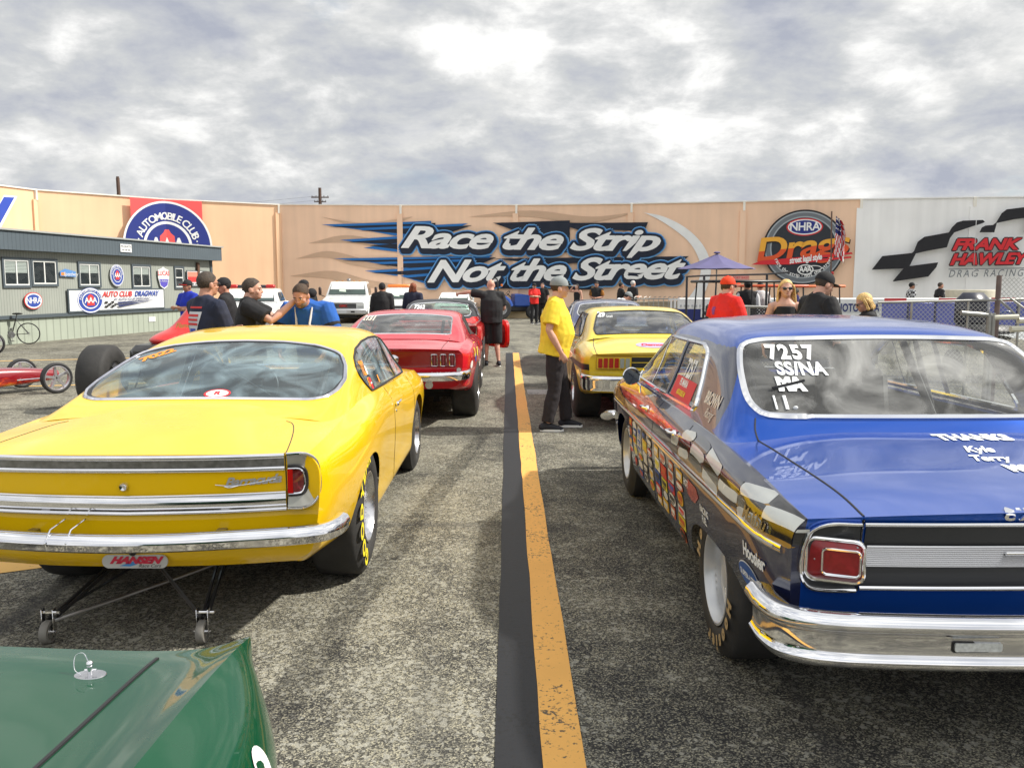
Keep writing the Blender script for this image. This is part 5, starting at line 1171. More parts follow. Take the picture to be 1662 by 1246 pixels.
MB().lathe([(.045, 0), (.045, .02), (.03, .028), (0, .024)], 20, Matrix.Translation(rear(mus, .40, .51, 0)) @ Matrix.Rotation(pi/2, 4, 'X')).build('backup_lamp', CLEARL, r_)
MB().tube([(-.02, -.06, .56), (.0, -.10, .575), (.03, -.08, .60)], .014, 8).build('tow_ring', CHROME, r_)
chassis(r_, 4.6, .88, (1.2, 3.92), cab=(1.0, 3.4)); dash(r_, .84, 3.3, .93); seat(r_, -.34, 2.2); steering(r_, -.34, 2.95, .84); cage(r_, .62, 2.0, 3.0, 1.19, mat('blue_cage_tube', (.03, .06, .16), .35, coat=.5))
back_text(mus, '2131', -.50, 1.215, .07, mat('cream_polish', (.8, .74, .6), .6), 'window_lettering', off=.004, full=True, xs=1.3, bold=.003)
rr = random.Random(5); SC = [mat('contingency_white', (.72, .72, .70), .45), mat('contingency_yellow', (.70, .60, .05), .45), mat('contingency_orange', (.75, .45, .03), .45), mat('contingency_blue', (.03, .10, .40), .45), mat('contingency_red', (.62, .03, .03), .45), mat('contingency_cream', (.75, .75, .72), .45)]
for y, z, w, h, k in ((.38, .60, .14, .05, 1), (.42, .72, .18, .09, 5), (.40, .83, .12, .06, 4), (.72, .84, .10, .12, 1), (.80, .77, .12, .10, 3), (1.02, .82, .16, .10, 1), (1.08, .90, .20, .07, 2), (1.42, .86, .18, .08, 0), (1.40, .76, .18, .08, 3), (1.75, .80, .18, .08, 5), (1.8, .70, .2, .08, 4), (1.9, .60, .24, .09, 0), (2.3, .52, .30, .10, 5), (2.7, .50, .30, .10, 1), (3.1, .5, .3, .1, 0)):
    for s in (1,): mus.decal('contingency_sticker', disc(0, 0, w/2, h/2, 18) if k % 2 else rect(-w/2, -h/2, w/2, h/2), SC[k], lambda u, q: (s*1.5, y+s*u, z+q), Vector((-s, 0, 0)), .004)
for x, z, w, h, k in ((.70, .60, .07, .05, 2), (.74, .68, .05, .06, 0)): mus.decal('contingency_sticker', disc(0, 0, w/2, h/2, 18), SC[k], lambda u, q: (x+u, -1, z+q), YV, .004)
# ---- yellow compact
YD = mat('lemon_car_paint', (.84, .62, .05), .3, spec=.15, coat=.8, var=.04, vscale=1.5)
GL_D = glass('compact_glass', (.60, .68, .72), 1.8, dirt_haze=.12)
dem = simple_car('yellow_compact_race_car', 'pale yellow two-door race car with black tail stripe in the right lane', 'car', (1.745, 9.62, 0), YD, [
 (0.06, [(.70, .42, .10), (.78, .47, .08), (.80, .55, .07), (.815, .72, .06), (.81, .82, .05), (.775, .868, .02), (.42, .885, -.02), (0, .89, -.03)]),
 (0.25, [(.76, .40), (.84, .44), (.865, .55), (.88, .74), (.865, .84), (.79, .90), (.42, .925), (0, .93)]),
 (0.70, [(.80, .34), (.86, .38), (.895, .54), (.91, .76), (.89, .87), (.80, .94), (.42, .985), (0, .99)]),
 (1.20, [(.82, .28), (.87, .32), (.905, .52), (.92, .76), (.895, .88), (.80, .955), (.42, 1.01), (0, 1.02)]),
 (2.00, [(.82, .26), (.87, .30), (.895, .50), (.905, .72), (.88, .84), (.80, .93), (.42, .96), (0, .96)]),
 (3.00, [(.82, .26), (.87, .30), (.89, .48), (.90, .69), (.88, .80), (.80, .90), (.42, .93), (0, .93)]),
 (3.90, [(.82, .26), (.87, .30), (.895, .48), (.905, .68), (.88, .79), (.80, .875), (.42, .91), (0, .92)]),
 (4.50, [(.78, .30), (.84, .34), (.87, .46), (.88, .64), (.86, .75), (.78, .83), (.42, .86), (0, .88)]),
 (4.80, [(.70, .36), (.76, .40), (.79, .48), (.80, .60), (.79, .70), (.72, .77), (.40, .80, .06), (0, .81, .08)])], [
 (0.98, [(.80, .940), (.77, .958), (.73, .975), (.66, .990), (.40, 1.008), (0, 1.012)]),
 (1.20, [(.80, .952), (.765, 1.0), (.715, 1.05), (.64, 1.078), (.40, 1.095), (0, 1.10)]),
 (1.65, [(.80, .95), (.745, 1.06), (.68, 1.17), (.60, 1.22), (.38, 1.245), (0, 1.25)]),
 (2.05, [(.80, .94), (.735, 1.09), (.665, 1.24), (.58, 1.295), (.36, 1.32), (0, 1.33)]),
 (2.60, [(.80, .92), (.73, 1.09), (.66, 1.26), (.575, 1.315), (.36, 1.342), (0, 1.352)]),
 (3.00, [(.80, .905), (.73, 1.07), (.66, 1.23), (.575, 1.28), (.36, 1.305), (0, 1.315)]),
 (3.35, [(.80, .895), (.745, .99), (.70, 1.07), (.62, 1.10), (.38, 1.12), (0, 1.125)]),
 (3.75, [(.80, .875), (.78, .885), (.75, .895), (.67, .905), (.40, .915), (0, .92)])],
 [dict(k='plan', n='rear_window', g=GL_D, r=.05, t=.010, tm=BLACK, poly=[(-.64, 1.06), (.64, 1.06), (.655, 1.25), (.55, 1.84), (0, 1.90), (-.55, 1.84), (-.655, 1.25)]),
  dict(k='plan', n='windshield', g=GL_D, r=.04, poly=[(-.56, 3.05), (.56, 3.05), (.69, 3.70), (-.69, 3.70)]),
  dict(k='side', n='side_window', g=GL_D, r=.02, t=.012, tm=BLACK, poly=[(1.62, .985), (2.05, 1.25), (2.8, 1.26), (3.6, .92), (2.6, .94)])],
 [(1.15, .34, .40, .32, 2.2), (3.95, .34, .38, .33, 2.2)], [(-.68, 1.12), (.68, 1.12), (.72, 3.65), (-.72, 3.65)])
r_ = dem.root
rearquad(dem, 'black_tail_stripe', -.34, .34, .715, .835, SATB, .004); rearquad(dem, 'stripe_line', -.34, .34, .770, .778, YD, .008)
for s in (-1, 1):
    x0, x1 = sorted((s*.345, s*.735)); bz = rearquad(dem, 'lamp_surround', x0, x1, .700, .850, YD, .020)
    loopquad(dem, 'lamp_surround_edge', x0, x1, .700, .850, .004, mat('amber_edge', (.30, .14, .02), .4), .022, bz)
    for k in range(6):
        a = s*(.365+.061*k); b = a+s*.046; rearquad(dem, 'tail_lamp' if k > 1 else 'backup_lamp', min(a, b), max(a, b), .715, .835, (mat('vivid_red_lens', (.42, .03, .02), .15, coat=1) if k > 1 else mat('grey_lens', (.35, .38, .35), .15, coat=1)), .034, 2, bz)  # outer lenses take a brighter red base colour
    X = Vector((-s, 0, 0)); wheel(r_, s*.925, 1.15, .385, .34, .19, s, style='disc', name='rear_wheel'); wheel(r_, s*.90, 3.95, .335, .17, .19, s, style='disc', name='front_wheel')
    dem.seam([(s*.74, .02, 1), (s*.73, .5, 1), (s*.68, 1.0, 1)], -ZV, .004); dem.seam([(s, 2.2, .92), (s, 2.16, .6), (s, 2.2, .30)], X, .004)
    dem.patchdecal('side_stripe', [(.1, .75), (1.6, .74), (3.0, .72), (4.6, .68), (4.6, .62), (3.0, .66), (1.6, .68), (.1, .68)], SATB, s, .002)
    dem.patchdecal('side_stripe', [(.9, .86), (1.7, .80), (2.6, .76), (1.7, .765), (.9, .79)], mat('stripe_orange', (.7, .22, .05), .3, coat=.8), s, .0025)
    h = dem.on((s, 2.35, .80), X, .01); MB().box(h, (.02, .12, .025), bev=.008).build('door_handle', CHROME, r_)
rearquad(dem, 'trunk_lip', -.745, .745, .852, .862, mat('amber_edge'), .004)
bumper(dem, [(-.88, .28, .55), (-.87, .12, .548), (-.77, .0, .545), (0, -.05, .54), (.77, .0, .545), (.87, .12, .548), (.88, .28, .55)], [(-.03, .085), (.0, .09), (.025, .075), (.03, .045), (.024, .03), (.022, -.05), (.012, -.085), (-.03, -.09)])
back_text(dem, '29', -.52, 1.255, .075, LETTER, 'window_lettering', shear=.3, bold=.004, xs=1.2, off=.004, full=True); back_text(dem, 'Small', -.42, 1.235, .04, LETTER, 'window_lettering', shear=.3, off=.004, full=True)
v, f = disc(0, 0, .20, .05); dem.decal('oval_sticker', (v, f), mat('sticker_lavender', (.45, .40, .62), .4), lambda u, w: (-.05+u, .38+w*3, 2), -ZV, .003); v, f = textmesh('Demon', .10, .2, .004, .9, 1.0); dem.decal('sticker_lettering', ([(p[0], p[1]*1.6, 0) for p in v], f), _M['sticker_red'], lambda u, w: (-.05+u, .38+w, 2), -ZV, .005)
v, f = textmesh('DEMON', .035, 0, 0); dem.decal('trunk_badge', (v, f), mat('amber_edge'), lambda u, w: (-.36+u, -1, .665+w), YV, .004)
MB().ell(rear(dem, -.24, .668, .004), (.03, .004, .012), 10, 6).build('trunk_emblem', BLACK, r_)
rearquad(dem, 'decal_square', -.58, -.52, .56, .59, YLET, .1) if False else None
chassis(r_, 4.8, .88, (1.15, 3.95), cab=(1.1, 3.6)); dash(r_, .84, 3.5, .91); seat(r_, -.34, 2.35, head=True); seat(r_, .34, 2.35, head=True, m=mat('blue_vinyl', (.03, .10, .35), .5)); steering(r_, -.34, 3.1, .82); cage(r_, .64, 2.2, 3.1, 1.23, mat('cage_blue', (.05, .14, .4), .35, coat=.5))
# ---- red hardtop with black roof and an open door
RED2 = mat('bright_red_paint', (.66, .02, .015), .25, coat=1, var=.05); GL_G = glass('green_tinted_glass', (.62, .80, .72), 1.7, dirt_haze=.12)
def notch(name, label, loc, paint, g, roof=None, rearbumper=True, pr=4, pc=4):
    c = simple_car(name, label, 'car', loc, paint, [
     (0.06, [(.66, .42, .10), (.76, .47, .08), (.79, .55, .06), (.82, .74, .04), (.82, .86, .03), (.79, .905, .0), (.42, .905, -.02), (0, .905, -.03)]),
     (0.40, [(.76, .38), (.85, .42), (.875, .55), (.89, .76), (.87, .87), (.80, .92), (.42, .93), (0, .935)]),
     (1.20, [(.82, .28), (.87, .32), (.90, .52), (.91, .76), (.89, .88), (.80, .94), (.42, .955), (0, .955)]),
     (2.20, [(.82, .26), (.87, .30), (.90, .50), (.91, .72), (.88, .85), (.80, .93), (.42, .95), (0, .95)]),
     (3.40, [(.82, .26), (.87, .30), (.90, .48), (.91, .70), (.88, .82), (.80, .90), (.42, .92), (0, .92)]),
     (4.40, [(.78, .30), (.84, .34), (.87, .46), (.88, .66), (.86, .76), (.78, .84), (.42, .87), (0, .88)]),
     (4.70, [(.70, .36), (.76, .40), (.79, .48), (.80, .62), (.79, .70), (.72, .77), (.40, .80, .06), (0, .81, .08)])], [
     (1.15, [(.80, .93), (.78, .935), (.75, .94), (.68, .945), (.42, .95), (0, .952)]),
     (1.45, [(.80, .94), (.765, 1.0), (.72, 1.07), (.65, 1.10), (.40, 1.12), (0, 1.125)]),
     (1.85, [(.80, .94), (.745, 1.08), (.68, 1.21), (.60, 1.265), (.38, 1.29), (0, 1.30)]),
     (2.20, [(.80, .935), (.74, 1.09), (.67, 1.25), (.59, 1.305), (.37, 1.33), (0, 1.34)]),
     (2.80, [(.80, .92), (.735, 1.08), (.665, 1.24), (.585, 1.295), (.37, 1.32), (0, 1.33)]),
     (3.15, [(.80, .91), (.75, 1.02), (.70, 1.11), (.63, 1.15), (.38, 1.17), (0, 1.175)]),
     (3.60, [(.80, .89), (.78, .90), (.75, .91), (.67, .915), (.40, .92), (0, .925)])],
     [dict(k='plan', n='rear_window', g=g, r=.05, t=.012, poly=[(-.60, 1.30), (.60, 1.30), (.65, 1.42), (.56, 1.78), (0, 1.83), (-.56, 1.78), (-.65, 1.42)]),
      dict(k='plan', n='windshield', g=g, r=.04, poly=[(-.56, 2.85), (.56, 2.85), (.69, 3.54), (-.69, 3.54)]),
      dict(k='side', n='side_window', g=g, r=.02, t=.010, tm=CHROME, poly=[(1.90, .97), (2.05, 1.24), (2.7, 1.25), (3.45, .935), (2.6, .95)])],
     [(1.15, .34, .40, .32, 2.2), (3.85, .34, .38, .33, 2.2)], [(-.68, 1.32), (.68, 1.32), (.72, 3.5), (-.72, 3.5)], pr=pr, pc=pc,
     split=(lambda P_: -(P_[:, 2]-np.where(np.abs(P_[:, 0]) > .66, 1.02, .99))) if roof else None, paint2=roof)
    for s in (-1, 1):
        wheel(c.root, s*.915, 1.15, .36, .30, .19, s, style='disc', name='rear_wheel'); wheel(c.root, s*.90, 3.85, .335, .17, .19, s, style='disc', name='front_wheel')
    bumper(c, [(-.89, .28, .58), (-.88, .12, .578), (-.78, .0, .575), (0, -.05, .57), (.78, .0, .575), (.88, .12, .578), (.89, .28, .58)], [(-.03, .05), (.0, .055), (.025, .04), (.03, .0), (.015, -.07), (-.03, -.08)])
    chassis(c.root, 4.7, .88, (1.15, 3.85), cab=(1.3, 3.5)); dash(c.root, .84, 3.35, .91); seat(c.root, -.34, 2.4, head=True); steering(c.root, -.34, 3.0, .82)
    return c
r2 = notch('red_hardtop_race_car', 'red hardtop with black vinyl roof and right door open, ahead of the red fastback', (-1.37, 15.72, 0), RED2, GL_G, mat('black_vinyl_roof', (.035, .037, .042), .55, bump=.2))
r_ = r2.root
for s in (-1, 1):
    x0, x1 = sorted((s*.66, s*.80)); b = rearquad(r2, 'lamp_housing', x0, x1, .70, .95 if False else .885, CHROME, .012, 4); rearquad(r2, 'tail_lamp', x0+.015, x1-.015, .76, .87, REDL, .018, 3, b); rearquad(r2, 'backup_lamp', x0+.02, x1-.02, .715, .75, CLEARL, .018, 3, b)
back_text(r2, '7262', -.40, 1.20, .10, LETTER, 'window_lettering', off=.004, full=True, xs=1.1, bold=.004); back_text(r2, 'SS/LA', -.40, 1.11, .08, LETTER, 'window_lettering', off=.004, full=True, xs=1.0, bold=.004)
dr = MB(); prof = [(0, .26), (.02, .62), (.0, .90), (1.15, .88), (1.12, .60), (1.0, .26)]
dM = Tm((.90, 3.55, 0), rz=R(-28)) @ Matrix.Rotation(pi/2, 4, 'X')      # hinged at the front, swung outward
dd = MB(); dd.prism([(-p[0], p[1]) for p in prof], -.05, .05, Tm((.90, 3.55, 0), rz=R(118)) @ Matrix.Rotation(pi/2, 4, 'X'))
dd2 = MB(); 
A_ = R(-62); dirv = Vector((cos(A_), sin(A_), 0)); nv = Vector((-dirv.y, dirv.x, 0)); H0 = Vector((.90, 3.50, 0))
out = rrect(1.02, .60, .16, 6, .52, .60)
vs = [H0+dirv*p[0]+ZV*p[1]+nv*(.03 if k else -.03) for k in (0, 1) for p in out]; n = len(out)
door = mesh('open_door', vs, [tuple(range(n-1, -1, -1)), tuple(range(n, 2*n))]+[(i, (i+1) % n, n+(i+1) % n, n+i) for i in range(n)], RED2, r_, 30)
vs = [H0+dirv*p[0]+ZV*p[1]-nv*.034 for p in rrect(.84, .44, .12, 5, .52, .58)]; mesh('door_card', vs, [tuple(range(len(vs)))], mat('dark_red_vinyl', (.12, .01, .012), .5), door, 0)
MB().ell(H0+dirv*.75+ZV*.66-nv*.07, (.03, .03, .02), 10, 6).build('door_handle', CHROME, door)
# ---- dark blue hardtop in front of the yellow compact
DB = mat('dark_blue_paint', (.012, .022, .10), .25, coat=1, var=.05)
db = notch('dark_blue_hardtop', 'dark blue two-door hardtop race car, furthest car of the right lane', (2.02, 15.6, 0), DB, glass('blue_car_glass', (.55, .62, .72), 1.8, dirt_haze=.1))
for s in (-1, 1): rearquad(db, 'tail_lamp', *sorted((s*.55, s*.78)), .72, .83, REDL, .014, 4)
sidetext(db, '7248', 2.25, 1.10, .16, _M['sticker_white'], -1, bold=.004, xs=.8); db.decal('window_banner', rect(-.2, -.07, .2, .07), _M['sticker_red'], lambda u, w: (-1.5, 2.3-u, 1.0+w), XL, .006, full=True)
# ---- green car whose front corner fills the near left
GRN = mat('dark_green_paint', (.0015, .055, .022), .3, coat=.8, var=.03, spec=.08)
gc = Car('green_race_car', 'dark green race car, only its hood and right front fender in view at bottom left', 'car', (-1.395, -2.55, 0))
gc.body([(0.1, [(.70, .40), (.78, .44), (.85, .55), (.90, .70), (.84, .79), (.73, .845), (.60, .83), (0, .86)]),
 (1.5, [(.80, .26), (.86, .30), (.90, .50), (.93, .68), (.86, .785), (.73, .845), (.60, .825), (0, .86)]),
 (3.0, [(.80, .26), (.86, .30), (.90, .48), (.935, .64), (.865, .755), (.735, .828), (.60, .803), (0, .835)]),
 (3.8, [(.80, .26), (.85, .30), (.895, .46), (.93, .62), (.865, .745), (.745, .822), (.61, .792), (0, .815)]),
 (4.25, [(.78, .28), (.83, .34), (.875, .46), (.905, .60), (.855, .735), (.755, .818), (.62, .785), (0, .80)]),
 (4.46, [(.72, .34), (.78, .40), (.815, .48), (.84, .60), (.815, .725), (.765, .812), (.63, .778), (0, .792)]),
 (4.56, [(.66, .40), (.71, .45), (.74, .52), (.765, .62), (.772, .72), (.768, .800), (.64, .768), (0, .78)])], GRN, None, arches=[(3.6, .30, .36, .30, 2.2), (.9, .30, .36, .30, 2.2)], pr=10, pc=8, cc=(5,))
r_ = gc.root
gc.seam([(.565, 4.50, 2), (.55, 4.1, 2), (.53, 3.7, 2), (.52, 3.2, 2)], -ZV, .006, off=-.001)
gc.seam([(-.565, 4.50, 2), (-.55, 4.1, 2), (-.53, 3.7, 2), (-.52, 3.2, 2)], -ZV, .006, off=-.001)
for s in (-1, 1):
    p = gc.on((s*.455, 4.40, 2), -ZV, 0); b = MB(); b.lathe([(0, .002), (.030, .002), (.031, 0)], 28, Tm(p, s=(1.15, .8, 1))); pl_ = b.build('hood_pin_plate', ALU, r_)
    b = MB(); b.tube([p, p+ZV*.022], .006, 10); b.ell(p+ZV*.026, (.008, .008, .008), 10, 8); b.tube([p+Vector((-.012, 0, .012)), p+Vector((.014, .002, .012))], .0022, 6); b.build('hood_pin', CHROME, pl_)
    b = MB(); b.tube([tuple(v) for v in spl([p+Vector((-.004, .006, .024)), p+Vector((-.02, .012, .046)), p+Vector((-.036, .010, .040)), p+Vector((-.034, .0, .012)), p+Vector((-.018, -.006, .004))], 6)], .0012, 5); b.build('lanyard', CHROME, pl_)
    wheel(r_, s*.88, 3.6, .33, .2, .19, s, style='disc', name='front_wheel'); wheel(r_, s*.88, .9, .36, .28, .19, s, style='disc', name='rear_wheel')
for y, z, w, h, k in ((4.20, .66, .09, .11, 0), (4.08, .62, .12, .17, 0), (4.06, .54, .09, .10, 4)): gc.decal('contingency_sticker', disc(0, 0, w/2, h/2, 24), SC[k], lambda u, q: (1.5, y+u, z+q), Vector((-1, 0, 0)), .003)
gc.decal('contingency_sticker', disc(0, 0, .03, .04, 24), mat('sticker_green', (.10, .45, .08), .4), lambda u, q: (1.5, 4.03+u, .60+q), Vector((-1, 0, 0)), .005)
chassis(r_, 4.5, .85, (.9, 3.6), cab=(.8, 1.4))
# ------------------------------------------------------------------ people
def remesh(mb, vox, it=4, fac=.5):
    me = bpy.data.meshes.new('r'); me.from_pydata(mb.v, [], mb.f); o = bpy.data.objects.new('r', me); S.collection.objects.link(o)
    m = o.modifiers.new('r', 'REMESH'); m.mode = 'VOXEL'; m.voxel_size = vox
    m2 = o.modifiers.new('s', 'SMOOTH'); m2.factor = fac; m2.iterations = it
    dg = bpy.context.evaluated_depsgraph_get(); e = bpy.data.meshes.new_from_object(o.evaluated_get(dg))
    n = len(e.vertices); V_ = np.empty(n*3); e.vertices.foreach_get('co', V_); F2 = [tuple(p.vertices) for p in e.polygons]
    bpy.data.objects.remove(o); bpy.data.meshes.remove(me); bpy.data.meshes.remove(e); return V_.reshape(-1, 3), F2
def limb(mb, pts, rad, n=10, right=(1, 0, 0), rounded=True):
    """tapered tube; rad entries are r or (r_right, r_other)"""
    P_ = [Vector(p) for p in pts]; k = len(P_); vs = []; fs = []
    rr = [(r, r) if isinstance(r, (int, float)) else r for r in rad]
    for i in range(k):
        t = (P_[min(i+1, k-1)]-P_[max(i-1, 0)]).normalized(); u = Vector(right); u = u-t*u.dot(t)
        u = u.normalized() if u.length > .05 else t.orthogonal().normalized()
        w = t.cross(u)
        for q in range(n): a = 2*pi*q/n; vs.append(P_[i]+u*cos(a)*rr[i][0]+w*sin(a)*rr[i][1])
    for i in range(k-1):
        for q in range(n): fs.append((i*n+q, i*n+(q+1) % n, (i+1)*n+(q+1) % n, (i+1)*n+q))
    fs += [tuple(range(n-1, -1, -1)), tuple((k-1)*n+q for q in range(n))]; mb.add(vs, fs)
    if rounded:
        for i in (0, k-1): r = min(rr[i]); mb.ell(P_[i], (r, r, r), 10, 6)
LAST = [None]
def on_cloth(name, polys, m, parent, y=-1, off=.005):
    """print laid onto the last shirt built; polys are (x, z) rectangles cut into a small grid"""
    d = Vector((0, -1 if y > 0 else 1, 0)); vs = []; fs = []
    for (x0, x1, z0, z1, top) in polys:
        b = len(vs); n = 6
        for j in range(n+1):
            for i in range(n+1):
                z = z0+(z1-z0)*j/n; x = x0+(x1-x0)*i/n; x *= 1-top*(1-j/n)**2; r = LAST[0].ray_cast(Vector((x, y, z)), d); p = r[0] if r[0] else Vector((x, 0, z)); vs.append(p-d*off)
        fs += [(b+j*(n+1)+i, b+j*(n+1)+i+1, b+(j+1)*(n+1)+i+1, b+(j+1)*(n+1)+i) for j in range(n) for i in range(n)]
    return mesh(name, vs, fs, m, parent, 60)
def lerp(a, b, t): return Vector(a)*(1-t)+Vector(b)*t
SKIN = mat('skin', (.50, .25, .17), .5, var=.08, vscale=12); SKIN2 = mat('fair_skin', (.60, .33, .24), .5, var=.08, vscale=12); SKIN3 = mat('tan_skin', (.38, .18, .11), .5, var=.08, vscale=12)
def fabric(name, c, v=.12): return mat(name, c, .85, var=v, vscale=7, bump=.25, bscale=220)
POSE = dict(lhip=(-.095, 0, .93), rhip=(.095, 0, .93), lkn=(-.105, .02, .50), rkn=(.105, .02, .50), lan=(-.11, -.01, .08), ran=(.11, -.01, .08),
            pel=(0, 0, .96), wst=(0, 0, 1.10), chs=(0, .0, 1.30), nck=(0, -.01, 1.495), lsh=(-.19, 0, 1.425), rsh=(.19, 0, 1.425),
            lel=(-.24, -.02, 1.14), rel=(.24, -.02, 1.14), lwr=(-.25, .06, .89), rwr=(.25, .06, .89), head=(0, .02, 1.615), hyaw=0, hpit=0, lfoot=0, rfoot=0)
def person(label, loc, rz, pose={}, scale=1.0, fat=1.0, skin=SKIN, shirt=None, sleeve='short', pants=None, shorts=False, shoes=None, hair=None, hairlen=0, cap=None, beanie=None, glasses=False, tank=False, near=False, group=None, collar=None, print_=None, hood=False, jacket=None, beard=None, vest=None, hid=False, armpit=.0):
    J = dict(POSE); J.update(pose); root = thing('person', label, 'person', loc, rz, group); root.scale = (scale, scale, scale)
    g = lambda k: Vector(J[k]); vox = .009 if near else .016
    b = MB()
    # torso + neck
    torso = lambda e, mb, lo=0: limb(mb, [g('pel')-Vector((0, 0, .06)) if not lo else lerp(g('pel'), g('wst'), -.35), g('pel'), g('wst'), g('chs'), lerp(g('chs'), g('nck'), .62), lerp(g('chs'), g('nck'), .92), lerp(g('chs'), g('nck'), 1.08)],
        [(.150*fat+e, .115*fat+e), (.160*fat+e, .125*fat+e), (.148*fat**1.5+e, .118*fat**1.7+e), (.165*fat+e, .120*fat+e), (.148+e, .098+e), (.095+e, .076+e), (.068+e, .066+e)], 16, right=g('rsh')-g('lsh'), rounded=False)
    torso(-.008, b)
    limb(b, [lerp(g('chs'), g('nck'), .7), g('nck'), lerp(g('nck'), g('head'), .6)], [(.08, .065), (.062, .060), (.058, .062)], 12)
    for s, x in (('l', -1), ('r', 1)):
        sh, el, wr = g(s+'sh'), g(s+'el'), g(s+'wr'); d = (wr-el).normalized()
        limb(b, [lerp(g('nck'), g('chs'), .03), lerp(g('nck'), sh, .5)-Vector((0, 0, .02)), sh], [.040, .045, .048], 10)
        limb(b, [lerp(g('chs'), sh, .6)+Vector((0, 0, .03)), sh, lerp(sh, el, .35), el, lerp(el, wr, .3), wr], [.055, .058*fat**.5, .050*fat**.5, .040, .043, .027], 10)
        # hand: palm, four fingers and a thumb
        up_ = Vector(J.get(s+'palm', (x*-1.0, 0, 0))); up_ = (up_-d*up_.dot(d)); up_ = up_.normalized() if up_.length > .01 else d.orthogonal().normalized(); sd_ = d.cross(up_)*x
        crl = J.get(s+'curl', .5); pc = wr+d*.05
        limb(b, [wr, wr+d*.045, wr+d*.085], [(.024, .018), (.036, .015), (.038, .012)], 10, right=sd_)
        for q in range(4):
            off = (q-1.5)*.019; L_ = (.066, .074, .070, .054)[q]; base = wr+d*.082+sd_*off; m1 = base+(d*cos(crl)+up_*sin(crl))*L_*.5; m2 = m1+(d*cos(crl*2)+up_*sin(crl*2))*L_*.5
            limb(b, [base, m1, m2], [.0095, .0088, .0075], 7)
        tb = wr+d*.03-sd_*.026; t1 = tb+(d*.6-sd_*.75+up_*.35).normalized()*.034; limb(b, [tb, t1, t1+(d*.85-sd_*.15+up_*.45).normalized()*.030], [.012, .0105, .009], 7)
        hp, kn, an = g(s+'hip'), g(s+'kn'), g(s+'an')
        if not hid:
            limb(b, [hp, lerp(hp, kn, .4), kn, lerp(kn, an, .35), lerp(an, kn, .15), an], [.082*fat**.7, .076*fat**.6, .053, .056, .036, .036], 12)
            f_ = J[s+'foot']; fd = Vector((sin(-f_), cos(f_), 0)); limb(b, [an-Vector((0, 0, .03))-fd*.03, an-Vector((0, 0, .045))+fd*.08, an-Vector((0, 0, .06))+fd*.15], [.036, .035, .024], 10)
    # head
    H0 = g('head'); hR = Euler((J['hpit'], 0, J['hyaw'])).to_matrix(); hd = lambda v: H0+hR @ Vector(v)
    HM = Matrix.Translation(H0) @ hR.to_4x4()
    b.ell((0, -.012, .028), (.074, .094, .088), 20, 14, HM); b.ell((0, .018, -.035), (.058, .070, .078), 18, 12, HM); b.ell((0, .062, -.078), (.030, .024, .024), 12, 8, HM)
    b.ell((0, .085, -.012), (.012, .018, .028), 10, 8, HM); b.ell((0, .098, -.026), (.016, .014, .012), 10, 8, HM); b.ell((0, .072, .018), (.052, .018, .012), 12, 8, HM); b.ell((0, .076, -.060), (.024, .012, .012), 12, 8, HM)
    for x in (-1, 1): b.ell((x*.076, -.012, -.012), (.012, .022, .034), 10, 8, HM); b.ell((x*.042, .052, -.028), (.022, .020, .022), 10, 8, HM)
    v, f = remesh(b, vox, 3); body = mesh('body', v, f, skin, root, 180)
    # face
    if near or not J.get('noface'):
        for x in (-1, 1):
            MB().ell((x*.030, .0775, .000), (.0125, .006, .0065), 12, 8, HM).build('eye', mat('eye_white', (.62, .58, .55), .3), body)
            MB().ell((x*.030, .0835, .000), (.0055, .0015, .0055), 10, 6, HM).build('iris', mat('iris_dark', (.03, .018, .012), .2), body)
            MB().ell((x*.031, .0865, .018), (.018, .004, .004), 10, 6, HM).build('eyebrow', hair or mat('brow', (.06, .035, .02), .8), body)
        MB().ell((0, .0875, -.060), (.020, .004, .0045), 12, 6, HM).build('lips', mat('lips', (.40, .12, .10), .5), body)
    def wrinkle(v, f, amp, sc):
        N_ = normals(v, f); out = np.array(v)
        for i in range(len(out)):
            p = Vector(out[i])*sc; out[i] += N_[i]*(noise.noise(Vector((p.x, p.y, p.z*.55)))*amp+noise.noise(p*2.7)*amp*.4)
        return out
    def shirtmesh(name, m, e, slv, lo=0, long_=False):
        mb = MB(); torso(e, mb, lo)
        if long_: limb(mb, [lerp(g('pel'), g('wst'), -.75), g('pel')], [(.165*fat+e, .130*fat+e), (.162*fat+e, .128*fat+e)], 16, right=g('rsh')-g('lsh'), rounded=False)
        for s in 'lr':
            sh, el, wr = g(s+'sh'), g(s+'el'), g(s+'wr'); r = .058*fat**.5+e
            limb(mb, [lerp(g('nck'), g('chs'), .02), lerp(g('nck'), sh, .5)-Vector((0, 0, .018)), sh], [.045+e, .052+e, .055+e], 10)
            mb.ell(lerp(g('chs'), sh, .75)+Vector((0, 0, .0)), (.075+e, .075+e, .085+e), 12, 8)
            if slv == 'short': limb(mb, [lerp(g('chs'), sh, .6)+Vector((0, 0, .03)), sh, lerp(sh, el, .35), lerp(sh, el, .78)], [.062+e, r+.008, r+.006, r+.010], 12, rounded=False)
            elif slv == 'long': limb(mb, [lerp(g('chs'), sh, .6)+Vector((0, 0, .03)), sh, lerp(sh, el, .4), el, lerp(el, wr, .4), lerp(el, wr, .93)], [.062+e, r+.008, r+.002, .052+e, .048+e, .040+e], 12, rounded=False)
        v, f = remesh(mb, vox*1.1, 3); v = wrinkle(v, f, .010 if near else .008, 7); LAST[0] = bvh_of(v, f); return mesh(name, v, f, m, root, 180)
    if shirt and not tank: sh_ = shirtmesh('shirt', shirt, .014, sleeve, 0, True)
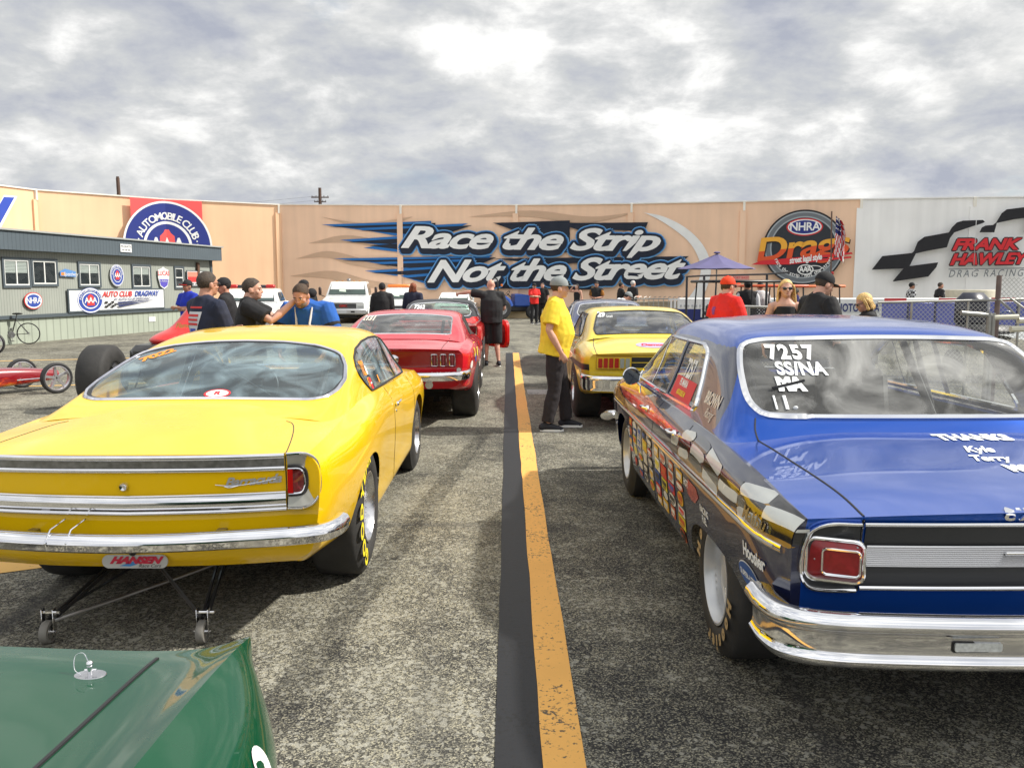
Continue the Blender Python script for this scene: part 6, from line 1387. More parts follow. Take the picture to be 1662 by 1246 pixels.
    if tank:
        mb = MB(); limb(mb, [g('pel'), g('wst'), g('chs'), lerp(g('chs'), g('nck'), .5)], [(.155*fat+.01, .12*fat+.01), (.145*fat+.01, .115*fat+.01), (.165*fat+.006, .122*fat+.008), (.130, .105)], 16, rounded=False)
        for x in (-1, 1): limb(mb, [g('chs')+Vector((x*.09, .03, .04)), g('nck')+Vector((x*.095, .0, -.03)), g('chs')+Vector((x*.09, -.05, .08))], [.022, .018, .02], 8)
        v, f = remesh(mb, vox, 2); mesh('tank_top', v, f, shirt, root, 180)
    if jacket: shirtmesh('jacket', jacket, .026, 'long', 0, True)
    if vest: shirtmesh('vest', vest, .024, 'none', 0, True)
    if collar:
        limb_ = MB(); c = lerp(g('chs'), g('nck'), .93); limb_.tube([c+Vector((.078*cos(a), .066*sin(a)+.0, .012+.012*abs(cos(a)))) for a in [2*pi*i/20 for i in range(20)]], .012, 8, closed=True, flat=1.8); limb_.build('collar', collar, root)
    if hood: MB().ell(g('nck')+Vector((0, -.085, .01)), (.12, .075, .085), 14, 10).build('hood', jacket or shirt, root)
    if pants and not hid:
        mb = MB(); limb(mb, [lerp(g('pel'), g('wst'), .35), g('pel'), g('pel')-Vector((0, 0, .07))], [(.158*fat, .128*fat), (.168*fat, .132*fat), (.165*fat, .125*fat)], 16, rounded=False)
        for s in 'lr':
            hp, kn, an = g(s+'hip'), g(s+'kn'), g(s+'an')
            if shorts: limb(mb, [hp, lerp(hp, kn, .5), lerp(kn, an, .12)], [.10*fat**.7, .108*fat**.5, .105], 12, rounded=False)
            else: limb(mb, [hp, lerp(hp, kn, .45), kn, lerp(kn, an, .5), lerp(an, kn, .06)], [.098*fat**.7, .094*fat**.6, .078, .078, .074], 12, rounded=False)
        v, f = remesh(mb, vox*1.2, 3); v = wrinkle(v, f, .011, 8); mesh('shorts' if shorts else 'trousers', v, f, pants, root, 180)
    if shoes and not hid:
        for s in 'lr':
            an = g(s+'an'); f_ = J[s+'foot']; M = Tm((an.x, an.y, 0), rz=f_)
            u = MB(); limb(u, [(0, -.06, .055), (0, .0, .062), (0, .09, .048), (0, .165, .034)], [(.040, .045), (.042, .05), (.046, .034), (.040, .022)], 12); u.ell((0, -.01, .09), (.042, .05, .03), 12, 8)
            u.v = [tuple(M @ Vector(p)) for p in u.v]; v, f = remesh(u, .008, 2); so_ = mesh('shoe', v, f, shoes, root, 180)
            sl = MB(); pl_ = [(.046*cos(a)*(1.05 if sin(a) > 0 else .9), .055+.135*sin(a)) for a in [2*pi*i/28 for i in range(28)]]; sl.prism(pl_, .004, .030, M); sl.build('sole', WHITE, so_, 30)
            if near:
                lc = MB()
                for q in range(4): lc.tube([M @ Vector((-.022, .03+.022*q, .092-.008*q)), M @ Vector((0, .032+.022*q, .100-.009*q)), M @ Vector((.022, .03+.022*q, .092-.008*q))], .0035, 5)
                lc.build('shoe_laces', WHITE, so_)
    # hair and headwear
    hm = hair or mat('brown_hair', (.06, .035, .02), .75, var=.3, vscale=40, bump=.6, bscale=90)
    if hair is not False:
        mb = MB(); mb.ell((0, -.015, .032), (.0795, .0985, .0905), 28, 20)
        v = np.array(mb.v); d = np.minimum((.012+v[:, 1]*.9)-v[:, 2], 9); d = np.where(v[:, 1] < -.015, -.085-hairlen-v[:, 2]+np.clip(v[:, 1]+.075, 0, .1)*1.2, d); (v, f), _ = clip(mb.v, mb.f, d)
        v = np.array(v)
        for i in range(len(v)): p = Vector(v[i])*28; v[i] *= 1+.035*noise.noise(p)+.02*noise.noise(p*3)
        o = MB(); o.add([tuple(p) for p in v], f, HM); o.build('hair', hm, root, 180)
        if hairlen:
            rr_ = random.Random(int(loc[0]*100)); st = MB()
            for i in range(46):
                a = rr_.uniform(pi*.98, 2.02*pi); s0 = hd((.082*cos(a), .085*sin(a)*.9+.01, .05)); rr2 = rr_.uniform(.9, 1.12)
                p1 = hd((.098*cos(a)*rr2, .095*sin(a)*rr2, -.03)); p2 = hd((.110*cos(a)*rr2, .10*sin(a)*rr2, -.08-hairlen*rr_.uniform(.5, 1)))
                st.tube([tuple(q) for q in spl([s0, p1, p2], 4)], [.013+.004*sin(k) for k in range(8)]+[.006], 6, flat=.8)
            st.build('long_hair', hm, root, 180)
    if beard:
        mb = MB(); mb.ell((0, .035, -.065), (.058, .052, .050), 16, 10); v = np.array(mb.v); (v, f), _ = clip(mb.v, mb.f, v[:, 2]+.045); MB().add(v, f, HM).build('beard', beard, root, 180)
    if cap:
        cm, bm_, back = cap; mb = MB(); mb.ell((0, -.014, .040), (.088, .106, .098), 28, 18); (v, f), _ = clip(mb.v, mb.f, .028-np.array(mb.v)[:, 2]); co = MB(); co.add(v, f, HM); co = co.build('cap', cm, root, 180)
        br = MB(); sg = -1 if back else 1; n = 14
        top = [(.082*sin(a), sg*(.070+.112*cos(a)), .046-.012*abs(sin(a))) for a in [(-pi/2+pi*i/n) for i in range(n+1)]]
        vs = top+[(p[0], p[1], p[2]-.006) for p in top]; br.add(vs, [tuple(range(n+1)), tuple(range(2*n+1, n, -1))]+[(i, n+1+i, n+2+i, i+1) for i in range(n)], HM); br.build('cap_brim', bm_, co, 30)
        MB().ell((0, -.014, .138), (.010, .010, .005), 10, 6, HM).build('cap_button', cm, co)
    if beanie:
        mb = MB(); mb.ell((0, -.014, .036), (.088, .107, .104), 24, 18); (v, f), _ = clip(mb.v, mb.f, .0-np.array(mb.v)[:, 2]); MB().add(v, f, HM).build('beanie', beanie, root, 180)
    if glasses:
        gl = MB()
        for x in (-1, 1): gl.ell((x*.034, .088, .002), (.027, .010, .020), 14, 8, HM); gl.add(*sweep([(x*.058, .080, .008), (x*.078, .04, .010), (x*.080, -.02, .008)], .0035, 6), HM)
        gl.add(*sweep([(-.012, .094, .008), (.012, .094, .008)], .003, 6), HM); gl.build('sunglasses', mat('sunglass_black', (.01, .01, .012), .12, coat=.8), root)
    root['_'] = 1; del root['_']
    return root
NAVYC = fabric('navy_cotton', (.015, .020, .045)); BLKC = fabric('black_cotton', (.012, .012, .014)); YELC = fabric('yellow_cotton', (.86, .62, .04)); REDC = fabric('red_cotton', (.72, .02, .015)); BLUC = fabric('blue_nylon', (.015, .10, .40)); WHTC = fabric('white_cotton', (.68, .68, .70)); JEAN = fabric('dark_jeans', (.035, .045, .07)); GRYC = fabric('grey_cap_cloth', (.25, .27, .27)); ORC = fabric('orange_red_cap', (.75, .05, .01)); BLKP = fabric('black_trouser_cloth', (.022, .017, .020)); KHA = fabric('khaki_cloth', (.25, .2, .13)); RYB = fabric('royal_blue_cotton', (.01, .03, .40))
BRN = mat('brown_hair', (.06, .035, .02), .75, var=.3, vscale=40, bump=.6, bscale=90); GRYH = mat('grey_brown_hair', (.055, .040, .030), .75, var=.4, vscale=50, bump=.6, bscale=90); BLN = mat('blonde_hair', (.70, .46, .17), .6, var=.35, vscale=60, bump=.6, bscale=90); DRK = mat('black_hair', (.015, .012, .01), .7, var=.3, vscale=40, bump=.6, bscale=90); AUB = mat('auburn_hair', (.22, .06, .02), .65, var=.3, vscale=50, bump=.6, bscale=90)
SNK = mat('black_canvas_shoe', (.012, .013, .02), .7)
cross = dict(lel=(-.20, .08, 1.17), rel=(.20, .08, 1.17), lwr=(.10, .22, 1.20), rwr=(-.08, .20, 1.16))
def flatprint(root, polys, y=None):
    pass
# the man in yellow, standing side-on in the right lane
p = person('man in a bright yellow t-shirt and grey cap standing beside the orange stripe', (.535, 9.72, 0), R(-86), dict(lan=(-.16, .16, .08), lkn=(-.13, .10, .50), ran=(.13, -.10, .08), rkn=(.12, -.02, .50), lhip=(-.09, .01, .93), rhip=(.09, 0, .93), rsh=(.19, -.04, 1.42), rel=(.27, -.10, 1.15), rwr=(.25, .04, .90), lel=(-.25, .0, 1.14), lwr=(-.22, .14, .93), head=(0, .055, 1.61), nck=(0, .01, 1.49), hpit=-.05, wst=(0, .03, 1.10), lfoot=R(-6), rfoot=R(-4), rcurl=.55), 1.0, 1.30, SKIN2, YELC, 'short', BLKP, False, SNK, BRN, cap=(GRYC, GRYC, False), near=True)
on_cloth('shirt_print', [(.02*((-1)**i)-w/2, .02*((-1)**i)+w/2, z-.008, z+.008, 0) for i, (z, w) in enumerate(((1.32, .05), (1.27, .10), (1.22, .07), (1.15, .09), (1.10, .12), (1.05, .08), (1.0, .06)))], mat('print_grey_blue', (.25, .40, .38), .8), p, y=1)
MB().tube([(.17, .03, .93), (.175, -.03, .86)], .012, 6).build('wallet_chain', YLET, p)
# black t-shirt and shorts, hand on the red car roof
person('man in black t-shirt and black shorts resting his hand on the red hardtop', (-.33, 17.5, 0), R(8), dict(lel=(-.44, .10, 1.47), lwr=(-.62, .30, 1.44), rel=(.26, .06, 1.14), rwr=(.16, .28, 1.08), head=(0, .09, 1.60), hpit=-.35, nck=(0, .04, 1.48), ran=(.13, -.12, .08)), 1.02, 1.28, SKIN2, BLKC, 'short', BLKC, True, SNK, False)
# beside the yellow fastback
p = person('man in navy t-shirt with back print and sunglasses, arms crossed', (-2.88, 8.25, 0), R(-38), dict(cross, head=(0, .03, 1.62)), 1.02, 1.12, SKIN, NAVYC, 'short', JEAN, False, SNK, GRYH, glasses=True, near=True)
sp_ = on_cloth('back_print', [(-.10, .10, 1.13, 1.37, .75)], mat('print_white', (.6, .6, .62), .8), p)
on_cloth('print_lettering', [(-.075, .075, z, z+.022, 0) for z in (1.325, 1.285, 1.245)], mat('print_red', (.6, .05, .05), .8), sp_, off=.009); on_cloth('print_band', [(-.045, .045, 1.165, 1.215, .3)], mat('print_blue', (.05, .08, .4), .8), sp_, off=.009); on_cloth('print_lettering', [(-.09, .09, 1.40, 1.418, 0), (-.08, .08, 1.08, 1.098, 0)], _M['print_red'], p)
person('dark-haired man in black t-shirt pointing with a raised arm', (-2.72, 9.1, 0), R(-82), dict(lel=(-.20, .22, 1.30), lwr=(-.10, .44, 1.45), lcurl=.35, rel=(.30, .26, 1.28), rwr=(.16, .50, 1.50), rcurl=.3, rpalm=(0, 0, -1), head=(0, .04, 1.60)), 1.0, 1.15, SKIN2, BLKC, 'short', JEAN, False, SNK, GRYH, near=True)
p = person('man in blue jacket with white trim bending over the yellow fastback hood', (-2.08, 9.35, 0), R(170), dict(wst=(0, .05, 1.10), chs=(0, .16, 1.24), nck=(0, .27, 1.385), lsh=(-.20, .20, 1.34), rsh=(.20, .20, 1.34), lel=(-.31, .26, 1.10), rel=(.31, .26, 1.10), lwr=(-.24, .38, .92), rwr=(.24, .38, .92), head=(.0, .37, 1.475), hpit=-.42), 1.04, 1.2, SKIN, BLKC, 'short', JEAN, False, SNK, BRN, jacket=BLUC, near=True, beard=mat('grey_beard', (.16, .12, .10), .9))
for x in (-1, 1): MB().tube([(x*.09, .30, 1.36), (x*.07, .335, 1.20), (x*.06, .27, 1.06)], .022, 8, flat=.4).build('jacket_trim', WHTC, p)
MB().box((.33, .25, 1.14), (.05, .09, .07), Tm(), bev=.01).build('sleeve_patch', WHTC, p)
BLKJ = fabric('black_jacket_cloth', (.010, .010, .012))
person('man in black jacket and black cap looking down beside the white rescue truck', (-3.98, 12.2, 0), R(100), dict(hpit=-.35, lel=(-.23, .05, 1.15), lwr=(-.12, .25, 1.05), rel=(.23, .05, 1.15), rwr=(.12, .25, 1.05)), 1.0, 1.12, SKIN, BLKC, 'long', BLKC, False, SNK, DRK, cap=(BLKC, BLKC, False), jacket=BLKJ)
person('man in royal blue shirt and black cap standing near the grey office building', (-6.35, 17.2, 0), R(150), dict(cross), 1.0, 1.1, SKIN3, RYB, 'short', BLKC, False, SNK, DRK, cap=(BLKC, REDC, False))
person('man in black hooded sweatshirt and dark cap looking down', (-3.55, 15.3, 0), R(75), dict(hpit=-.45, head=(0, .06, 1.60), lwr=(-.1, .2, 1.05), rwr=(.1, .2, 1.05)), 1.0, 1.12, SKIN, BLKC, 'long', BLKC, False, SNK, BRN, cap=(BLKC, BLKC, False), jacket=BLKJ, hood=True)
person('person in black jacket and black beanie seen from behind by the white trucks', (-3.05, 21.0, 0), R(5), {}, .97, 1.15, SKIN3, BLKC, 'long', BLKC, False, SNK, DRK, beanie=BLKC, jacket=BLKJ)
person('person with auburn hair standing behind the red hardtop', (-2.35, 21.5, 0), R(-20), {}, .98, 1.0, SKIN2, NAVYC, 'long', JEAN, False, SNK, AUB, hairlen=.05)
# along the foot of the wall
person('man in red shirt standing at the foot of the mural wall', (1.12, 36.5, 0), R(200), dict(cross), .98, 1.15, SKIN, REDC, 'short', BLKC, False, SNK, DRK, cap=(BLKC, BLKC, False))
person('man in black shirt standing just behind the red shirted man', (1.50, 37.2, 0), R(160), {}, 1.0, 1.2, SKIN2, BLKC, 'short', BLKC, False, SNK, GRYH)
person('woman in black dress holding a hand to her forehead by the wall', (2.85, 35.5, 0), R(140), dict(rel=(.30, .1, 1.42), rwr=(.12, .14, 1.62)), .97, .88, SKIN2, BLKC, 'none', BLKC, False, SNK, DRK, hairlen=.12, tank=True)
person('man in black and orange jersey looking at his hands by the wall', (3.45, 33.5, 0), R(160), dict(lwr=(-.06, .24, 1.12), rwr=(.06, .24, 1.12), hpit=-.3), 1.02, 1.05, SKIN, fabric('orange_jersey', (.30, .12, .02), .5), 'short', BLKC, False, SNK, DRK, vest=BLKC)
person('dark-haired man in black shirt facing the grey-haired man', (4.35, 33.2, 0), R(-80), dict(cross), 1.0, 1.1, SKIN3, BLKC, 'short', BLKC, False, SNK, DRK)
person('grey-haired man in black shirt holding papers by the cart', (4.75, 32.8, 0), R(-60), dict(lwr=(-.06, .28, 1.15), rwr=(.06, .28, 1.15)), 1.04, 1.15, SKIN2, BLKC, 'short', BLKC, False, SNK, mat('white_hair', (.55, .54, .52), .8))
person('person in grey and black cap bending behind the dark blue hardtop', (2.62, 21.5, 0), R(-80), dict(chs=(0, .18, 1.18), nck=(0, .28, 1.24), lsh=(-.19, .22, 1.24), rsh=(.19, .22, 1.24), lel=(-.26, .30, 1.0), rel=(.26, .30, 1.0), lwr=(-.1, .5, .95), rwr=(.1, .5, .95), head=(0, .40, 1.34), hpit=-.5), 1.0, 1.0, SKIN, WHTC, 'short', BLKC, False, SNK, DRK, cap=(GRYC, BLKC, False))
# right-hand group
p = person('man in red polo shirt and orange-red cap with sunglasses', (2.86, 11.3, 0), R(-62), dict(lel=(-.25, -.02, 1.14), rel=(.28, .04, 1.15), rwr=(.24, .24, 1.02), head=(0, .04, 1.61)), 1.01, 1.28, SKIN2, REDC, 'short', KHA, False, SNK, GRYH, cap=(ORC, ORC, False), glasses=True, near=True, collar=REDC)
on_cloth('shirt_emblem', [(-.095, -.025, 1.25, 1.35, .3)], mat('print_purple', (.25, .05, .25), .8), p)
person('person in black jacket standing half hidden behind the red shirted man', (3.45, 13.6, 0), R(-100), dict(lwr=(-.06, .32, 1.10), rwr=(.06, .32, 1.10)), .98, 1.05, SKIN3, BLKC, 'long', BLKC, False, SNK, DRK, jacket=BLKJ)
person('man in black vest over white shirt and dark cap seen from behind', (5.62, 20.2, 0), R(-5), {}, 1.0, 1.15, SKIN3, WHTC, 'long', BLKC, False, SNK, DRK, cap=(BLKC, BLKC, True), vest=BLKJ)
person('person in white shirt standing in the shade of the orange-roofed cart', (6.5, 22.2, 0), R(10), {}, .99, 1.15, SKIN3, WHTC, 'short', BLKC, False, SNK, DRK)
person('person in dark blue shirt leaning by the orange-roofed cart', (6.35, 19.4, 0), R(-60), dict(chs=(0, .1, 1.26), nck=(0, .14, 1.38), head=(0, .2, 1.52)), .96, 1.1, SKIN3, fabric('indigo_cotton', (.02, .015, .10)), 'short', BLKC, False, SNK, DRK)
person('smiling woman with long blonde hair, sunglasses and black tank top', (3.42, 10.6, 0), R(168), dict(lsh=(-.165, 0, 1.40), rsh=(.165, 0, 1.40), hpit=.05, hyaw=.1), .99, .84, SKIN2, BLKC, 'none', JEAN, False, SNK, BLN, hairlen=.17, glasses=True, tank=True, near=True)
p = person('heavy man in black t-shirt and black cap looking down at the blue sedan', (3.28, 9.1, 0), R(-75), dict(hpit=-.35, head=(0, .07, 1.60), lel=(-.28, .02, 1.16), rel=(.30, .02, 1.16)), 1.03, 1.35, SKIN2, BLKC, 'short', JEAN, False, SNK, GRYH, cap=(BLKC, mat('dark_brim', (.05, .045, .04), .8), False), near=True)
on_cloth('shirt_emblem', [(.06, .14, 1.20, 1.28, .2)], _M['print_white'], p, y=1); MB().ell((0, .155, 1.715), (.022, .008, .022), 12, 8).build('cap_badge', _M['print_red'], p)
person('woman with short blonde hair and dark sunglasses looking down', (4.02, 9.6, 0), R(80), dict(hpit=-.35, head=(0, .05, 1.61)), .90, 1.0, SKIN2, BLKC, 'long', JEAN, False, SNK, BLN, hairlen=.03, glasses=True, near=True)
PL = mat('black_white_plaid', (.5, .5, .5), .85); nt = PL.node_tree; ck = nt.nodes.new('ShaderNodeTexChecker'); ck.inputs['Scale'].default_value = 14; ck.inputs[1].default_value = (.015, .015, .018, 1); ck.inputs[2].default_value = (.55, .56, .57, 1); tc_ = nt.nodes.new('ShaderNodeTexCoord'); nt.links.new(tc_.outputs['Object'], ck.inputs[0]); nt.links.new(ck.outputs[0], nt.nodes['Principled BSDF'].inputs[0])
person('man in black and white plaid shirt walking along the white wall', (14.05, 30.0, 0), R(-90), {}, .99, 1.05, SKIN3, PL, 'long', BLKC, False, SNK, DRK, cap=(BLKC, BLKC, False))
person('grey-haired man in black t-shirt walking along the white wall', (15.55, 31.0, 0), R(-90), dict(rel=(.22, -.1, 1.15)), 1.0, 1.25, SKIN, BLKC, 'short', BLKC, False, SNK, GRYH)
# ------------------------------------------------------------------ modular office at left
BA, BB = Vector((-13.9, 23.5, 0)), Vector((-11.85, 34.7, 0))
_l = (BB-BA).length; bu = (BB-BA)/_l; bn = Vector((bu.y, -bu.x, 0))        # bn points to the lot
def bsz(x, y):
    d = ray(x, y); den = d.x*bu.y-d.y*bu.x; o = BA
    t = (o.x*bu.y-o.y*bu.x)/den; p = Vector((0, 0, 1.65))+d*t; return (p-BA).dot(bu), p.z
def bpt(s, z, h=0): p = BA+bu*s+bn*h; return Vector((p.x, p.y, z))
off = thing('office_building', 'long low grey-green modular office with white-framed windows at the left of the lot', 'building')
def bbox(mb, s0, s1, z0, z1, h0, h1):
    vs = [bpt(s, z, h) for s in (s0, s1) for h in (h0, h1) for z in (z0, z1)]; mb.add(vs, [(0, 1, 3, 2), (4, 6, 7, 5), (0, 4, 5, 1), (2, 3, 7, 6), (0, 2, 6, 4), (1, 5, 7, 3)]); return mb
def siding(name, col, pitch=.105, dep=.5):
    m = mat(name, col, .8); nt = m.node_tree; b = nt.nodes['Principled BSDF']; N = nt.nodes.new; L = nt.links.new
    tc = N('ShaderNodeTexCoord'); mp = N('ShaderNodeMapping'); mp.inputs['Rotation'].default_value = (0, 0, -math.atan2(bu.y, bu.x)); L(tc.outputs['Object'], mp.inputs[0])
    w = N('ShaderNodeTexWave'); w.wave_type = 'BANDS'; w.bands_direction = 'X'; w.inputs['Scale'].default_value = .314/pitch; L(mp.outputs[0], w.inputs[0])
    r = N('ShaderNodeValToRGB'); r.color_ramp.elements[0].position = .03; r.color_ramp.elements[0].color = (.72, .72, .72, 1); r.color_ramp.elements[1].position = .12; r.color_ramp.elements[1].color = (1, 1, 1, 1); L(w.outputs[0], r.inputs[0])
    n = N('ShaderNodeTexNoise'); n.inputs['Scale'].default_value = 1.5; n.inputs['Detail'].default_value = 6; L(tc.outputs['Object'], n.inputs[0]); mr = N('ShaderNodeMapRange'); mr.inputs[3].default_value = .85; mr.inputs[4].default_value = 1.15; L(n.outputs[0], mr.inputs[0])
    mx = N('ShaderNodeMixRGB'); mx.blend_type = 'MULTIPLY'; mx.inputs[0].default_value = 1; mx.inputs[1].default_value = (*col, 1); L(r.outputs[0], mx.inputs[2]); m2 = N('ShaderNodeMixRGB'); m2.blend_type = 'MULTIPLY'; m2.inputs[0].default_value = 1; L(mx.outputs[0], m2.inputs[1]); L(mr.outputs[0], m2.inputs[2]); L(m2.outputs[0], b.inputs['Base Color'])
    bp = N('ShaderNodeBump'); bp.inputs['Strength'].default_value = dep; bp.inputs['Distance'].default_value = .01; L(r.outputs[0], bp.inputs['Height']); L(bp.outputs[0], b.inputs['Normal']); return m
SID = siding('grey_green_siding', (.31, .33, .295)); SKT = siding('skirting_panels', (.36, .40, .33), .30); FAS = siding('slate_fascia', (.085, .11, .13), .15); SLT = mat('slate_trim', (.075, .095, .11), .6)
S0, S1 = -9, _l; HB = 3.12
bbox(MB(), S0, S1, .78, 2.62, -6, 0).build('wall', SID, off, 0); bbox(MB(), S0, S1-.02, 0, .70, -5.9, -.02).build('skirting', SKT, off, 0)
rf = bbox(MB(), S0, S1+.35, 2.60, HB, -6.4, .28).build('roof_fascia', FAS, off, 0); bbox(MB(), S0, S1+.42, HB, HB+.05, -6.5, .34).build('roof_cap', mat('roof_cap_light', (.35, .37, .36), .6), off, 0)
bbox(MB(), S0, S1+.02, .70, .80, -.01, .05).build('belt_trim', SLT, off, 0); bbox(MB(), S1-.12, S1+.03, .0, 2.6, -.1, .04).build('corner_trim', SLT, off, 0)
BL = mat('white_blind', (.62, .64, .60), .7); BG = glass('office_glass', (.80, .84, .84), 1.5, dirt_haze=.01); WF = mat('white_window_frame', (.75, .76, .74), .4)
def window(x0, x1, yt, yb, blind=.45, mull=True):
    s0, z1 = bsz(x0, yt); s1, z0 = bsz(x1, yb); 
    fr = MB(); t = .07
    for a in ((s0-t, s1+t, z1, z1+t), (s0-t, s1+t, z0-t, z0), (s0-t, s0, z0, z1), (s1, s1+t, z0, z1)): bbox(fr, *a, .001, .045)
    w = fr.build('window', SLT, off, 0); f2 = MB(); t = .035
    for a in ((s0, s1, z1-t, z1), (s0, s1, z0, z0+t), (s0, s0+t, z0+t, z1-t), (s1-t, s1, z0+t, z1-t)): bbox(f2, *a, .002, .03)
    if mull: bbox(f2, (s0+s1)/2-.02, (s0+s1)/2+.02, z0+t, z1-t, .002, .028)
    else: bbox(f2, s0+t, s1-t, (z0+z1)/2-.02, (z0+z1)/2+.02, .002, .028)
    f2.build('window_frame', WF, w, 0); bbox(MB(), s0, s1, z0, z1, .001, .003).build('window_dark_sheet', mat('dark_room', (.02, .025, .03), .9), w, 0)  # flat dark sheet painted in for the unlit room behind the pane
    if blind:
        b = MB(); z = z1-.04
        while z > z1-(z1-z0)*blind: bbox(b, s0+.05, s1-.05, z-.035, z-.004, .005, .009); z -= .04
        b.build('blind', BL, w, 0)
    mesh('pane', [bpt(a, b, .015) for a, b in ((s0+.03, z0+.03), (s1-.03, z0+.03), (s1-.03, z1-.03), (s0+.03, z1-.03))], [(0, 1, 2, 3)], BG, w, 0)
window(4, 47, 421, 463, .5); window(51, 91, 423, 461, .05); window(127, 161, 428, 463, .38); window(214, 243, 432, 465, .35); window(283, 297, 435, 466, 0, False); window(-60, -12, 414, 462, .5)
class Sign:
    """flat sign hung on the office wall"""
    def __init__(s, name, label, base, h=.05): s.o = None; s.n = name; s.l = label; s.h = h
    def root(s, outline, m, t=.03):
        n = len(outline); vs = [bpt(a, b, h) for h in (s.h, s.h+t) for a, b in outline]; s.o = mesh(s.n, vs, [tuple(range(n-1, -1, -1)), tuple(range(n, 2*n))]+[(i, (i+1) % n, n+(i+1) % n, n+i) for i in range(n)], m, None, 0); tag(s.o, s.l, 'sign'); s.h += t; return s
    def put(s, name, mf, m): s.h += .003; mesh(name, [bpt(v[0], v[1], s.h) for v in mf[0]], tri([(v[0], v[1], 0) for v in mf[0]], mf[1]), m, s.o, 0)
def shift(mf, dx, dy, sx=1, sy=1): return [(v[0]*sx+dx, v[1]*sy+dy, 0) for v in mf[0]], mf[1]
circle = lambda cs, cz, rx, ry, n=40: [(cs+rx*cos(2*pi*i/n), cz+ry*sin(2*pi*i/n)) for i in range(n)]
SW, SR, SB = mat('sign_white', (.74, .75, .76), .5), mat('sign_red', (.62, .05, .05), .5), mat('sign_blue', (.03, .07, .34), .5); SN = mat('sign_navy', (.03, .04, .12), .5)
# long banner
q = [bsz(*p) for p in ((106, 469), (263, 470), (264, 503), (107, 508))]; s0, s1 = q[0][0], q[1][0]; z0, z1 = q[3][1], q[0][1]
B = Sign('banner_sign', 'long white banner sign with red and blue lettering on the grey office', 0); B.root([(s0, z0), (s1, z0), (s1, z1), (s0, z1)], SLT); t = .05
B.put('banner_face', rect(s0+t, z0+t, s1-t, z1-t), SW); cxx, czz, hh = (s0+s1)/2, (z0+z1)/2, z1-z0; ww = s1-s0
def roundel(B, cs, cz, rx, ry):
    B.put('roundel', (([(p[0], p[1], 0) for p in circle(cs, cz, rx, ry)]), [tuple(range(40))]), SB); B.put('roundel_ring', ring(cs, cz, rx*.97, ry*.97, rx*.06), SW); B.put('roundel_ring', ring(cs, cz, rx*.66, ry*.66, rx*.06), SW)
    B.put('roundel_bell', flatpoly([(cs-rx*.3, cz-ry*.4), (cs-rx*.22, cz+ry*.35), (cs, cz+ry*.5), (cs+rx*.22, cz+ry*.35), (cs+rx*.3, cz-ry*.4)]), SR)
    B.put('roundel_lettering', shift(textmesh('AAA', 1, 0, .02, .9), cs, cz, rx*.50, ry*.62), SW)
    B.put('roundel_lettering', shift(arctext('AUTOMOBILE CLUB', .80, R(170), R(11.5), .24, .003), cs, cz, rx, ry), SW)
roundel(B, s0+ww*.20, czz, .62, .40)
def fit(t, a, b, z, h, bold=.03, shear=.25):
    v, f = textmesh(t, 1, shear, bold); v = np.array(v); x0, x1 = v[:, 0].min(), v[:, 0].max(); y0, y1 = v[:, 1].min(), v[:, 1].max()
    return [(a+(p[0]-x0)/(x1-x0)*(b-a), z+((p[1]-y0)/(y1-y0)-.5)*h, 0) for p in v], f
B.put('banner_lettering', fit('AUTO CLUB', s0+ww*.31, s0+ww*.62, czz+hh*.26, hh*.26), SR); B.put('banner_lettering', fit('DRAGWAY', s0+ww*.65, s0+ww*.93, czz+hh*.26, hh*.26), SB)
B.put('banner_lettering', fit('AT AUTO CLUB SPEEDWAY', s0+ww*.42, s0+ww*.82, czz+.02*hh, hh*.11, .01), SN)
for i in range(4):
    for j in range(3):
        if (i+j) % 2 == 0: B.put('banner_check', rect(s0+ww*(.33+.03*i), czz-hh*(.15+.09*j), s0+ww*(.36+.03*i), czz-hh*(.06+.09*j)), BLACK)
B.put('banner_swoosh', flatpoly([(s0+ww*.45, czz-hh*.10), (s0+ww*.88, czz-hh*.04), (s0+ww*.46, czz-hh*.19)]), SN); B.put('banner_swoosh', flatpoly([(s0+ww*.45, czz-hh*.24), (s0+ww*.86, czz-hh*.05), (s0+ww*.47, czz-hh*.33)]), SN)
def oval_sign(x, y, rx, ry, label):
    s_, z_ = bsz(x, y); B = Sign('oval_sign', label, 0); B.root(circle(s_, z_, rx, ry), SR, .02); B.put('oval_ring', ring(s_, z_, rx*.93, ry*.90, .05), SW); B.put('oval_face', ([(p[0], p[1], 0) for p in circle(s_, z_, rx*.80, ry*.74)], [tuple(range(40))]), SB); B.put('oval_lettering', shift(textmesh('NHRA', 1, 0, .015, .9), s_, z_, rx*.62, ry*1.0), SW)
oval_sign(51, 488, .36, .24, 'red and blue oval sign low on the grey office wall')
s_, z_ = bsz(187, 447); B = Sign('round_sign', 'round blue sign with red bell between two office windows', 0); B.root(circle(s_, z_, .36, .36), SW, .02); roundel(B, s_, z_, .345, .345)
s_, z_ = bsz(107, 445); B = Sign('long_logo_sign', 'small blue and orange logo sign right of the double office window', 0); B.root([(s_-.34, z_-.06), (s_+.36, z_-.08), (s_+.36, z_+.08), (s_-.1, z_+.16), (s_-.34, z_+.08)], mat('sign_sky', (.10, .25, .55), .5), .02); B.put('logo_bar', rect(s_-.30, z_-.04, s_-.12, z_+.05), mat('sign_orange', (.75, .25, .05), .5)); B.put('logo_lettering', shift(textmesh('Speedway', .16, .2, 0), s_+.12, z_), SW)
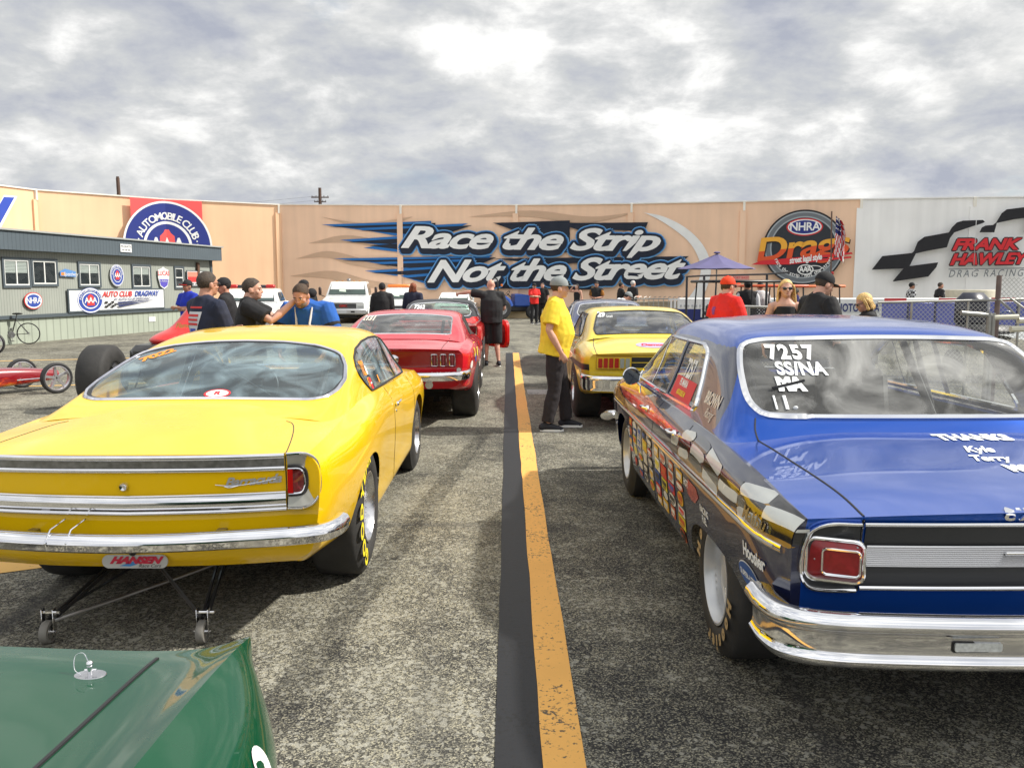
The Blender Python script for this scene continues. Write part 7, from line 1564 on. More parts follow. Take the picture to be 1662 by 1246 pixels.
s_, z_ = bsz(263, 452); B = Sign('shield_sign', 'white and blue shield-shaped sign on the grey office wall', 0); B.root([(s_-.34, z_+.02), (s_-.34, z_+.30), (s_-.1, z_+.36), (s_, z_+.42), (s_+.1, z_+.36), (s_+.34, z_+.30), (s_+.34, z_+.02), (s_+.22, z_-.28), (s_, z_-.38), (s_-.22, z_-.28)], SW, .02); B.put('shield_band', flatpoly([(s_-.30, z_-.02), (s_+.30, z_-.02), (s_+.2, z_-.25), (s_, z_-.33), (s_-.2, z_-.25)]), mat('sign_violet', (.10, .08, .45), .5)); B.put('shield_lettering', shift(textmesh('LUCAS', .24, 0, .004), s_, z_+.18), SR); B.put('shield_lettering', shift(textmesh('OIL PRODUCTS', .09, 0, 0), s_, z_-.09), SW)
s_, z_ = bsz(318, 452); B = Sign('square_sign', 'red and white square sign at the corner of the grey office', 0); B.root([(s_-.75, z_-.30), (s_+.70, z_-.30), (s_+.70, z_+.30), (s_-.75, z_+.30)], SLT, .02); B.put('sign_face', rect(s_-.72, z_-.27, s_+.67, z_+.27), SW); B.put('sign_block', rect(s_-.70, z_-.14, s_+.05, z_+.25), SR); B.put('sign_block', rect(s_-.70, z_+.06, s_+.05, z_+.25), mat('sign_salmon', (.75, .25, .18), .5)); B.put('sign_lettering', shift(textmesh('THE SAFETY TEAM', .12, 0, 0), s_, z_-.21), BLACK)
s_, z_ = bsz(191, 403); B = Sign('roof_placard', 'small white placard on the slate roof fascia of the office', 0, .29); B.root([(s_-.30, z_-.13), (s_+.30, z_-.13), (s_+.30, z_+.13), (s_-.30, z_+.13)], SW, .02); B.put('placard_lettering', shift(textmesh('McGRATH', .12, 0, 0), s_, z_+.05), BLACK); B.put('placard_lettering', shift(textmesh('626 258 1004', .08, 0, 0), s_, z_-.06), BLACK)
s_, z_ = bsz(299, 483); B = Sign('small_round_sign', 'small round white sign beside the man in royal blue', 0); B.root(circle(s_, z_, .28, .28), SW, .02); B.put('ring', ring(s_, z_, .26, .26, .05), SB); B.put('heart', ([(p[0], p[1], 0) for p in circle(s_, z_, .12, .12)], [tuple(range(40))]), SR)
bbox(MB(), 10.2, 10.35, 1.9, 2.5, .04, .10).build('downpipe', mat('rust', (.10, .05, .03), .8), off, 0); bbox(MB(), 7.0, 7.4, .35, .52, -.015, .0).build('vent_cover', WF, off, 0)
# ------------------------------------------------------------------ bicycle
bk = thing('bicycle', 'black bicycle leaning near the grey office wall at far left', 'bicycle', gr(42, 558), R(2)); bk.location = (-13.35, 24.0, 0)
bk.rotation_euler = (R(0), 0, R(92)-R(79))
bm_ = mat('bicycle_black', (.015, .015, .017), .35, coat=.5); RW = .30
for x in (0, -1.0):
    c = Vector((x, 0, RW)); w = MB(); w.tube([c+Vector((RW*.95*cos(a), 0, RW*.95*sin(a))) for a in [2*pi*i/36 for i in range(36)]], .016, 8, closed=True); wo = w.build('wheel', RUBBER, bk)
    sp = MB()
    for i in range(18): a = 2*pi*i/18; sp.tube([c+Vector((.02*cos(a+1), 0, .02*sin(a+1))), c+Vector((RW*.93*cos(a), 0, RW*.93*sin(a)))], .0018, 4)
    sp.tube([c+Vector((0, -.05, 0)), c+Vector((0, .05, 0))], .015, 8); sp.build('spokes', STEEL, wo)
fr = MB(); BBk = Vector((-.42, 0, .27)); ST_ = Vector((-.30, 0, .70)); HT = Vector((-.84, 0, .72)); HBt = Vector((-.87, 0, .60))
for a, b, r in ((BBk, ST_, .016), (ST_, HT, .016), (BBk, HBt, .019), (HT+Vector((.01, 0, .05)), HBt, .018), (BBk+Vector((0, .03, 0)), Vector((0, .04, .30)), .009), (BBk-Vector((0, .03, 0)), Vector((0, -.04, .30)), .009), (ST_, Vector((0, .04, .30)), .008), (ST_, Vector((0, -.04, .30)), .008), (HBt, Vector((-1.0, .045, .30)), .012), (HBt, Vector((-1.0, -.045, .30)), .012), (ST_, ST_+Vector((.035, 0, .13)), .012)): fr.tube([a, b], r, 8)
fr.build('frame', bm_, bk); sd2 = MB(); sd2.ell(ST_+Vector((.05, 0, .15)), (.14, .06, .03)); sd2.build('saddle', BLACK, bk)
hb2 = MB(); hb2.tube([HT+Vector((-.08, -.28, .12)), HT+Vector((-.06, -.08, .09)), HT+Vector((-.06, .08, .09)), HT+Vector((-.08, .28, .12))], .012, 8); hb2.tube([HT+Vector((.01, 0, .05)), HT+Vector((-.06, 0, .09))], .014, 8); hb2.build('handlebar', bm_, bk)
pk = MB(); pk.tube([BBk+Vector((.0, -.04, 0)), BBk+Vector((.03, -.05, -.16))], .008, 6); pk.box(BBk+Vector((.03, -.10, -.17)), (.09, .08, .02)); pk.tube([BBk+Vector((.0, .04, 0)), BBk+Vector((-.03, .05, .16))], .008, 6); pk.box(BBk+Vector((-.03, .10, .17)), (.09, .08, .02)); pk.lathe([(.09, -.004), (.09, .004), (.07, .005), (0, .005)], 24, Tm(BBk+Vector((0, -.035, 0)), rx=pi/2)); pk.build('pedal_crank', STEEL, bk)
np_ = MB(); np_.box((-1.02, -.06, .68), (.26, .012, .22)); a = np_.build('number_plate', mat('plate_coral', (.75, .18, .12), .5), bk); 
# ------------------------------------------------------------------ dragsters at left
def dwheel(root, c, R_, w, name='front_wheel', rz=0):
    M = Tm(c, rz=rz) @ Matrix.Rotation(pi/2, 4, 'X'); t = MB(); t.lathe([(R_-.045, w/2), (R_-.02, w/2+.004), (R_, w*.3), (R_, -w*.3), (R_-.02, -w/2-.004), (R_-.045, -w/2), (R_-.045, w/2)], 40, M)
    s_ = MB(); s_.lathe([(R_-.044, w/2-.002), (R_-.055, w/2+.002), (R_-.062, 0), (R_-.055, -w/2), (R_-.044, -w/2+.002)], 36, M)
    for k in range(5):
        a = 2*pi*k/5+.2; s_.add([(.015, -.022, w/2), (R_-.05, -.018, w/2-.012), (R_-.05, .018, w/2-.012), (.015, .022, w/2), (.015, -.022, 0), (R_-.05, -.018, -.004), (R_-.05, .018, -.004), (.015, .022, 0)], [(0, 1, 2, 3), (0, 4, 5, 1), (3, 2, 6, 7), (4, 7, 6, 5)], M @ Matrix.Rotation(a, 4, 'Z'))
    s_.lathe([(.05, 0), (.045, w/2+.01), (0, w/2+.015)], 20, M); wo = s_.build(name, mat('polished_spoke', (.75, .74, .78), .32, .9), root, 35); t.build('tyre', RUBBER, wo); return wo
FLM = bpy.data.materials.new('flame_painted_red'); FLM.use_nodes = True
def flame_mat(m):
    nt = m.node_tree; b = nt.nodes['Principled BSDF']; N = nt.nodes.new; L = nt.links.new; tc = N('ShaderNodeTexCoord'); sp = N('ShaderNodeSeparateXYZ'); L(tc.outputs['Object'], sp.inputs[0])
    mp = N('ShaderNodeMapping'); mp.inputs['Scale'].default_value = (2.2, 2.2, 5); L(tc.outputs['Object'], mp.inputs[0]); n = N('ShaderNodeTexNoise'); n.inputs['Scale'].default_value = 1.6; n.inputs['Detail'].default_value = 5; n.inputs['Distortion'].default_value = 1.8; L(mp.outputs[0], n.inputs[0])
    k = N('ShaderNodeMath'); k.operation = 'MULTIPLY_ADD'; L(sp.outputs[2], k.inputs[0]); k.inputs[1].default_value = -2.6; k.inputs[2].default_value = 1.05; k2 = N('ShaderNodeMath'); k2.operation = 'MULTIPLY_ADD'; L(n.outputs[0], k2.inputs[0]); k2.inputs[1].default_value = 1.1; L(k.outputs[0], k2.inputs[2])
    r = N('ShaderNodeValToRGB'); e = r.color_ramp.elements; e[0].position = .80; e[0].color = (.24, .006, .012, 1); e[1].position = 1.0; e[1].color = (.75, .30, .02, 1); x = e.new(.90); x.color = (.60, .05, .01, 1)
    k3 = N('ShaderNodeMath'); k3.operation = 'MULTIPLY'; L(k2.outputs[0], k3.inputs[0]); k3.inputs[1].default_value = .78; L(k3.outputs[0], r.inputs[0]); L(r.outputs[0], b.inputs['Base Color']); b.inputs['Roughness'].default_value = .25; b.inputs['Coat Weight'].default_value = 1
flame_mat(FLM)
dg = thing('flame_dragster', 'dark red dragster with painted flames, its nose and front wheels in view at left', 'dragster', (-7.30, 13.56, 0), R(232))
dn = [(-.12, .235), (.0, .235)]
# local +x runs back along the body, nose at 0
secs = []
for x, w, zb, zt in ((-.15, .10, .16, .30), (.3, .16, .13, .36), (1.2, .24, .09, .42), (2.5, .32, .07, .50), (4.5, .38, .07, .62), (5.5, .40, .07, .70)):
    secs.append([(x, -w*.5, zb), (x, -w*.85, zb+.02), (x, -w, zb+(zt-zb)*.45), (x, -w*.8, zt-.02), (x, -w*.4, zt), (x, 0, zt+.01), (x, w*.4, zt), (x, w*.8, zt-.02), (x, w, zb+(zt-zb)*.45), (x, w*.85, zb+.02), (x, w*.5, zb)])
G = patch(secs, 6, 4); v, f = grid_mesh(G); c0 = len(v); nr, nc = G.shape[:2]; f.append(tuple(range(nc-1, -1, -1))); mesh('body', v, f, FLM, dg, 50)
dwheel(dg, (.12, .60, .235), .235, .08); dwheel(dg, (.12, -.60, .235), .235, .08); MB().tube([(.12, -.58, .235), (.12, .58, .235)], .02, 8).build('front_axle', CHROME, dg)
ax = MB()
for s in (-1, 1): ax.tube([(.12, s*.50, .24), (.55, s*.14, .20)], .010, 6)
ax.build('radius_rod', CHROME, dg)
ds_ = thing('dragster_wheel_car', 'second dragster at the far left edge, only a black front tyre in view', 'dragster', (-11.9, 19.6, 0), R(200)); dwheel(ds_, (0, 0, .27), .27, .09); dwheel(ds_, (0, -.7, .27), .27, .09); v, f = grid_mesh(patch([[(p[0]*.6, p[1]*.8-.35, p[2]) for p in s_] for s_ in secs], 4, 3)); mesh('body', v, f, mat('maroon_paint', (.15, .01, .015), .25, coat=1), ds_, 50)
rd = thing('red_cowl_dragster', 'dragster with tall red cockpit cowl and wide black rear slick beyond the yellow fastback', 'dragster', (-4.85, 11.4, 0), 0)
for s in (-1, 1):
    M = Tm((s*.50-.02, -.05, .43), ry=pi/2); hw_ = .19; t = MB(); t.lathe([(.22, hw_-.01), (.30, hw_+.01), (.40, hw_-.02), (.43, hw_*.72), (.435, 0), (.43, -hw_*.72), (.40, -hw_+.02), (.30, -hw_-.01), (.22, -hw_+.01)], 48, M)
    rm = MB(); rm.lathe([(.22, hw_-.01), (.205, hw_-.03), (.19, hw_-.12), (.05, hw_-.14), (0, hw_-.12)], 30, M); rm.lathe([(0, -hw_+.12), (.05, -hw_+.14), (.19, -hw_+.12), (.205, -hw_+.03), (.22, -hw_+.01)], 30, M); ro = rm.build('rear_wheel', ALU, rd); t.build('slick_tyre', SLICK, ro)
cowl = []
CR_ = mat('cowl_red', (.70, .015, .012), .28, coat=.8)
for z, y0, y1, w in ((.84, -.30, .62, .30), (.92, -.36, .62, .31), (.98, -.30, .58, .27), (1.08, -.10, .55, .20), (1.22, .04, .52, .155), (1.34, .14, .48, .12), (1.42, .22, .44, .075), (1.445, .28, .38, .03)):
    yc, hy = (y0+y1)/2, (y1-y0)/2; cowl.append([(w*cos(a), yc+hy*sin(a)*(1 if abs(sin(a)) < 1 else 1), z) for a in [2*pi*i/24 for i in range(25)]])
G = patch(cowl, 5, 1); v, f = grid_mesh(G); nc = G.shape[1]; f.append(tuple(len(v)-nc+i for i in range(nc))); f.append(tuple(reversed(range(nc))))
co = mesh('cockpit_cowl', v, f, CR_, rd, 50); co.rotation_euler = (0, 0, R(-62)); co.location = (.42, .15, 0)
bd = MB(); bd.box((0.2, 1.6, .50), (.55, 3.4, .45), bev=.15); bd.box((.2, .1, .75), (.5, .9, .25), bev=.08); bd.tube([(-.4, 0, .43), (.6, 0, .43)], .06, 10); bd.build('chassis_body', mat('dragster_black', (.02, .02, .02), .4, coat=.5), rd)
v, f = textmesh('Flames', .085, .3, .002); mesh('cowl_lettering', [(.42+.22+p[0]*.9, .02-.22, 1.12+p[1]) for p in v], f, mat('gold_leaf', (.55, .40, .10), .4), rd, 0)
# ------------------------------------------------------------------ service vehicles by the wall
WP_ = mat('truck_white', (.78, .79, .78), .3, coat=.6, var=.04); TG = glass('truck_glass', (.35, .45, .40), 1.6, dirt_haze=.1); DG = mat('dark_grille', (.02, .02, .022), .5)
def twheel(root, x, y, R_, w):
    M = Tm((x, y, R_), ry=pi/2); rm = MB(); rm.lathe([(R_*.55, w/2), (R_*.5, w/2-.03), (.04, w/2-.02), (0, w/2-.02)], 20, M); rm.lathe([(0, -w/2+.02), (.04, -w/2+.02), (R_*.5, -w/2+.03), (R_*.55, -w/2)], 20, M); ro = rm.build('wheel', STEEL, root); MB().lathe([(R_*.55, w/2), (R_*.9, w/2), (R_, w*.35), (R_, -w*.35), (R_*.9, -w/2), (R_*.55, -w/2)], 28, M).build('tyre', RUBBER, ro)
def loftbox(secs, name, m, root, cc=4):
    """sections (y, [(x, z)...]) joined straight, ends capped"""
    n = len(secs[0][1]); vs = []; 
    for y, s_ in secs: vs += [(p[0], y, p[1]) for p in s_]
    fs = [(i*n+j, i*n+(j+1) % n, (i+1)*n+(j+1) % n, (i+1)*n+j) for i in range(len(secs)-1) for j in range(n)]+[tuple(reversed(range(n))), tuple((len(secs)-1)*n+j for j in range(n))]
    return mesh(name, vs, fs, m, root, 35)
def cs(w, z0, z1, wt=None, r=.06): wt = wt or w; return [(-w+r, z0), (w-r, z0), (w, z0+r), (wt, z1-r), (wt-r, z1), (-wt+r, z1), (-wt, z1-r), (-w, z0+r)]
def truck(label, loc, rz, W_, hood, cabtop, L_, nose=.0, name='tow_truck', bed=True, grille='GMC', mirrors=True, bar=None):
    """front faces -y"""
    t = thing(name, label, 'truck', loc, rz); w = W_/2; wy = .9
    loftbox([(0, cs(w*.82, .42, hood*.80)), (.12, cs(w*.86, .40, hood*.92)), (1.1, cs(w*.90, .40, hood)), (1.2, cs(w*.92, .38, hood+.03)), (2.6, cs(w*.92, .38, hood+.03))], 'body', WP_, t)
    zt = cabtop; gz = hood+.02
    loftbox([(1.15, cs(w*.86, gz-.03, gz+.04, w*.86, .02)), (1.55, cs(w*.86, gz-.03, zt-.02, w*.72, .03)), (2.5, cs(w*.86, gz-.03, zt, w*.74, .05)), (2.6, cs(w*.86, gz-.03, zt-.05, w*.74, .05))], 'cab', WP_, t)
    fr = lambda a, z: a
    def wsp(x, tt): y = 1.15+.40*tt-.012; z = gz+.05+(zt-gz-.12)*tt; return (x*(1-.16*tt), y, z)
    g_ = [wsp(-w*.76, .04), wsp(w*.76, .04), wsp(w*.78, .92), wsp(-w*.78, .92)]
    go = mesh('windshield', g_, [(0, 1, 2, 3)], mat('truck_glass_dark', (.035, .06, .05), .08, coat=1, var=.4, vscale=2), t, 0)
    MB().tube([Vector(p)+Vector((0, -.006, 0)) for p in [g_[0], lerp(g_[0], g_[1], .5), g_[1], lerp(g_[1], g_[2], .5), g_[2], lerp(g_[2], g_[3], .5), g_[3], lerp(g_[3], g_[0], .5)]], .012, 6, closed=True).build('windshield_seal', BLACK, go)
    q = [wsp(-w*.35, .3), wsp(-w*.05, .25), wsp(-w*.15, .85), wsp(-w*.38, .8)]; mesh('dash_paper', [(p[0], p[1]-.003, p[2]) for p in q], [(0, 1, 2, 3)], mat('paper', (.55, .65, .55), .8), go, 0)
    for s in (-1, 1):
        sg = [(s*w*.862, 1.62, gz+.05), (s*w*.862, 2.4, gz+.05), (s*w*.775, 2.35, zt-.10), (s*w*.765, 1.72, zt-.10)]; mesh('side_window', [(p[0]+s*.006, p[1], p[2]) for p in sg], [(0, 1, 2, 3)], _M['truck_glass_dark'], t, 0)
        if mirrors: m_ = MB(); m_.box((s*(w+.16), 1.45, gz+.22), (.13, .09, .36), bev=.03); m_.tube([(s*(w+.14), 1.45, gz+.05), (s*(w*.9), 1.5, gz-.05)], .018, 6); m_.build('side_mirror', mat('mirror_brown', (.05, .025, .02), .5), t)
        hl = MB(); hl.box((s*w*.68, .0+.04, hood*.62), (.30, .08, .14), bev=.02); hl.build('headlight', CLEARL, t)
        twheel(t, s*(w*.86), wy, .30, .22); twheel(t, s*(w*.86), L_-.8, .30, .28)
        fl_ = MB(); fl_.tube([(s*w*.93, wy+.42*cos(a), .30+.36*sin(a)) for a in [pi*i/10 for i in range(11)]], .05, 8, flat=.6); fl_.build('fender_flare', WP_, t)
    g2 = MB(); g2.box((0, .0+.03, hood*.66), (w*1.05, .08, .24), bev=.02); go = g2.build('grille', DG, t); g3 = MB(); 
    for k in range(4): g3.box((0, -.012, hood*.66-.09+.06*k), (w*1.0, .012, .012))
    g3.build('grille_bar', STEEL, go); v, f = textmesh(grille, .14, 0, .006); mesh('grille_badge', [(p[0]*1.1, -.03, hood*.66+p[1]) for p in v], f, mat('badge_red', (.55, .03, .02), .4), go, 0)
    b_ = MB(); b_.box((0, -.12, .50), (W_*.97, .16, .24), bev=.05); bo = b_.build('bumper', mat('dull_chrome', (.55, .55, .55), .3, .8), t); p_ = MB(); p_.box((0, -.205, .50), (.32, .012, .14)); p_.build('number_plate', mat('plate_pale', (.6, .62, .64), .5), bo)
    for s in (-1, 1): q_ = MB(); q_.box((s*w*.40, -.205, .50), (.16, .012, .07)); q_.build('bumper_slot', BLACK, bo)
    if bed: bd = MB(); bd.box((0, (2.65+L_)/2, .62), (W_*.94, L_-2.7, .34), bev=.03); bd.box((0, 2.8, .95), (W_*.9, .12, .5), bev=.02); bd.tube([(0, 3.2, .8), (0, L_-.3, 1.25)], .07, 8); bd.build('tow_bed', WP_, t)
    if bar: bar(t, zt)
    un = MB(); un.box((0, L_/2, .30), (W_*.5, L_-.6, .14)); un.build('frame_rail', BLACK, t)
    return t
def beacon(t, z):
    m = MB()
    for x in (-.5, -.25, .25, .5): m.box((x, 1.62, z+.015), (.10, .06, .03), bev=.01)
    m.build('marker_lamp', mat('amber_lens', (.6, .25, .03), .3), t); MB().ell((0, 1.75, z+.06), (.10, .10, .07), 14, 8).build('spot_lamp', STEEL, t)
truck('white tow truck with dark grille and large mirrors parked by the wall', (-7.05, 37.0, 0), R(2), 2.15, 1.13, 1.80, 6.2, bar=beacon)
def obar(t, z):
    m = MB(); m.box((-.02, 1.95, z+.08), (1.1, .22, .13), bev=.05); m.build('orange_light_bar', mat('orange_dome', (.85, .22, .04), .3), t); MB().tube([(.1, 2.1, z), (.1, 2.1, z+.9)], .012, 5).build('antenna', mat('antenna_brown', (.12, .06, .04), .6), t)
truck('white service truck with a long orange light bar on its roof', (-4.62, 37.4, 0), R(8), 1.75, .95, 1.52, 5.0, name='service_truck', bed=True, grille='', mirrors=False, bar=obar)
truck('white pickup truck half hidden behind the red hardtop', (-2.55, 38.6, 0), R(-3), 1.75, .88, 1.30, 5.2, name='pickup_truck', bed=True, grille='', mirrors=False)
def rbar(t, z):
    m = MB(); m.box((0, 1.75, z+.05), (1.15, .22, .09), bev=.03); o_ = m.build('light_bar', mat('bar_dark', (.03, .03, .04), .3), t)
    for s in (-1, 1): q = MB(); q.box((s*.48, 1.74, z+.055), (.24, .24, .10), bev=.03); q.build('red_dome', mat('red_dome', (.5, .02, .02), .2), o_)
    v, f = textmesh('K-TRACK', .11, 0, .004); mesh('hood_lettering', [(p[0], 1.50, z-.06+p[1]) for p in v], f, BLACK, t, 0)
truck('white rescue truck with a red and black light bar by the office corner', (-6.7, 21.6, 0), R(6), 1.75, 1.15, 1.55, 5.0, name='rescue_truck', bed=True, grille='', mirrors=False, bar=rbar)
# tractor
tr = thing('tractor', 'small blue tractor with black roll bar facing right in front of the mural wall', 'tractor', (-.25, 42.0, 0), R(-68)); TB = mat('tractor_blue', (.02, .09, .42), .3, coat=.6)
loftbox([(1.75, cs(.22, .62, 1.0)), (1.6, cs(.27, .58, 1.10)), (.7, cs(.28, .58, 1.22)), (.55, cs(.27, .6, 1.2))][::-1], 'hood', TB, tr)
for s in (-1, 1):
    twheel(tr, s*.62, -.35, .50, .34); twheel(tr, s*.55, 1.35, .33, .20); MB().tube([(s*.62, -.35+.58*cos(a), .50+.58*sin(a)) for a in [.2+2.4*i/8 for i in range(9)]], .10, 8, flat=.3).build('fender', TB, tr)
    MB().ell((s*.17, 1.76, .88), (.06, .03, .06), 12, 8).build('headlight', CLEARL, tr); MB().box((s*.52, -.25, 1.62), (.10, .08, .12), bev=.02).build('hazard_lamp', mat('hazard_orange', (.8, .2, .03), .3), tr)
MB().tube([tuple(v) for v in spl([(-.40, -.4, .7), (-.42, -.4, 1.5), (-.30, -.4, 1.9), (.30, -.4, 1.9), (.42, -.4, 1.5), (.40, -.4, .7)], 6)], .035, 8).build('roll_bar', BLACK, tr)
st_ = MB(); st_.box((0, -.2, .85), (.5, .45, .12), bev=.04); st_.box((0, -.42, 1.1), (.5, .1, .42), bev=.04); st_.build('seat', BLACK, tr); MB().box((0, .6, .50), (.36, 2.0, .30), bev=.05).build('chassis', DG, tr); st2 = MB(); st2.tube([(.17*cos(a), .25+.10*sin(a), 1.22+.12*sin(a)) for a in [2*pi*i/16 for i in range(16)]], .014, 6, closed=True); st2.tube([(0, .25, 1.22), (0, .5, 1.0)], .02, 6); st2.build('steering_wheel', BLACK, tr)
# ------------------------------------------------------------------ right-hand paddock things
GP = mat('galvanised_pipe', (.36, .36, .34), .45, .8, var=.2)
um = thing('patio_umbrella', 'large purple patio umbrella open above the right lane crowd', 'umbrella', at(1163, 440, 30).to_2d().to_3d())
PUR = mat('purple_canvas', (.12, .11, .23), .85, var=.12, vscale=3)
n = 8; vs = [(0, 0, 2.72)]; k_ = 4
for j in range(1, k_+1):
    for i in range(n*4):
        a = 2*pi*i/(n*4); t = j/k_; e = cos(pi/8)/cos((a % (pi/4))-pi/8); r = 1.36*t*e; sag = .035*sin(pi*t)+.03*t*(1-e)*8; vs.append((r*cos(a), r*sin(a), 2.72-.52*t-sag))
m_ = n*4; fs = [(0, 1+i, 1+(i+1) % m_) for i in range(m_)]+[(1+(j-1)*m_+i, 1+j*m_+i, 1+j*m_+(i+1) % m_, 1+(j-1)*m_+(i+1) % m_) for j in range(1, k_) for i in range(m_)]
mesh('canopy', vs, fs, PUR, um, 20); MB().tube([(0, 0, 0), (0, 0, 2.76)], .025, 8).build('pole', GP, um); MB().ell((0, 0, 2.75), (.12, .12, .04), 12, 6).build('vent_cap', PUR, um)
fr = thing('shade_structure', 'dark pipe frame with a long top rail under the purple umbrella', 'frame', (0, 0, 0)); DP = mat('dark_pipe', (.06, .06, .065), .5, .5)
a_, b_, c_, d_ = at(1115, 449, 21), at(1143, 447.5, 20), at(1245, 445, 20), at(1282, 441.5, 20)
for name_, pts in (('top_rail', [a_, b_, c_, d_]), ('post', [a_, Vector((a_.x, a_.y, 0))]), ('post', [b_, Vector((b_.x, b_.y, 0))]), ('post', [c_, Vector((c_.x, c_.y, 0))])): MB().tube(pts, .028 if name_ == 'post' else .022, 8).build(name_, DP, fr)
def cart(label, loc, rz, col, name='golf_cart', w=.62, L_=2.2, zt=1.62, body=None):
    c = thing(name, label, 'golf cart', loc, rz); MB().box((0, 0, zt), (w*2, L_*.72, .06), bev=.025).build('roof', col, c)
    for sx in (-1, 1):
        for sy in (-1, 1): MB().tube([(sx*w*.9, sy*L_*.33, .45), (sx*w*.85, sy*L_*.30, zt)], .018, 6).build('roof_post', DP, c)
        twheel(c, sx*w*.85, -L_*.36, .22, .18); twheel(c, sx*w*.85, L_*.36, .22, .18)
    loftbox([(-L_*.5, cs(w*.8, .25, .55)), (-L_*.3, cs(w*.9, .25, .72)), (-L_*.15, cs(w*.9, .25, .40)), (L_*.1, cs(w*.9, .25, .40)), (L_*.12, cs(w*.9, .25, .70)), (L_*.5, cs(w*.9, .25, .65))], 'body', body or WP_, c)
    s_ = MB(); s_.box((0, .15, .76), (w*1.6, .45, .12), bev=.04); s_.box((0, .42, 1.0), (w*1.6, .1, .42), bev=.04); s_.build('seat', BLACK, c); q = MB(); q.tube([(.15*cos(a)-.25, -.28, .95+.15*sin(a)) for a in [2*pi*i/16 for i in range(16)]], .012, 6, closed=True); q.build('steering_wheel', BLACK, c); return c
ORR = mat('orange_red_roof', (.75, .12, .04), .5, var=.1)
cart('golf cart with orange roof parked under the round tyre mural', (at(1252, 463, 21)).to_2d().to_3d(), R(80), ORR, zt=1.62)
cart('golf cart with orange roof behind the blonde woman', (at(1305, 463, 21.5)).to_2d().to_3d(), R(95), mat('orange_roof', (.78, .17, .05), .5), zt=1.61)
cart('dark blue utility cart with a slanted black windshield behind the red shirted man', (at(1192, 470, 19)).to_2d().to_3d(), R(100), BLACK, 'utility_cart', zt=1.72, body=mat('navy_cart_paint', (.02, .03, .12), .4))
cart('grey utility cart with steering wheel beside the grey-haired man', (at(1037, 490, 31)).to_2d().to_3d(), R(60), GP, 'grey_cart', zt=.95, body=mat('cart_grey', (.25, .26, .27), .5))
rk = thing('pipe_rack', 'rack of curved grey tubes and mesh crates behind the yellow compact car', 'rack', at(1068, 490, 30).to_2d().to_3d())
for k in range(12): x = -1.0+.17*k; MB().tube([(x, 0, .35), (x, 0, 1.15), (x+.02, .05, 1.22), (x+.10, .1, 1.24)], .012, 6).build('mesh_bar', GP, rk)
for z in (.38, .75, 1.16): MB().tube([(-1.05, 0, z), (1.0, 0, z)], .02, 6).build('rack_rail', GP, rk)
MB().box((0, .35, .62), (2.0, .5, .9), bev=.03).build('crate', mat('crate_tan', (.40, .33, .24), .8, var=.2), rk)
wf = thing('white_picket_rail', 'low navy barrier with white picket top beside the red shirted man', 'barrier', at(1130, 495, 24).to_2d().to_3d())
MB().box((0, 0, .70), (1.5, .05, .55)).build('navy_panel', mat('navy_vinyl', (.02, .03, .16), .5), wf)
for k in range(14): MB().box((-.7+.108*k, 0, 1.12), (.05, .03, .24)).build('picket', WHITE, wf)
MB().box((0, 0, 1.24), (1.55, .04, .03)).build('top_rail', WHITE, wf); MB().box((.25, -.05, .86), (.26, .02, .22)).build('notice', WHITE, wf); MB().box((.25, -.065, .86), (.13, .01, .10)).build('notice_print', BLACK, wf); v, f = textmesh('Q', .22, 0, .01); mesh('notice_lettering', [(p[0]+.52, -.04, .62+p[1]) for p in v], f, YLET, wf, 0)
# crowd-control fence
cf = thing('crowd_fence', 'grey metal crowd-control fence with black mesh behind the blonde woman', 'fence', (0, 0, 0)); p0, p1 = at(1190, 497, 12.5), at(1262, 499, 12.5)
MESHM = bpy.data.materials.new('black_mesh'); MESHM.use_nodes = True
def netmat(m, col, scale, th, rot=45):
    nt = m.node_tree; nt.nodes.clear(); N = nt.nodes.new; L = nt.links.new; o = N('ShaderNodeOutputMaterial'); t = N('ShaderNodeBsdfTransparent'); d = N('ShaderNodeBsdfPrincipled'); d.inputs['Base Color'].default_value = (*col, 1); d.inputs['Roughness'].default_value = .5; mx = N('ShaderNodeMixShader')
    tc = N('ShaderNodeTexCoord'); fs_ = []
    for a in (rot, -rot):
        mp = N('ShaderNodeMapping'); mp.inputs['Rotation'].default_value = (0, R(a), 0); L(tc.outputs['Object'], mp.inputs[0]); w = N('ShaderNodeTexWave'); w.inputs['Scale'].default_value = scale; w.bands_direction = 'X'; L(mp.outputs[0], w.inputs[0]); g = N('ShaderNodeMath'); g.operation = 'GREATER_THAN'; g.inputs[1].default_value = th; L(w.outputs[0], g.inputs[0]); fs_.append(g.outputs[0])
    k = N('ShaderNodeMath'); k.operation = 'MAXIMUM'; L(fs_[0], k.inputs[0]); L(fs_[1], k.inputs[1]); L(k.outputs[0], mx.inputs[0]); L(t.outputs[0], mx.inputs[1]); L(d.outputs[0], mx.inputs[2]); L(mx.outputs[0], o.inputs[0])
netmat(MESHM, (.02, .022, .025), 9, .55)
MB().tube([p0, p1], .022, 8).build('rail', GP, cf); MB().tube([Vector((p0.x, p0.y, .2)), Vector((p1.x, p1.y, .2))], .02, 8).build('rail', GP, cf)
for t in (0, .32, .36, 1): q = lerp(p0, p1, t); MB().tube([q, Vector((q.x, q.y, 0))], .02, 8).build('post', GP, cf)
mesh('mesh_panel', [(p0.x, p0.y, .2), (p1.x, p1.y, .2), (p1.x, p1.y, p1.z-.02), (p0.x, p0.y, p0.z-.02)], [(0, 1, 2, 3)], MESHM, cf, 0)
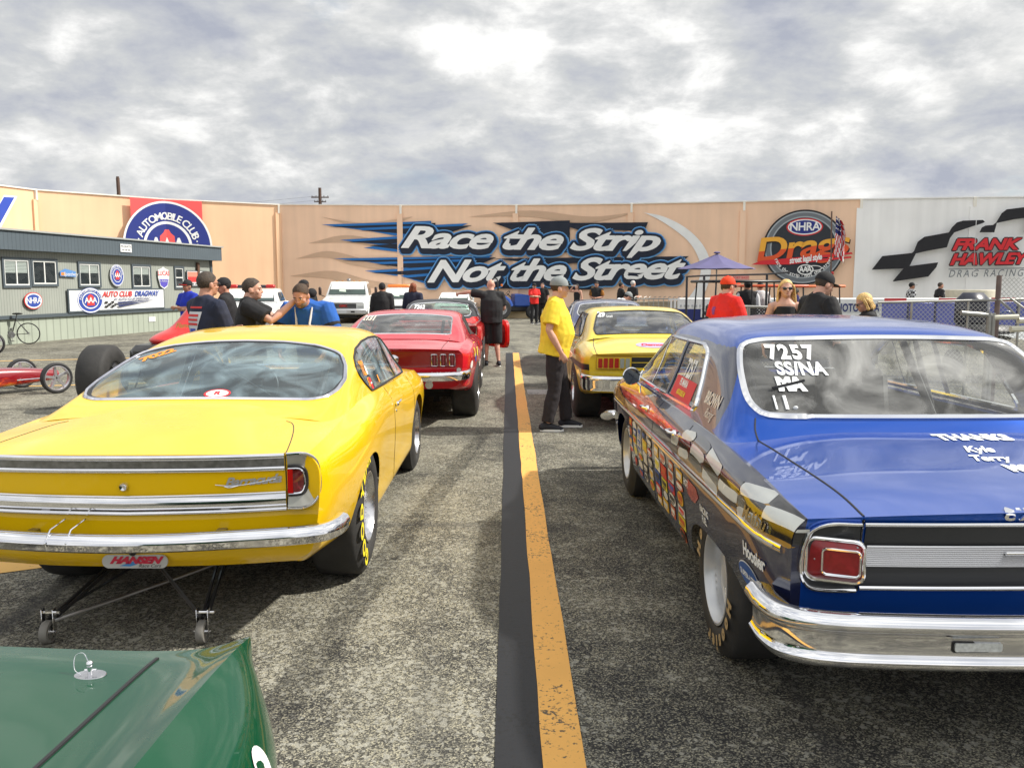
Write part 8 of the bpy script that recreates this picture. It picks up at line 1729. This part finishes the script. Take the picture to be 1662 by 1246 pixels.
# banner with lettering and purple barrier run
Yb = 20.5
bn_ = thing('photo_area_banner', 'pale banner with navy lettering PHOTO AREA behind the short-haired blonde woman', 'banner', (0, 0, 0)); a_, b_ = at(1345, 492, Yb), at(1427, 491, Yb); zt, zb = a_.z, at(1345, 508, Yb).z
MB().box(((a_.x+b_.x)/2, Yb, (zt+zb)/2), (b_.x-a_.x, .03, zt-zb)).build('banner_cloth', mat('pale_grey_vinyl', (.52, .54, .54), .6, var=.1), bn_, 0); v, f = textmesh('PHOTO AREA', .26, 0, .008, 1.05); v = np.array(v); mesh('banner_lettering', [((a_.x+b_.x)/2+.05+p[0]*.66, Yb-.02, (zt+zb)/2+p[1]) for p in v], f, mat('lettering_navy', (.02, .03, .15), .6), bn_, 0)
def bar_run(label, x0, x1, yt, yb, Y, m, name='purple_barrier', cat='barrier', seg=3, stripe=None):
    o = thing(name, label, cat, (0, 0, 0)); A_, B_ = at(x0, yt, Y), at(x1, yt, Y); zt, zb = A_.z, max(0, at(x0, yb, Y).z); 
    for k in range(seg):
        xa, xb = A_.x+(B_.x-A_.x)*k/seg, A_.x+(B_.x-A_.x)*(k+1)/seg; MB().box(((xa+xb)/2, Y, (zt+zb)/2), (xb-xa-.06, .06, zt-zb), bev=.015).build('panel', m, o)
        MB().box((xb, Y+.02, (zt+zb)/2), (.09, .07, zt-zb+.04)).build('post', mat('barrier_post', (.03, .03, .08), .5), o)
        if stripe and k % 2 == 0: MB().box(((xa+xb)/2, Y-.035, zt+.06), ((xb-xa)*.8, .03, .09)).build('stripe', stripe, o)
    return o
VIO = mat('violet_barrier', (.11, .13, .42), .5, var=.12, vscale=2)
bar_run('violet barrier panels with red top stripes right of the photo banner', 1430, 1562, 491, 530, 21, VIO, stripe=mat('stripe_red', (.55, .04, .05), .5)); bar_run('violet barrier panels at the right edge behind the chain-link fence', 1603, 1700, 490, 530, 21.4, VIO, stripe=_M['stripe_red'], seg=2); bar_run('navy barrier panels behind the heavy man in black', 1300, 1344, 493, 530, 21, mat('navy_barrier', (.04, .05, .22), .5), seg=2)
ww_ = thing('white_concrete_barrier', 'long low white concrete barrier along the track at right', 'barrier', (0, 0, 0)); A_, B_ = at(1100, 482, 27), at(1900, 478, 27)
loft = [(A_.x, 0), (B_.x, 0)]; MB().box(((A_.x+B_.x)/2, 27, .62), (B_.x-A_.x, .25, 1.24), bev=.04).build('barrier_body', WHT_GL, ww_, 0); MB().box(((A_.x+B_.x)/2, 26.86, 1.0), (B_.x-A_.x, .02, .05)).build('barrier_line', mat('line_grey', (.4, .42, .45), .5), ww_, 0)
ct = thing('crash_barrel', 'pale round concrete tub at the foot of the white wall', 'tub', at(1577, 475, 34).to_2d().to_3d()); MB().lathe([(0, 1.45), (.92, 1.45), (.95, 1.40), (.80, .3), (.78, 0)], 32).build('tub_body', mat('cream_plastic', (.60, .56, .44), .6, var=.1), ct)
# covered scooter / seat
sc = thing('covered_machine', 'tall rounded black seat of a machine under a grey tarp behind the fence at right', 'machine', at(1578, 500, 15.5).to_2d().to_3d())
MB().box((0, 0, 1.18), (.62, .30, .66), bev=.13).build('seat_back', mat('glossy_black_vinyl', (.012, .013, .03), .3, coat=.5, var=.2), sc); MB().box((.05, -.3, .82), (.9, .7, .25), bev=.1).build('body', DG, sc)
tp = MB(); G = patch([[(x, y, .82+.05*sin(x*5+y*3)-.25*max(0, abs(x)-.6)-.4*max(0, abs(y+.6)-.4)) for x in (-.9, -.5, -.1, .3, .7, 1.0)] for y in (-1.1, -.8, -.5, -.3)], 4, 4); v, f = grid_mesh(G); mesh('tarp', v, f, mat('grey_tarp', (.40, .42, .42), .5, var=.2), sc, 60)
MB().tube([(.45+.16*cos(a), -.3, 1.02+.16*sin(a)) for a in [pi*i/10 for i in range(11)]], .02, 8).build('grab_handle', mat('handle_blue', (.03, .06, .2), .4), sc)
for s in (-1, 1): twheel(sc, s*.4, -.2, .25, .15)
# chain-link fence with leaning rails
cl = thing('chain_link_fence', 'galvanised chain-link fence with a tall post at the right edge', 'fence', (0, 0, 0)); Yc = 12.0
CLM = bpy.data.materials.new('chain_link'); CLM.use_nodes = True; netmat(CLM, (.42, .42, .40), 7, .955)
P1 = at(1622, 447, Yc); MB().tube([P1, Vector((P1.x, P1.y, 0))], .035, 10).build('tall_post', mat('rusty_pipe', (.16, .12, .11), .6, .3, var=.3), cl)
pr2 = at(1800, 447, Yc); mesh('link_panel', [(P1.x, Yc, 0), (pr2.x, Yc, 0), (pr2.x, Yc, P1.z-.03), (P1.x, Yc, P1.z-.03)], [(0, 1, 2, 3)], CLM, cl, 0)
a_, b_ = at(1425, 491, Yc), at(1700, 485, Yc); MB().tube([a_, b_], .018, 8).build('top_rail', GP, cl); mesh('link_panel', [(a_.x, Yc+.01, 0), (P1.x, Yc+.01, 0), (P1.x, Yc+.01, a_.z), (a_.x, Yc+.01, a_.z)], [(0, 1, 2, 3)], CLM, cl, 0)
for x in (1480, 1572, 1655): q = at(x, 489, Yc); MB().tube([q, Vector((q.x, q.y, 0))], .016, 8).build('post', GP, cl)
gt = thing('pipe_gate', 'cream and galvanised pipe gate with diagonal braces at the right edge', 'gate', (0, 0, 0)); CR2 = mat('cream_pipe', (.66, .64, .52), .5)
for p_, q_, m_, r2_ in (((1612, 515), (1652, 514), CR2, .035), ((1652, 520), (1760, 519), CR2, .04), ((1560, 508), (1612, 512), GP, .03), ((1622, 486), (1680, 540), GP, .012), ((1640, 484), (1662, 500), GP, .012), ((1640, 534), (1760, 531), CR2, .04)): MB().tube([at(*p_, 10.6), at(*q_, 10.6)], r2_, 8).build('gate_rail', m_, gt)
for x in (1606, 1612, 1700): q = at(x, 508, 10.6); MB().tube([q, Vector((q.x, q.y, 0))], .03, 8).build('gate_post', GP, gt)
# ground-level dark clutter behind the sedan
# flag
fg = thing('american_flag', 'american flag hanging limp from a short pole in front of the round tyre mural', 'flag', at(1352, 440, 24).to_2d().to_3d())
pb, pt = at(1352, 470, 24), at(1350, 343, 24); o0 = fg.location; MB().tube([(0, 0, 0), (pt.x-o0.x, 0, pt.z)], .02, 8).build('pole', mat('pole_bronze', (.12, .07, .05), .5), fg); zt_ = pt.z
rows = []; NR = 13
for j in range(NR+1):
    row = []
    for i in range(17):
        t = i/16; s_ = j/NR; x = .02+(.10+.22*sin(min(1, t*1.6)*pi/2)*(1-.25*t))*s_+.03*sin(t*9+j)*s_; y = .10*sin(j*1.3+t*4)*s_; z = zt_-.12-1.05*t-.42*s_*(.3+t*.3)
        row.append((x, y, z))
    rows.append(row)
v, f = grid_mesh(np.array(rows)); FR, FWh, FB = mat('flag_red', (.55, .03, .04), .8), mat('flag_white_cloth', (.72, .72, .72), .8), mat('flag_blue', (.02, .03, .16), .8)
mi = []
for j in range(NR):
    for i in range(16): mi.append(2 if (i < 7 and j < 9) else ((j+i//2) % 2))
mesh('flag_cloth', v, f, [FR, FWh, FB], fg, 60, mi=mi)
stn = 0
for j in (1, 3, 5, 7):
    for i in (1, 3, 5):
        c = Vector(rows[j][i]); stn += 1; MB().ell(c+Vector((0, -.012, 0)), (.018, .004, .018), 6, 4).build('star', FWh, fg)
# poles beyond the wall
WD = mat('weathered_pole', (.10, .06, .045), .8, var=.2)
q = at(191, 289, 62); up = thing('wooden_pole', 'bare wooden pole rising beyond the left of the wall', 'pole', (q.x, q.y, 0)); MB().tube([(0.15, 0, 0), (0, 0, q.z)], [.17, .12], 8).build('mast', WD, up); MB().tube([(0, 0, q.z-.3), (0, 0, q.z+.1)], .10, 6).build('pole_cap', WD, up)
q = at(519, 305, 80); up = thing('utility_pole', 'utility pole with two crossarms rising beyond the wall', 'utility pole', (q.x, q.y, 0)); MB().tube([(0, 0, 0), (0, 0, q.z)], [.20, .14], 8).build('mast', WD, up)
for z, w, r_2 in ((q.z-.85, .80, .06), (q.z-1.25, .55, .05)):
    MB().tube([(-w, 0, z), (w, 0, z)], r_2, 6).build('crossarm', WD, up)
    for x in (-w*.9, -w*.45, w*.45, w*.9): MB().tube([(x, 0, z), (x, 0, z+.16)], .05, 6).build('insulator', STEEL, up)
w_ = thing('power_line', 'thin power lines sagging from the utility pole to the left', 'power line', (0, 0, 0))
for dz, x1 in ((-.72, -60), (-1.1, -62)): MB().tube([tuple(v) for v in spl([(q.x, q.y, q.z+dz), (q.x-20, q.y+5, q.z+dz-1.2), (x1, q.y+14, q.z+dz-1)], 8)], .012, 4).build('wire', mat('wire_grey', (.25, .25, .26), .6), w_)
